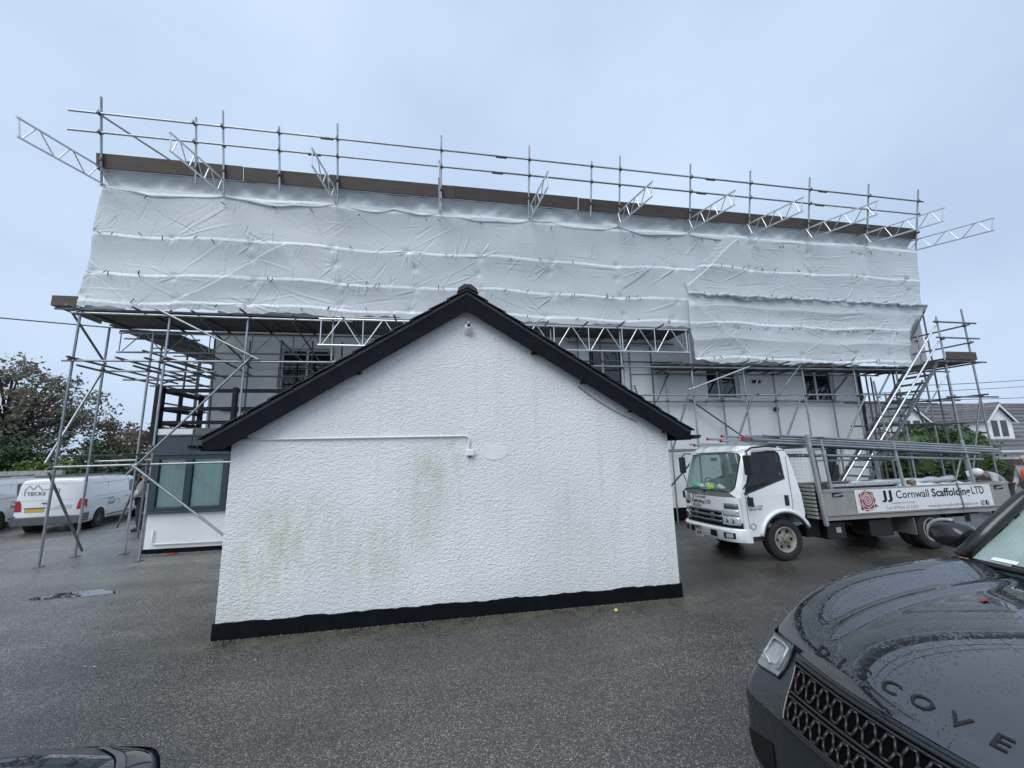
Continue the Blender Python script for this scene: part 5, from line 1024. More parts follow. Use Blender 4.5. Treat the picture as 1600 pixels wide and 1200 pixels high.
# ------------------------------------------------------------------ the load
def load_tube(p, q, cap=False, mat='galv', lab='galvanised scaffold tube lying lengthways on the lorry over its cab', grp='tubes carried on the lorry'):
    me = shared(('pole', mat), lambda: None); d = Vector(q)-Vector(p)
    o = bpy.data.objects.new('scaffold_tube', me); COL.objects.link(o); o.location = p; o.rotation_mode = 'QUATERNION'; o.rotation_quaternion = d.to_track_quat('Z', 'Y'); o.scale = (1, 1, d.length)
    tag(o, 'galvanised scaffold tube with red end cap jutting forward over the lorry cab' if cap and 'far side' not in lab else lab, 'tube', grp)
    if cap:
        c = bpy.data.objects.new('end_cap', shared('cap', lambda: MB().cyl((0, 0, -.012), (0, 0, .01), .031, 10).data('end_cap', 'red_cap'))); COL.objects.link(c); c.parent = o; c.scale = (1, 1, 1/d.length)
rng = random.Random(31)
for i in range(36):
    y = YN+.12+.075*(i % 9)+rng.uniform(-.02, .02); lay = i//9; x0 = 5.15+rng.uniform(0, 1.1) if i in (3, 9, 12, 17, 20, 22) else rng.uniform(6.1, 6.9); x1 = x0+rng.choice([6.2, 5.2, 5.5])+rng.uniform(-.2, .2)
    x1 = min(x1, 11.9); zf = lambda x: 2.10-.062*(x-7)+.049*lay
    load_tube((x0, y, zf(x0)), (x1, y+rng.uniform(-.05, .05), zf(x1)), i in (3, 9, 12, 17, 20, 22))
for i in range(9):
    y = YN+.14+.075*i+rng.uniform(-.02, .02); x0 = 7.05+rng.uniform(0, .3); x1 = 11.3+rng.uniform(-.6, .5)
    load_tube((x0, y, 1.90-.045*(x0-7)), (x1, y+rng.uniform(-.1, .1), 1.90-.045*(x1-7)), False, 'galv', 'galvanised scaffold tube in the lower bundle on the lorry')
for i in range(5):
    y = YN+1.2+.09*i; x0 = 5.35+rng.uniform(0, .5); load_tube((x0, y, 2.13+.02*(i % 2)), (x0+5.5, y+.05, 1.95), i % 2 == 0, 'galv', 'galvanised scaffold tube on the far side of the lorry load')
TL = thing('sheet_roll', 'long rolled white sheeting lying on the lorry bed', 'roll', (9.6, 7.0, 1.25))
m = MB(); m.tube([(8.2+2.6*i/16, 7.0+.02*math.sin(i), 1.285+.012*math.sin(i*1.7)+.03*i/16) for i in range(17)], [.05+.012*math.sin(i*2.1) for i in range(17)], 10); part(m, 'roll', 'sheeting', TL, True)
BM = thing('short_girder', 'short lattice girder lying on the lorry bed against the side', 'girder', (8.2, 6.95, 1.2))
girder(BM, (7.5, 6.82, 1.27), (9.0, 6.82, 1.27), (0, .3, .1), .22, .12, 'alu', .010, 'W', .018)
for i in range(5):
    y = YN+.25+.24*i; pk = part(MB().box(7.3+.1*i, 10.9+.1*(i % 3), y-.11, y+.11, 1.16+.004*i, 1.20+.004*i), 'scaffold_board', 'timber', None, bevel=.004); tag(pk, 'brown scaffold board laid flat on the lorry bed', 'board', 'boards on the lorry bed')
for i in range(3):
    y = YN+.3+.5*i; tag(part(MB().box(8.0, 8.08, y-.1, y+.3, BZ+.001, 1.155), 'packing_block', 'timber_grey', None), 'rough timber packing block under the boards on the lorry', 'block', 'packing blocks on the lorry')
TP = thing('tarpaulin', 'crumpled pale tarpaulin heaped at the rear of the lorry bed', 'tarpaulin', (10.2, 6.95, 1.22))
m = MB(); nx, ny = 26, 10
for j in range(ny+1):
    for i in range(nx+1): x = 9.3+1.8*i/nx; y = YN+.02+.7*j/ny; m.v.append((x, y, 1.215+.07*math.exp(-((x-9.7)/.25)**2)*math.sin(math.pi*j/ny)+.025*math.sin(x*9+j)+.02*math.sin(x*17-j*2)))
m.f = [(j*(nx+1)+i, j*(nx+1)+i+1, (j+1)*(nx+1)+i+1, (j+1)*(nx+1)+i) for j in range(ny) for i in range(nx)]; part(m, 'sheet', 'mesh_white', TP, True)
CB = thing('rusty_clamp', 'brown rusty clamp lying on top of the tarpaulin on the lorry', 'clamp', (9.35, 6.72, 1.27))
m = MB(); m.cyl((9.28, 6.74, 1.30), (9.42, 6.74, 1.31), .05, 9); m.box(9.3, 9.4, 6.68, 6.8, 1.25, 1.3); part(m, 'clamp_body', 'truck_hub', CB, bevel=.01)
material('van_seam', (.28, .29, .30), .5); material('lens_clear', (.17, .19, .20), .12, .1, .25, 14, .4, 40, .01, coat=.6); material('lens_inner', (.30, .325, .34), .2, .2, .25, 40); material('grille_dark', (.028, .028, .03), .3, .3); material('mirror_grey', (.30, .31, .32), .3); material('leaf_tan', (.20, .10, .05), .7)
# ------------------------------------------------------------------ grey off-roader in the right foreground (nose towards -X)
def wetpaint(name, col, metal=.4):
    m = bpy.data.materials.new(name); m.use_nodes = True; t = m.node_tree; b = t.nodes['Principled BSDF']; L = t.links.new
    b.inputs['Base Color'].default_value = (*col, 1); b.inputs['Metallic'].default_value = metal; b.inputs['Roughness'].default_value = .32
    b.inputs['Coat Weight'].default_value = 1; b.inputs['Coat IOR'].default_value = 2.1 if 'suv' in name else 1.5; b.inputs['Coat Roughness'].default_value = .02; b.inputs['Specular IOR Level'].default_value = .08
    pos = N(t, 'ShaderNodeNewGeometry').outputs['Position']
    v = N(t, 'ShaderNodeTexVoronoi', i_Scale=62, i_Randomness=1); L(pos, v.inputs['Vector'])
    v2 = N(t, 'ShaderNodeTexVoronoi', i_Scale=24, i_Randomness=1); L(pos, v2.inputs['Vector'])
    nm = N(t, 'ShaderNodeTexNoise', i_Scale=7, i_Detail=3); L(pos, nm.inputs['Vector'])
    th = N(t, 'ShaderNodeMapRange'); L(nm.outputs['Fac'], th.inputs[0]); th.inputs[1].default_value = .38; th.inputs[2].default_value = .62; th.inputs[3].default_value = .18; th.inputs[4].default_value = .46
    d1 = N(t, 'ShaderNodeMath', operation='SUBTRACT'); L(th.outputs[0], d1.inputs[0]); L(v.outputs['Distance'], d1.inputs[1]); d1.use_clamp = True
    t2 = N(t, 'ShaderNodeMath', operation='SUBTRACT'); t2.inputs[0].default_value = .22; L(v2.outputs['Distance'], t2.inputs[1]); t2.use_clamp = True
    s = N(t, 'ShaderNodeMath', operation='MULTIPLY_ADD'); L(t2.outputs[0], s.inputs[0]); s.inputs[1].default_value = 1.6; L(d1.outputs[0], s.inputs[2])
    bp = N(t, 'ShaderNodeBump', i_Strength=.5, i_Distance=.006); L(s.outputs[0], bp.inputs['Height']); L(bp.outputs[0], b.inputs['Coat Normal']); 
    bp2 = N(t, 'ShaderNodeBump', i_Strength=.35, i_Distance=.006); L(s.outputs[0], bp2.inputs['Height']); L(bp2.outputs[0], b.inputs['Normal'])
    MAT[name] = m
material('void_black', (.003, .003, .0035), .9, spec=.02); wetpaint('lower_paint', (.014, .018, .022), 0); MAT['suv_lower'] = MAT['lower_paint']; wetpaint('suv_wet', (.011, .013, .016), 0); wetpaint('car_wet', (.008, .009, .016), 0)
VC = 1.52
SV = thing('parked_off_roader', 'dark grey wet off-roader with raised bonnet lettering in the right foreground', 'car', (4.3, VC, 0))
def xlip(w): w = abs(w); return 1.865+.24*w*w+14*max(0, w-.82)**2
def smf(a, b, x): t = max(0, min(1, (x-a)/(b-a))); return t*t*(3-2*t)
def bz(w, s):
    a = abs(w); zl = 1.0-.05*a*a; k = smf(.45, .82, a)
    p = (.27*(1-math.exp(-s/.42)))*(1-k)+(.345*(1-math.exp(-s/.36)))*k
    z = zl+p; z += .014*math.exp(-((a-.50)/.035)**2)*smf(.05, .3, s)
    if a > .86: z -= 9*(a-.86)**2
    return z-.035*math.exp(-s/.018)
def xf_(w, z):                      # front face of nose and bumper
    a = abs(w); xl = xlip(w); xb = 1.70+.11*a*a+ (9*max(0, a-.80)**2)
    k = smf(.66, .99, z); x = xb+(xl-xb)*k
    if z < .42: x += .25*(.42-z)
    return x
def panel(fn, u0, u1, nu, v0, v1, nv, name, mat, root, th=0, **kw):
    m = MB(); m.v = [fn(u0+(u1-u0)*i/nu, v0+(v1-v0)*j/nv) for j in range(nv+1) for i in range(nu+1)]; n = nu+1
    m.f = [(j*n+i, j*n+i+1, (j+1)*n+i+1, (j+1)*n+i) for j in range(nv) for i in range(nu)]
    o = part(m, name, mat, root, True, **kw)
    if th: s = o.modifiers.new('solid', 'SOLIDIFY'); s.thickness = th; s.offset = 0
    return o
XC = lambda w: 3.43+.20*w*w                      # cowl line
def bon(w, t): x0 = xlip(w); s = (XC(w)-x0)*t**1.4; return (x0+s, VC+w, bz(w, s))
panel(bon, -.855, .855, 130, 0, 1, 90, 'bonnet', 'suv_wet', SV)
for sg in (-1, 1): panel(lambda a, t: bon(sg*a, t), .861, .99, 12, 0, 1, 40, 'front_wing', 'suv_wet', SV)
panel(lambda w, z: (xf_(w, z), VC+w, z), -.99, .99, 80, .24, .962, 30, 'front_bumper', 'suv_lower', SV)
# grille
def gs(w, z, d=.006): return (xf_(w, z)-d, VC+w, z)
def gmap(u, v, d): # u -1..1, v 0..1 ; slanted ends
    w = u*(.50+.075*v); return gs(w, .705+.235*v, d)
panel(lambda u, v: gmap(u, v, .004), -1, 1, 50, 0, 1, 10, 'grille_panel', 'void_black', SV)
m = MB(); per = [(-1+2*i/40, 0) for i in range(41)]+[(1, j/8) for j in range(1, 9)]+[(1-2*i/40, 1) for i in range(1, 41)]+[(-1, 1-j/8) for j in range(1, 9)]
m.tube([gmap(u, v, .012) for u, v in per], .011, 8); part(m, 'grille_frame', 'suv_black', SV, True)
for v in (.30, .64, .36, .58): pass
for v in (.05, .43, .50, .92):
    m = MB(); m.tube([gmap(-.985+1.97*i/40, v, .014) for i in range(41)], .0075, 6); part(m, 'grille_bar', 'grille_dark', SV, True)
hexes = MB()
for (v0, v1) in ((.09, .39), (.55, .87)):
    vc = (v0+v1)/2; n = 14
    for i in range(n):
        u = -.97+1.94*(i+.5)/n; h = .97/n
        for (p, q) in (((u-.72*h, vc), (u-.38*h, v1)), ((u-.72*h, vc), (u-.38*h, v0)), ((u+.38*h, v1), (u+.72*h, vc)), ((u+.38*h, v0), (u+.72*h, vc)), ((u+.72*h, vc), (u+1.28*h, vc))): hexes.tube([gmap(p[0], p[1], .013), gmap((p[0]+q[0])/2, (p[1]+q[1])/2, .014), gmap(q[0], q[1], .013)], .0065, 5)
        hexes.tube([gmap(u-.38*h, v1, .013), gmap(u+.38*h, v1, .013)], .0065, 5); hexes.tube([gmap(u-.38*h, v0, .013), gmap(u+.38*h, v0, .013)], .0065, 5)
part(hexes, 'grille_mesh', 'grille_dark', SV, True, kind='stuff')
# headlights
for sg in (-1, 1):
    def hlf(u, v, d=.006): w = sg*(.635+.30*u-.02*v); z = .795+.035*(1-u)+(.165+.0*u)*v; return (xf_(w, z)-d, VC+w, z)
    hl = panel(hlf, 0, 1, 14, 0, 1, 8, 'headlight', 'lens_clear', SV)
    m = MB(); m.tube([hlf(a, b, .010) for a, b in [(i/10, 0) for i in range(11)]+[(1, j/5) for j in range(1, 6)]+[(1-i/10, 1) for i in range(1, 11)]+[(0, 1-j/5) for j in range(1, 6)]], .006, 6); part(m, 'headlight_edge', 'suv_black', hl, True)
    m = MB(); m.tube([hlf(a, b, .014) for a, b in ((.12, .15), (.12, .8), (.3, .88), (.62, .86), (.66, .35), (.35, .2))], .009, 6); part(m, 'running_light', 'lens_inner', hl, True)
    panel(lambda u, v: hlf(.22+.55*u, .22+.5*v, .009), 0, 1, 8, 0, 1, 5, 'projector', 'lens_inner', hl)
    # bumper intake and arch
    m = MB(); panel(lambda u, v: (xf_(sg*(.60+.28*u), .34+.20*v*(1-.4*u))-.005, VC+sg*(.60+.28*u), .34+.20*v*(1-.4*u)), 0, 1, 8, 0, 1, 4, 'air_intake', 'ink', SV)
    # side
    side = [(2.12, .26)]+[(3.02+.46*math.cos(a), .39+.44*math.sin(a)) for a in [R(188-196*i/16) for i in range(17)]]+[(5.48-.0, .30)]+[(5.95+.46*math.cos(a), .39+.44*math.sin(a)) for a in [R(188-196*i/16) for i in range(17)]]+[(6.78, .4), (6.82, .95), (6.7, 1.16), (5.2, 1.15), (4.0, 1.14), (3.3, 1.13), (2.7, 1.08), (2.35, .98), (2.16, .85)]
    m = MB(); m.prism([(x, z) for x, z in side], 'y', VC+sg*.99, VC+sg*.93); part(m, 'body_side', 'suv_wet', SV)
    m = MB(); m.tube([(3.02+.46*math.cos(a), VC+sg*.99, .39+.44*math.sin(a)) for a in [R(188-196*i/20) for i in range(21)]], .03, 8); m2 = m; part(m, 'wheel_arch_trim', 'black_plastic', SV, True)
    m = MB(); m.tube([(5.95+.46*math.cos(a), VC+sg*.99, .39+.44*math.sin(a)) for a in [R(188-196*i/20) for i in range(21)]], .03, 8); part(m, 'wheel_arch_trim', 'black_plastic', SV, True)
    for x in (3.02, 5.95): wheel(SV, (x, VC+sg*.84, .39), sg, .39, .26, .27, 'alloy')
    # shoulder from side to cabin glass
    m = MB(); m.loft([[(x, VC+sg*.985, 1.15), (x, VC+sg*.95, 1.22), (x, VC+sg*.86, 1.28)] for x in (3.3, 4, 5, 6, 6.68)], False, False); part(m, 'shoulder', 'suv_wet', SV, True)
    # side glass and pillars
    gl_ = [(3.62, 1.28), (4.30, 1.78), (6.2, 1.76), (6.6, 1.28)]
    m = MB(); m.v = [(x, VC+sg*(.86-.22*(z-1.28)/.5), z) for x, z in gl_]; m.f = [(0, 1, 2, 3)]; part(m, 'side_window', 'glass_dark', SV)
    m = MB(); ap = [Vector((3.60, VC+sg*.84, 1.30)), Vector((3.80, VC+sg*.775, 1.50)), Vector((4.02, VC+sg*.71, 1.69)), Vector((4.30, VC+sg*.64, 1.83)), Vector((4.8, VC+sg*.62, 1.885))]; m.tube(ap, [.048, .044, .042, .042, .04], 8); part(m, 'windscreen_pillar', 'suv_black', SV, True)
    for x in (5.0, 6.0): m = MB(); m.bar((x, VC+sg*.865, 1.28), (x+.05, VC+sg*.645, 1.78), .09, .03, (0, 1, 0)); part(m, 'door_pillar', 'suv_black', SV)
    # mirror
    m = MB(); c = (3.92, VC+sg*1.08, 1.385); rg = []
    for i in range(9):
        t = i/8; k = .5+.5*math.sin(math.pi*(.12+.70*t)); rg.append([(c[0]-.10+.20*t+.02*math.cos(2*math.pi*j/14)*0, c[1]+.145*k*math.cos(2*math.pi*j/14), c[2]+.105*k*math.sin(2*math.pi*j/14)) for j in range(14)])
    m.loft(rg); mr_ = part(m, 'door_mirror', 'suv_black', SV, True); part(MB().bar((3.88, VC+sg*.90, 1.29), (3.92, VC+sg*1.02, 1.33), .08, .05), 'mirror_arm', 'suv_black', mr_)
    m = MB(); m.tube([(c[0]-.02, c[1]+.15*math.cos(a), c[2]+.11*math.sin(a)) for a in [R(100-sg*0-120*i/10) for i in range(11)]], .014, 6); part(m, 'indicator_strip', 'mirror_grey', mr_, True)
# windscreen
def ws(u, v): hw = .80-.18*v; w = u*hw; x0 = 3.46+.20*w*w; return (x0+.74*v+.03*v*(1-v), VC+w, 1.285+.53*v+.06*v*(1-v)+.02*(1-u*u))
panel(ws, -1, 1, 20, 0, 1, 10, 'windscreen', 'misted_glass', SV)
m = MB(); m.tube([ws(-1+2*i/20, .0) for i in range(21)], .022, 8); part(m, 'windscreen_scuttle', 'suv_black', SV, True)
for (w0, w1) in ((.70, -.02), (-.08, -.70)):
    m = MB(); m.tube([ws(w0+(w1-w0)*i/8, .03+.02*i/8) for i in range(9)], .011, 6); part(m, 'wiper', 'suv_black', SV)
roofp = []
for i in range(13):
    t = -1+2*i/12; roofp.append([(4.18+.06*t*t, VC+.64*t, 1.80-.03*t*t), (4.35, VC+.64*t, 1.865-.03*t**4), (5.2, VC+.645*t, 1.89-.03*t**4), (6.3, VC+.64*t, 1.87-.03*t**4), (6.55, VC+.62*t, 1.80), (6.5, VC+.6*t, 1.77), (4.22, VC+.62*t, 1.77)])
m = MB(); m.loft(roofp); part(m, 'roof', 'suv_wet', SV, True, 50)
m = MB(); m.add([(6.82, VC-.93, .35), (6.82, VC+.93, .35), (6.82, VC+.93, 1.0), (6.72, VC+.88, 1.25), (6.55, VC+.62, 1.80), (6.55, VC-.62, 1.80), (6.72, VC-.88, 1.25), (6.82, VC-.93, 1.0)], [(0, 1, 2, 7), (7, 2, 3, 6), (6, 3, 4, 5)]); part(m, 'tailgate', 'suv_wet', SV)
part(MB().box(2.2, 6.7, VC-.90, VC+.90, .28, .62), 'floor_pan', 'ink', SV)
part(MB().box(2.3, 3.4, VC-.6, VC+.6, .60, .95), 'engine', 'ink', SV)
db = part(MB().box(3.62, 4.05, VC-.78, VC+.78, .9, 1.265), 'dashboard', 'interior', SV, bevel=.05)
for y in (VC-.40, VC+.40): s_ = part(MB().box(4.55, 5.05, y-.25, y+.25, .62, 1.0), 'seat', 'seat', SV, bevel=.05); m = MB(); m.bar((5.0, y, .98), (5.15, y, 1.45), .46, .14, (1, 0, 0)); m.bar((5.15, y, 1.5), (5.17, y, 1.7), .26, .10, (1, 0, 0)); part(m, 'backrest', 'seat', s_, bevel=.04)
# dash slips
for k, (u0, u1) in enumerate(((.86, .68), (.62, .44))):
    m = MB(); m.v = [tuple(Vector(ws(u, v))+Vector((-.006, 0, .004))) for u, v in ((u0, .045), (u1, .045), (u1, .075), (u0, .075))]; m.f = [(0, 1, 2, 3)]
    part(m, 'paper_slip', 'white_paint', SV)
npx = 1.665; sp_ = part(MB().box(npx-.004, npx+.006, VC-.26, VC+.26, .50, .615), 'number_plate', 'white_paint', SV, bevel=.004)
# bonnet lettering, one mesh per letter
for i, ch in enumerate('DISCOVERY'):
    w = .452-.116*i; mb = text_mb(ch, .092, .0005, extrude=.004); mb.v = [(p[0]*1.15, p[1], p[2]) for p in mb.v]; ys_ = [p[1] for p in mb.v]; xs_ = [p[0] for p in mb.v]; cx, cy_ = (max(xs_)+min(xs_))/2, (max(ys_)+min(ys_))/2
    def put(p, w=w, cx=cx, cy_=cy_, s0=.058+.005*min(i, 4)):
        ww = w-(p[0]-cx); s = s0+(p[1]-cy_)*.80; return (xlip(ww)+s, VC+ww, bz(ww, s)+.0025+p[2])
    mb.v = [put(p) for p in mb.v]; part(mb, 'letter', 'suv_letter', SV)
# leaves fallen on the bonnet
for (w, s, rz, mt, lb) in ((.33, 1.02, .4, 'leaf_litter', 'small red leaf lying in the middle of the wet bonnet'), (.78, 1.50, 1.2, 'leaf_tan', 'brown leaf caught by the windscreen of the off-roader')):
    m = MB(); k = [(-.045, 0), (-.018, .012), (-.004, .03), (.008, .011), (.06, 0), (.006, -.010), (-.008, -.024), (-.02, -.009)]; x0 = xlip(w)+s
    m.v = [(x0+a*math.cos(rz)-b*math.sin(rz), VC+w+a*math.sin(rz)+b*math.cos(rz), bz(w, s)+.006+.12*abs(b)) for a, b in k]+[(x0, VC+w, bz(w, s)+.004)]; m.f = [(i, (i+1) % 8, 8) for i in range(8)]
    tag(part(m, 'fallen_leaf', mt, None), lb, 'leaf')

# ------------------------------------------------------------------ dark car at the lower left (nose towards +Y)
DC = thing('parked_car', 'dark blue car nose with a grey headlamp at the bottom left corner', 'car', (-2.05, .4, 0)); CXc = -2.05
def ylip(w): a = abs(w); return 2.54-.20*a*a-5*max(0, a-.66)**2
def cz(w, s): a = abs(w); return .73+.26*(1-math.exp(-s/.33))-.05*a*a-(2.2*max(0, a-.70)**2)
def cbon(w, t): y0 = ylip(w); s = (y0-1.35)*t**1.3; return (CXc+w, y0-s, cz(w, s))
panel(cbon, -.90, .90, 50, 0, 1, 30, 'bonnet', 'car_wet', DC)
def cfr(w, z): k = smf(.45, .75, z); return (CXc+w, ylip(w)+.10*(1-k)-.0, z)
panel(cfr, -.90, .90, 50, .22, .73, 14, 'front_bumper', 'car_wet', DC)
panel(lambda w, z: tuple(Vector(cfr(w, z))+Vector((0, .006, 0))), -.45, .45, 20, .38, .60, 5, 'grille', 'ink', DC)
for sg in (-1, 1):
    def chl(u, v): w = sg*(.50+.36*u); s = .015+(.10+.24*u)*v; y0 = ylip(w); return (CXc+w, y0-s, cz(w, s)+.006)
    hl = panel(chl, 0, 1, 12, 0, 1, 8, 'headlight', 'car_trim', DC)
    def chl2(u, v): w = sg*(.56+.20*u); s = .05+.17*v*(.4+.6*u); y0 = ylip(w); return (CXc+w, y0-s, cz(w, s)+.010)
    panel(chl2, 0, 1, 8, 0, 1, 5, 'lamp_lens', 'dark_glass', hl)
    def chl3(u, v): w = sg*(.80+.07*u); s = .05+.22*v; y0 = ylip(w); return (CXc+w, y0-s, cz(w, s)+.011)
    panel(chl3, 0, 1, 4, 0, 1, 5, 'side_lens', 'lens_clear', hl)
    m = MB(); side = [(2.15, .25)]+[(1.55+.36*math.cos(a), .33+.34*math.sin(a)) for a in [R(-8+196*i/12) for i in range(13)]]+[(-.75, .25)]+[(-1.1+.36*math.cos(a), .33+.34*math.sin(a)) for a in [R(-8+196*i/12) for i in range(13)]]+[(-1.75, .4), (-1.75, .92), (1.3, .90), (1.9, .78), (2.15, .62)]
    m.prism(side, 'x', CXc+sg*.90, CXc+sg*.85); part(m, 'body_side', 'car_wet', DC)
    m = MB(); m.v = [(CXc+sg*.88, 1.15, .92), (CXc+sg*.66, .35, 1.38), (CXc+sg*.66, -1.2, 1.36), (CXc+sg*.86, -1.7, .92)]; m.f = [(0, 1, 2, 3)]; part(m, 'side_window', 'glass_dark', DC)
m = MB(); m.v = [(CXc-.80, 1.38, .95), (CXc+.80, 1.38, .95), (CXc+.64, .55, 1.38), (CXc-.64, .55, 1.38)]; m.f = [(0, 1, 2, 3)]; part(m, 'windscreen', 'glass_dark', DC)
m = MB(); m.loft([[(CXc-.67, y, z-.03), (CXc-.4, y, z+.02), (CXc+.4, y, z+.02), (CXc+.67, y, z-.03)] for y, z in ((.58, 1.38), (0, 1.44), (-1.0, 1.40), (-1.7, 1.2))], False, False); part(m, 'roof', 'car_wet', DC, True)
part(MB().box(CXc-.84, CXc+.84, -1.74, 2.1, .2, .5), 'floor_pan', 'ink', DC)
for y in (1.55, -1.1):
    for sg in (-1, 1): w_ = thing; part(MB().cyl((CXc+sg*.68, y, .31), (CXc+sg*.88, y, .31), .31, 24), 'tyre', 'rubber', DC, True, 40)

# ------------------------------------------------------------------ white vans
def van(label, loc, rz, rearlogo=True, sidewin=False):
    V = thing('white_van', label, 'van', loc, 'white vans parked side by side', rz, local=True)
    st_ = [(0, .90, 1.84), (.02, .935, 1.88), (.10, .955, 1.915), (.5, .96, 1.93), (1.6, .96, 1.935), (2.9, .96, 1.93), (3.3, .955, 1.90), (3.55, .95, 1.80), (3.85, .945, 1.52), (4.12, .94, 1.22), (4.4, .93, 1.10), (4.7, .90, .98), (4.9, .83, .82), (4.97, .75, .66)]
    def sec(x, W_, z1):
        h = [(W_*.96, .30), (W_, .42), (W_, min(.95, z1*.75)), (W_*.985, min(1.15, z1*.83)), (W_*.93, z1-.20 if z1 > 1.3 else z1*.9), (W_*.86, z1-.06), (W_*.70, z1-.012), (W_*.35, z1), (0, z1+.005)]
        return [(x, y, z) for y, z in h]+[(x, -y, z) for y, z in h[-2::-1]]
    m = MB(); m.loft([sec(*s) for s in st_], False, False); n = len(sec(*st_[0])); m.f.append(tuple(range(n))); m.f.append(tuple(range(len(st_)*n-1, (len(st_)-1)*n-1, -1))); part(m, 'body', 'white_van', V, True, 42)
    def sy(z): return .962 if z < .95 else .962-(z-.95)*.055 if z < 1.15 else .951-.053*(z-1.15)/.58*1.0
    def onside(pts, name, mat, d=.004, par=None, both=True):
        o = None
        for sg in ((-1, 1) if both else (-1,)):
            m = MB(); m.v = [(x, sg*(sy(z)+d), z) for x, z in pts]; m.f = [tuple(range(len(pts)))]; o = part(m, name, mat, par or V)
        return o
    def lineside(pts, r=.006, mat='van_seam', name='panel_seam'):
        for sg in (-1, 1): m = MB(); m.tube([(x, sg*(sy(z)+.001), z) for x, z in pts], r, 5); part(m, name, mat, V)
    onside([(3.02, 1.20), (3.02, 1.62), (3.10, 1.70), (3.42, 1.66), (3.72, 1.42), (3.95, 1.20)], 'cab_window', 'dark_glass')
    if sidewin: onside([(1.75, 1.22), (1.75, 1.68), (2.75, 1.68), (2.75, 1.22)], 'side_window', 'dark_glass')
    for p in ([(.45, 1.70), (2.9, 1.70)], [(.45, 1.18), (2.9, 1.20)], [(1.45, 1.70), (1.46, .50)], [(2.92, 1.75), (2.92, .45)], [(.9, 1.06), (1.9, 1.06)]): lineside(p)
    lineside([(1.5, .40), (3.5, .40)], .03, 'van_trim', 'sill_trim')
    for x in (.95, 4.05):
        for sg in (-1, 1):
            wheel(V, (x, sg*.89, .335), sg, .335, .22, .235, 'van'); m = MB(); m.cyl((x, sg*.70, .345), (x, sg*.967, .345), .40, 28); part(m, 'wheel_well', 'ink', V)
            m = MB(); m.tube([(x+.41*math.cos(a), sg*.966, .36+.41*math.sin(a)) for a in [R(-5+190*i/18) for i in range(19)]], .022, 6); part(m, 'arch_lip', 'white_van', V, True)
    for x, s in ((2.75, 1), (3.08, 1)): onside([(x, .995), (x+.15, .995), (x+.15, 1.03), (x, 1.03)], 'door_handle', 'van_trim', .012)
    # windscreen
    m = MB(); m.v = [(3.62, -.80, 1.76), (3.62, .80, 1.76), (4.10, .86, 1.25), (4.10, -.86, 1.25)]; m.v = [(x+.03, y, z+.03) for x, y, z in m.v]; m.f = [(0, 1, 2, 3)]; part(m, 'windscreen', 'dark_glass', V)
    for sg in (-1, 1): part(MB().box(3.75, 3.9, sg*1.02-.07, sg*1.02+.07, 1.18, 1.42), 'mirror', 'van_trim', V, bevel=.03)
    # rear
    for sg in (-1, 1):
        tl = MB(); tl.v = [(-.012, sg*.745, .80), (-.012, sg*.925, .80), (-.012, sg*.925, 1.14), (-.012, sg*.83, 1.19), (-.012, sg*.77, 1.05), (.16, sg*.968, .82), (.12, sg*.966, 1.14)]; tl.f = [(0, 1, 2, 3, 4), (1, 5, 6, 2)]; part(tl, 'tail_light', 'red_lens', V)
    part(MB().box(-.07, .12, -.93, .93, .30, .60), 'rear_bumper', 'van_trim', V, bevel=.03)
    for sg in (-1, 1): part(MB().box(-.075, .35, sg*.93-.04, sg*.93+.04, .34, .66), 'bumper_corner', 'van_trim', V, bevel=.03)
    part(MB().box(-.012, .01, .14, .66, .76, .87), 'number_plate', 'yellow_plate', V); part(MB().box(-.02, .0, .12, .68, .885, .92), 'plate_light', 'van_trim', V)
    m = MB(); m.box(-.008, 0, -.004, .004, .62, 1.82); part(m, 'door_gap', 'ink', V); part(MB().box(-.03, -.005, .05, .22, 1.05, 1.085), 'door_handle', 'van_trim', V)
    m = MB(); m.box(-.004, .0, -.80, -.05, 1.16, 1.166); m.box(-.004, .0, .05, .80, 1.16, 1.166); m.box(-.004, 0, -.80, .80, 1.742, 1.748); part(m, 'panel_seam', 'van_seam', V)
    def rear(mb, yc, zc, d=-.012): return mb.xf(Matrix.Translation((d, yc, zc)) @ Matrix(((0, 0, -1, 0), (-1, 0, 0, 0), (0, 1, 0, 0), (0, 0, 0, 1))))
    def right(mb, xc, zc): mb.v = [(xc+p[0], -(sy(zc+p[1])+.006+p[2]), zc+p[1]) for p in mb.v]; return mb
    def house(k):
        m = MB(); pts = [(-.5, -.28), (-.5, .05), (-.32, .28), (-.16, .05), (.02, .30), (.22, .03), (1.0, .05), (.98, -.25)]
        for p, q in zip(pts[:-1], pts[1:]): m.bar((p[0]*k, p[1]*k, 0), (q[0]*k, q[1]*k, 0), .03*k, .002, (0, 0, 1))
        return m
    part(rear(house(.62), .42, 1.52), 'house_logo', 'ink_grey', V); part(rear(text_mb('TECKS', .17, .004), .42, 1.40), 'lettering', 'ink_grey', V)
    part(right(house(.5), 1.75, .92), 'house_logo', 'ink_grey', V); part(right(text_mb('TECKS', .14, .004), 1.72, .83), 'lettering', 'ink_grey', V)
    m = MB()
    for k in range(3): m.box(-.008, -.004, -.62, -.02-.1*k, .84+.055*k, .855+.055*k)
    part(m, 'small_print', 'van_seam', V, kind='stuff')
    # roof bars
    for sg in (-1, 1): m = MB(); m.bar((.35, sg*.72, 2.0), (2.9, sg*.72, 2.0), .035, .03); part(m, 'roof_bar', 'van_trim', V)
    for x in (.4, 1.6, 2.8): m = MB(); m.bar((x, -.74, 1.975), (x, .74, 1.975), .03, .04); part(m, 'roof_bar', 'van_trim', V)
    return V
van('white panel van with house logo and yellow rear plate seen behind the scaffold poles', (-13.94, 17.52, gz(-13.6, 19)), R(100.4))
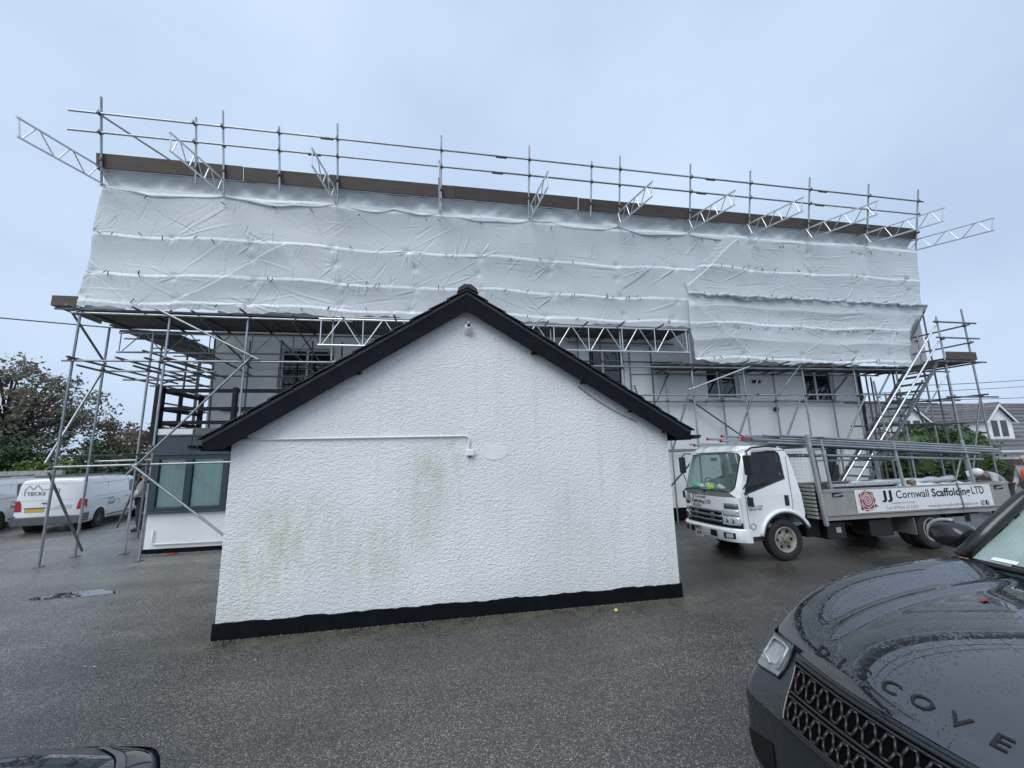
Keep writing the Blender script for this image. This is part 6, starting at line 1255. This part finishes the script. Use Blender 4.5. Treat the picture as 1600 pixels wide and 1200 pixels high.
van('white van with dark side window at the left edge behind its twin', (-17.05, 17.32, gz(-16.5, 19)), R(100.4), True, True)
# ------------------------------------------------------------------ trees, hedges, walls beyond the yard
material('cloth_pale', (.34, .34, .38), .9, 0, .15, 8); material('cap_tan', (.42, .36, .28), .8); material('chippings', (.14, .135, .12), .7, 0, .4, 60)
def leafmat(name, c1, c2, c3):
    m = bpy.data.materials.new(name); m.use_nodes = True; t = m.node_tree; L = t.links.new; b = t.nodes['Principled BSDF']; out = t.nodes['Material Output']
    pos = N(t, 'ShaderNodeNewGeometry').outputs['Position']
    n = N(t, 'ShaderNodeTexNoise', i_Scale=.45, i_Detail=3); L(pos, n.inputs['Vector']); n2 = N(t, 'ShaderNodeTexNoise', i_Scale=7, i_Detail=2); L(pos, n2.inputs['Vector'])
    a = N(t, 'ShaderNodeMath', operation='MULTIPLY_ADD'); L(n2.outputs['Fac'], a.inputs[0]); a.inputs[1].default_value = .55; L(n.outputs['Fac'], a.inputs[2])
    r = N(t, 'ShaderNodeValToRGB'); L(a.outputs[0], r.inputs[0]); e = r.color_ramp.elements; e[0].position = .55; e[0].color = (*c1, 1); e[1].position = 1.0; e[1].color = (*c3, 1); q = e.new(.76); q.color = (*c2, 1)
    L(r.outputs[0], b.inputs['Base Color']); b.inputs['Roughness'].default_value = .6
    tr = N(t, 'ShaderNodeBsdfTranslucent'); L(r.outputs[0], tr.inputs[0]); x = N(t, 'ShaderNodeMixShader', i_Fac=.2); L(b.outputs[0], x.inputs[1]); L(tr.outputs[0], x.inputs[2]); L(x.outputs[0], out.inputs[0]); MAT[name] = m
leafmat('leaf_copper', (.11, .145, .09), (.16, .165, .115), (.22, .165, .145)); leafmat('leaf_brown', (.11, .105, .07), (.16, .12, .09), (.20, .14, .105))  # copper and brown leaves coloured paler in place of a slight haze
leafmat('leaf_bright', (.07, .13, .03), (.11, .18, .04), (.16, .22, .05)); leafmat('leaf_dark', (.03, .06, .026), (.045, .08, .032), (.07, .11, .045)); leafmat('leaf_conifer', (.022, .055, .018), (.045, .09, .026), (.085, .14, .04))
def crown_mesh(c, rad, n, size, seed, hollow=.35, clumps=40, spread=.34):
    rng = np.random.default_rng(seed); C = np.array(c); Rd = np.array(rad)
    d = rng.normal(size=(clumps, 3)); d /= np.linalg.norm(d, axis=1)[:, None]; rr = hollow+(1-hollow)*rng.random(clumps)**.6
    cc = C+d*rr[:, None]*Rd*.88; k = rng.integers(0, clumps, n); p = cc[k]+rng.normal(size=(n, 3))*Rd.mean()*spread*(.5+.5*rng.random(clumps))[k][:, None]*np.array([1, 1, .75])
    nn = rng.normal(size=(n, 3))+np.array([0, 0, .7]); nn /= np.linalg.norm(nn, axis=1)[:, None]; a = np.cross(nn, rng.normal(size=(n, 3))); a /= np.linalg.norm(a, axis=1)[:, None]; b = np.cross(nn, a)
    s = size*(.5+rng.random(n))[:, None]; v = np.stack([p-a*s, p-b*s*.55, p+a*s, p+b*s*.55], 1).reshape(-1, 3)
    m = MB(); m.v = v.tolist(); m.f = [(4*i, 4*i+1, 4*i+2, 4*i+3) for i in range(n)]; return m, cc
def fastpart(m, name, mat, parent):
    off = OFF[root_of(parent).name]; me = bpy.data.meshes.new(name); me.from_pydata((np.array(m.v)-np.array(off)).tolist(), [], m.f); me.materials.append(MAT[mat]); o = bpy.data.objects.new(name, me); COL.objects.link(o); o.parent = parent; return o
def tree(label, x, y, h, c, rad, n, size, leaf, seed, trunk=.22, **k):
    z0 = gz(x, y); T = thing('tree', label, 'tree', (x, y, z0)); m, cc = crown_mesh(c, rad, n, size, seed, **k); rng = random.Random(seed)
    b = MB(); top = Vector((c[0], c[1], c[2]+rad[2]*.5)); b.tube([(x, y, z0-.1), (x+.1, y, z0+(c[2]-z0)*.5), tuple(Vector(c)*1.0), tuple(top)], [trunk, trunk*.8, trunk*.55, trunk*.15], 8)
    for q in cc[::2]:
        q = Vector(q); s = Vector((x, y, z0)).lerp(Vector(c), rng.uniform(.45, 1.0)); mid = s.lerp(q, .55)+Vector((0, 0, .2)); b.tube([s, mid, q, q+(q-mid)*.35], [trunk*.4, trunk*.25, trunk*.10, trunk*.03], 5)
    part(b, 'trunk', 'bark', T, True); fastpart(m, 'crown', leaf, T); return T
tree('tall copper and green tree with sky showing through at the far left', -27.5, 30, 9, (-27.0, 30, 5.0), (6.2, 4, 4.35), 11500, .115, 'leaf_copper', 3, .22, clumps=170, spread=.085, hollow=.25)
tree('lower brown leaved tree right of the tall copper tree', -20.9, 31, 5, (-21.3, 31, 2.9), (2.8, 2.2, 2.5), 5500, .10, 'leaf_brown', 5, .14, clumps=80, spread=.11)
tree('thin brown tree crown just left of the glazed bay', -17.6, 29, 5, (-18.0, 29, 2.6), (1.9, 1.8, 2.3), 4000, .10, 'leaf_brown', 15, .15, clumps=26, spread=.22)
def bush(name, label, cat, c, rad, n, size, leaf, seed, **k):
    T = thing(name, label, cat, (c[0], c[1], c[2]-rad[2]), None); m, cc = crown_mesh(c, rad, n, size, seed, **k); b = MB()
    for q in cc[::3]: b.tube([(c[0], c[1], c[2]-rad[2]), tuple(Vector((c[0], c[1], c[2]-rad[2]*.3)).lerp(Vector(q), .5)), tuple(q)], [.08, .05, .015], 5)
    part(b, 'stems', 'bark', T)
    if k.get('hollow', 0) > .6:
        e = MB(); e.ell(c, rad[0]*.86, rad[1]*.86, rad[2]*.86, 24, 14); part(e, 'inner_foliage', leaf, T, True)
    fastpart(m, 'foliage', leaf, T); return T
bush('shrub', 'bright green shrub at the left edge behind the van', 'shrub', (-25.6, 26, 1.9), (1.9, 1.3, 1.7), 3200, .11, 'leaf_bright', 7, clumps=30, spread=.26)
bush('shrub', 'small yellow green shrub behind the scaffold pole left of the van roof', 'shrub', (-21.6, 26.5, 1.2), (1.6, 1, 1.1), 2400, .10, 'leaf_bright', 8, clumps=24, spread=.28)
for (x, z, rx, rz_, sd, lb) in ((-24.2, 1.6, 3.0, 1.9, 9, 'dark green hedge growing below the tall copper tree'), (-20.0, 1.3, 2.6, 1.7, 10, 'dark green hedge above the white van roof'), (-17.2, 1.0, 2.2, 1.7, 11, 'dark hedge beside the glazed bay behind the van cab')):
    bush('hedge', lb, 'hedge', (x, 28.2, z), (rx, 1.2, rz_), 4200, .11, 'leaf_dark', sd, clumps=40, spread=.28)
BW = thing('block_wall', 'low grey block wall behind the vans', 'wall', (-23, 24.2, -.5))
for j in range(5):
    for i in range(22):
        if j < 3 and i % 3 != (j % 3): pass
        x0 = -29+i*.46+(.23 if j % 2 else 0); part(MB().box(x0, x0+.445, 24.1, 24.3, -.48+j*.425, -.48+j*.425+.41), 'block', 'block_wall', BW)
# conifer hedge on the right
bush('conifer', 'rounded clipped green conifer behind the lorry and stair tower', 'conifer', (28.3, 18.7, 1.05), (3.3, 1.9, 2.25), 24000, .095, 'leaf_conifer', 21, clumps=260, spread=.09, hollow=.82)
bush('shrub', 'dark low shrub at the right behind the end of the lorry', 'shrub', (30.6, 18.2, -.1), (2.0, 1.3, 1.1), 3500, .09, 'leaf_dark', 22, clumps=40, spread=.22)
tree('distant tree top rising above the house roof', 63, 45, 8, (62.5, 45, 6.2), (3.2, 3, 2.0), 2500, .2, 'leaf_dark', 23, .3, clumps=30, spread=.25)
FN = thing('timber_fence', 'dark timber fence between the yard and the white house', 'fence', (27, 16.8, -.6))
for i in range(44):
    x = 21.5+i*.42; part(MB().box(x, x+.405, 20.55+.02*(i % 2), 20.58+.02*(i % 2), -.95, 1.0-.15*smf(26, 34, x)), 'fence_board', 'fence_wood', FN)
# ------------------------------------------------------------------ white house with dormers
HO = thing('dormer_house', 'white rendered house with brown tiled roof and gabled dormers behind the yard', 'house', (34, 24, -1))
HY, HR = 21.0, 25.2          # eaves and ridge depth
ez, rzz, x0h, x1h = 1.35, 4.95, 27.5, 52.0
part(MB().box(x0h+.4, x1h-.4, HY+.3, 29.5, -1.2, ez+.1), 'wall', 'house_render', HO)
nrow = 12
for k in range(nrow):
    t0, t1 = k/nrow, (k+1.05)/nrow; y0 = HY+(HR-HY)*t0; y1 = HY+(HR-HY)*t1; z0 = ez+(rzz-ez)*t0; z1 = ez+(rzz-ez)*t1
    m = MB(); m.add([(x0h, y0, z0+.13), (x1h, y0, z0+.13), (x1h, y1, z1+.01), (x0h, y1, z1+.01), (x0h, y0, z0), (x1h, y0, z0)], [(0, 1, 2, 3), (4, 5, 1, 0)]); part(m, 'tile_course', 'house_tile', HO)
m = MB(); m.add([(x0h, HR, rzz), (x1h, HR, rzz), (x1h, 29.6, ez), (x0h, 29.6, ez)], [(0, 1, 2, 3)]); part(m, 'rear_roof', 'house_tile', HO)
m = MB(); m.cyl((x0h, HR, rzz+.02), (x1h, HR, rzz+.02), .12, 8); part(m, 'ridge', 'house_tile', HO)
part(MB().box(x0h, x1h, HY-.12, HY-.02, ez-.05, ez+.06), 'gutter', 'upvc', HO); part(MB().box(x0h, x1h, HY-.02, HY+.02, ez-.15, ez-.01), 'fascia', 'upvc', HO)
m = MB(); m.prism([(HY+.3, ez), (HR, rzz-.1), (29.5, ez)], 'x', x0h+.45, x0h+.6); part(m, 'gable_wall', 'house_render', HO)
def dormer(cx, w, zb, zt, za, yf):
    d = part(MB().prism([(cx-w, zb), (cx+w, zb), (cx+w, zt), (cx, za), (cx-w, zt)], 'y', yf, HR-.3), 'dormer', 'house_render', HO)
    for sg in (-1, 1):
        for k in range(7):
            t0, t1 = k/7, (k+1.06)/7; pr = [(cx+sg*(w+.25)*(1-t0), zt-.12+(za-zt+.22)*t0+.06), (cx+sg*(w+.25)*(1-t1), zt-.12+(za-zt+.22)*t1+.02), (cx+sg*(w+.25)*(1-t1), zt-.12+(za-zt+.22)*t1-.04), (cx+sg*(w+.25)*(1-t0), zt-.12+(za-zt+.22)*t0-.0)]
            part(MB().prism(pr, 'y', yf-.25, HR-.2), 'tile_course', 'house_tile', d)
        m = MB(); m.prism([(cx+sg*(w+.27), zt-.22), (cx, za+.02), (cx, za-.18), (cx+sg*(w+.10), zt-.22)], 'y', yf-.262, yf-.22); part(m, 'bargeboard', 'upvc', d)
    for sg in (-1, 1):
        wn = part(MB().box(cx+sg*.42-.36, cx+sg*.42+.36, yf-.02, yf+.02, zb+.62, zt+.05), 'window', 'upvc', d); part(MB().box(cx+sg*.42-.29, cx+sg*.42+.29, yf-.03, yf-.022, zb+.70, zt-.02), 'pane', 'dark_glass', wn)
dormer(31.3, 1.22, 1.75, 3.55, 4.55, 21.9); dormer(38.9, 1.22, 1.65, 3.5, 4.65, 21.9)
m = MB(); 
def onroof(x, t, up=.06): return (x, HY+(HR-HY)*t, ez+(rzz-ez)*t+up)
for xa in (34.2,): m = MB(); m.v = [onroof(xa, .36, .12), onroof(xa+1.1, .36, .12), onroof(xa+1.1, .62, .12), onroof(xa, .62, .12)]; m.f = [(0, 1, 2, 3)]; sk = part(m, 'skylight', 'lens', HO)
m = MB(); m.bar(onroof(35.4, .5, .1), onroof(35.4, .98, .1), .16, .1); part(m, 'roof_flashing', 'upvc', HO)
for xa in (40.2, 41.0, 41.8): wn = part(MB().box(xa-.33, xa+.33, HY+.27, HY+.31, -.15, .95), 'window', 'upvc', HO); part(MB().box(xa-.27, xa+.27, HY+.255, HY+.268, -.08, .88), 'pane', 'dark_glass', wn)
# a smaller gabled house wing seen past the stairs
HW2 = thing('gabled_outhouse', 'small white gabled house wing seen between stair tower and building corner', 'house', (24.5, 22, -1))
part(MB().prism([(22.3, -1.2), (26.3, -1.2), (26.3, 1.7), (24.3, 3.3), (22.3, 1.7)], 'y', 20.5, 25), 'wall', 'house_render', HW2)
for sg in (-1, 1): part(MB().prism([(24.3, 3.42), (24.3+sg*2.3, 1.55), (24.3+sg*2.3, 1.42), (24.3, 3.28)], 'y', 20.2, 25.2), 'roof', 'house_tile', HW2)
# ------------------------------------------------------------------ overhead wires
for (p, q, sag, lb) in (((-30, 14.5, 8.2), (-7.9, 12.0, 5.55), .15, 'dark cable reaching the left end of the scaffold'), ((17.5, 12, 4.2), (48, 20, 7.0), .2, 'highest of the thin overhead wires at the right'), ((16, 13.5, 4.1), (48, 20, 6.35), .2, 'second thin overhead wire at the right'), ((19, 13, 3.8), (48, 20, 5.5), .2, 'lowest thin overhead wire at the right')):
    m = MB(); p = Vector(p); q = Vector(q); m.tube([p.lerp(q, i/16)-Vector((0, 0, sag*4*(i/16)*(1-i/16))) for i in range(17)], .018 if p.x < 0 else .014, 5); tag(part(m, 'overhead_wire', 'wire', None), lb, 'wire')
# ------------------------------------------------------------------ people
def skin(root, name, mat, verts, edges, radii, sub=2):
    off = OFF[root_of(root).name]; me = bpy.data.meshes.new(name); me.from_pydata([tuple(Vector(v)-off) for v in verts], edges, []); me.materials.append(MAT[mat]); o = bpy.data.objects.new(name, me); COL.objects.link(o); o.parent = root
    o.modifiers.new('skin', 'SKIN'); 
    for i, r in enumerate(radii): me.skin_vertices[0].data[i].radius = (r, r) if not isinstance(r, tuple) else r
    me.skin_vertices[0].data[0].use_root = True
    s = o.modifiers.new('sub', 'SUBSURF'); s.levels = sub; s.render_levels = sub; return o
def person(label, J, jacket, vest=None, cap=None, trousers='cloth_dark'):
    """J: joints in world metres"""
    f = J['footL']; P = thing('person', label, 'person', ((J['footL'][0]+J['footR'][0])/2, (J['footL'][1]+J['footR'][1])/2, min(J['footL'][2], J['footR'][2])))
    V = Vector; pel, che, nek, hd = V(J['pelvis']), V(J['chest']), V(J['neck']), V(J['head'])
    vs = [pel, (pel+che)/2, che, nek, nek.lerp(hd, .45), hd, hd+(hd-nek).normalized()*.09]; ed = [(0, 1), (1, 2), (2, 3), (3, 4), (4, 5), (5, 6)]; rd = [.13, .12, .13, .058, .065, .092, .06]
    for s in 'LR':
        n = len(vs); vs += [V(J['hip'+s]), V(J['knee'+s]), V(J['ankle'+s]), V(J['foot'+s])]; ed += [(0, n), (n, n+1), (n+1, n+2), (n+2, n+3)]; rd += [.085, .06, .042, .035]
        n = len(vs); h = V(J['hand'+s]); w = V(J['elbow'+s]).lerp(h, .85); dr = (h-w).normalized(); sd = dr.orthogonal().normalized()
        vs += [V(J['shoulder'+s]), V(J['elbow'+s]), w, h]; ed += [(2, n), (n, n+1), (n+1, n+2), (n+2, n+3)]; rd += [.055, .042, .03, .036]
        b = n+3
        for k in range(4):
            a = sd*(.03-.02*k); q = len(vs); L = (.075, .088, .082, .062)[k]; vs += [h+a+dr*.03, h+a+dr*(.03+L*.55), h+a+dr*(.03+L)+sd.cross(dr)*.02]; ed += [(b, q), (q, q+1), (q+1, q+2)]; rd += [.0095, .009, .008]
        q = len(vs); vs += [h+sd*.045, h+sd*.06+dr*.04]; ed += [(b, q), (q, q+1)]; rd += [.011, .009]
    skin(P, 'body', 'skin', vs, ed, rd)
    vs = [pel+(che-pel)*.05, (pel+che)/2, che, nek-(nek-che)*.15]; ed = [(0, 1), (1, 2), (2, 3)]; rd = [.165, .16, .175, .08]
    for s in 'LR': n = len(vs); vs += [V(J['shoulder'+s]), V(J['elbow'+s]), V(J['elbow'+s]).lerp(V(J['hand'+s]), .8)]; ed += [(2, n), (n, n+1), (n+1, n+2)]; rd += [.08, .062, .05]
    skin(P, 'jacket', jacket, vs, ed, rd)
    vs = [pel]; ed = []; rd = [.15]
    for s in 'LR': n = len(vs); vs += [V(J['hip'+s]), V(J['knee'+s]), V(J['ankle'+s])]; ed += [(0, n), (n, n+1), (n+1, n+2)]; rd += [.105, .08, .065]
    skin(P, 'trousers', trousers, vs, ed, rd)
    for s in 'LR': a, b = V(J['ankle'+s]), V(J['foot'+s]); part(MB().tube([a+V((0, 0, .05)), a-V((0, 0, .02)), b], [.055, .06, .045], 8), 'boot', 'cloth_dark', P, True)
    if vest: vs = [pel+(che-pel)*.2, (pel+che)/2, che, nek-(nek-che)*.3]; skin(P, 'hi_vis_vest', vest, vs, [(0, 1), (1, 2), (2, 3)], [.175, .172, .195, .11])
    up = (hd-nek).normalized()
    if cap:
        m = MB(); m.ell((0, 0, 0), .105, .125, .085, 12, 6, 0); m.box(-.07, .07, -.20, -.08, -.005, .008); q = up.to_track_quat('Z', 'Y').to_matrix().to_4x4(); m.xf(Matrix.Translation(hd+up*.045) @ q @ Matrix.Rotation(J.get('face', 0), 4, 'Z')); part(m, 'cap', cap, P, True, 40)
    else: m = MB(); m.ell(hd+up*.04, .10, .11, .095, 12, 8, -.1); part(m, 'hair', 'hair', P, True)
    fd = V(J['look']).normalized(); sdv = fd.cross(up).normalized(); m = MB(); m.cyl(hd+fd*.085, hd+fd*.125-up*.02, .018, 8, .012); part(m, 'nose', 'skin', P, True)
    for s in (-1, 1): part(MB().ell(hd+fd*.088+sdv*.032*s+up*.018, .011, .011, .009, 8, 6), 'eye', 'ink', P, True); part(MB().ell(hd+sdv*.098*s-up*.005, .022, .022, .035, 8, 6), 'ear', 'skin', P, True)
    part(MB().bar(hd+fd*.09-up*.05-sdv*.025, hd+fd*.09-up*.05+sdv*.025, .012, .01), 'mouth', 'ink_pink', P)
    return P
def standing(x, y, z, face, h=1.75, armf=.15):
    fx_, fy_ = math.cos(face), math.sin(face); lx, ly = -fy_, fx_; k = h/1.75
    def p(f, l, u): return (x+(fx_*f+lx*l)*k, y+(fy_*f+ly*l)*k, z+u*k)
    J = dict(pelvis=p(0, 0, .95), chest=p(.0, 0, 1.32), neck=p(.0, 0, 1.50), head=p(.03, 0, 1.63), look=(fx_, fy_, 0), face=face+math.pi/2)
    for s, q in (('L', 1), ('R', -1)): J['hip'+s] = p(0, .10*q, .90); J['knee'+s] = p(.03, .11*q, .50); J['ankle'+s] = p(-.02, .12*q, .09); J['foot'+s] = p(.15, .13*q, .045); J['shoulder'+s] = p(0, .20*q, 1.42); J['elbow'+s] = p(.02, .27*q, 1.12); J['hand'+s] = p(armf+.12, .22*q, .92)
    return J
person('person in yellow hi-vis vest standing between the van and the glazed bay', standing(-9.0, 14.3, gz(-9.0, 14.3), R(200)), 'cloth_grey', 'hivis_yellow', None)
def bending(x, y, z):
    # leaning over the tail of the lorry, head towards -X
    J = dict(pelvis=(x, y, z+.98), chest=(x-.40, y, z+1.20), neck=(x-.60, y-.01, z+1.27), head=(x-.76, y-.03, z+1.30), look=(-.75, -.25, -.5), face=R(-75))
    for s, q in (('L', -1), ('R', 1)): J['hip'+s] = (x+.02, y+.10*q, z+.92); J['knee'+s] = (x-.02, y+.11*q, z+.50); J['ankle'+s] = (x+.06, y+.12*q, z+.09); J['foot'+s] = (x-.12, y+.13*q, z+.045); J['shoulder'+s] = (x-.52, y+.19*q, z+1.24); J['elbow'+s] = (x-.62, y+.24*q, z+1.02); J['hand'+s] = (x-.86, y+.16*q, z+.98)
    return J
person('person in grey top and white cap leaning over the lorry tail', bending(14.15, 8.15, gz(14, 8)), 'cloth_pale', None, 'mesh_white')
person('person in orange hi-vis vest at the right edge behind the lorry', standing(15.08, 8.1, gz(15, 8.1), R(180), 1.68), 'cloth_pale', 'hivis_orange', 'cap_tan')
# ------------------------------------------------------------------ small things on the ground
RB = thing('traffic_cone', 'small red and white cone standing by the corner of the bay', 'cone', (-6.95, 11.6, 0))
part(MB().box(-7.09, -6.81, 11.46, 11.74, .003, .03), 'base', 'red_cap', RB); part(MB().cyl((-6.95, 11.6, .03), (-6.95, 11.6, .32), .11, 14, .07), 'lower_cone', 'red_cap', RB, True, 40); part(MB().cyl((-6.95, 11.6, .32), (-6.95, 11.6, .45), .07, 14, .05), 'white_sleeve', 'white_paint', RB, True, 40); part(MB().cyl((-6.95, 11.6, .45), (-6.95, 11.6, .62), .05, 14, .02), 'tip', 'red_cap', RB, True, 40)
tag(part(MB().ell((2.25, 5.28, .022), .025, .024, .022, 12, 8), 'yellow_ball', 'mustard', None, True), 'small yellowish ball on the ground by the black plinth', 'ball')
rng = random.Random(77)
for i, (x, y) in enumerate(((-3.6, 5.2), (-3.5, 5.18), (2.45, 5.2), (4.0, 4.6), (3.1, 4.0), (-4.4, 3.9), (-1.9, 4.95), (5.0, 5.3))):
    m = MB(); k = 7; m.v = [(x+rng.uniform(.006, .016)*math.cos(6.28*j/k), y+rng.uniform(.005, .012)*math.sin(6.28*j/k), .006+rng.uniform(0, .006)) for j in range(k)]+[(x, y, .016)]; m.f = [(j, (j+1) % k, k) for j in range(k)]
    tag(part(m, 'litter_scrap', 'block_wall', None), 'tiny white scrap lying on the wet asphalt', 'litter', 'white scraps on the asphalt')
tag(part(MB().box(-5.95, -5.80, 10.42, 10.48, .004, .03), 'red_scrap', 'red_cap', None, bevel=.006), 'small red scrap at the foot of the bay', 'litter')
# loose chippings along the foot of the walls
m = MB(); rng = random.Random(9)
def chip(x, y, s):
    z = .004; m.add([(x-s, y-s*.6, z), (x+s*.8, y-s*.7, z), (x+s, y+s*.6, z), (x-s*.6, y+s, z), (x+s*.1*rng.uniform(-1, 1), y, z+s*rng.uniform(.6, 1.1))], [(0, 1, 4), (1, 2, 4), (2, 3, 4), (3, 0, 4)])
for _ in range(900): t = rng.random(); chip(-2.75+6.4*t, YF-.03-abs(rng.gauss(0, .07)), rng.uniform(.003, .009))
for _ in range(700): chip(rng.uniform(-6.7, -4.3), 10.58-abs(rng.gauss(0, .10)), rng.uniform(.005, .016))
for _ in range(260): chip(3.4+abs(rng.gauss(0, .25)), YF-.1+rng.gauss(0, .15), rng.uniform(.003, .009))
o = part(m, 'loose_chippings', 'chippings', None); o['kind'] = 'stuff'; o['label'] = 'loose stone chippings along the foot of the walls'; o['category'] = 'gravel'
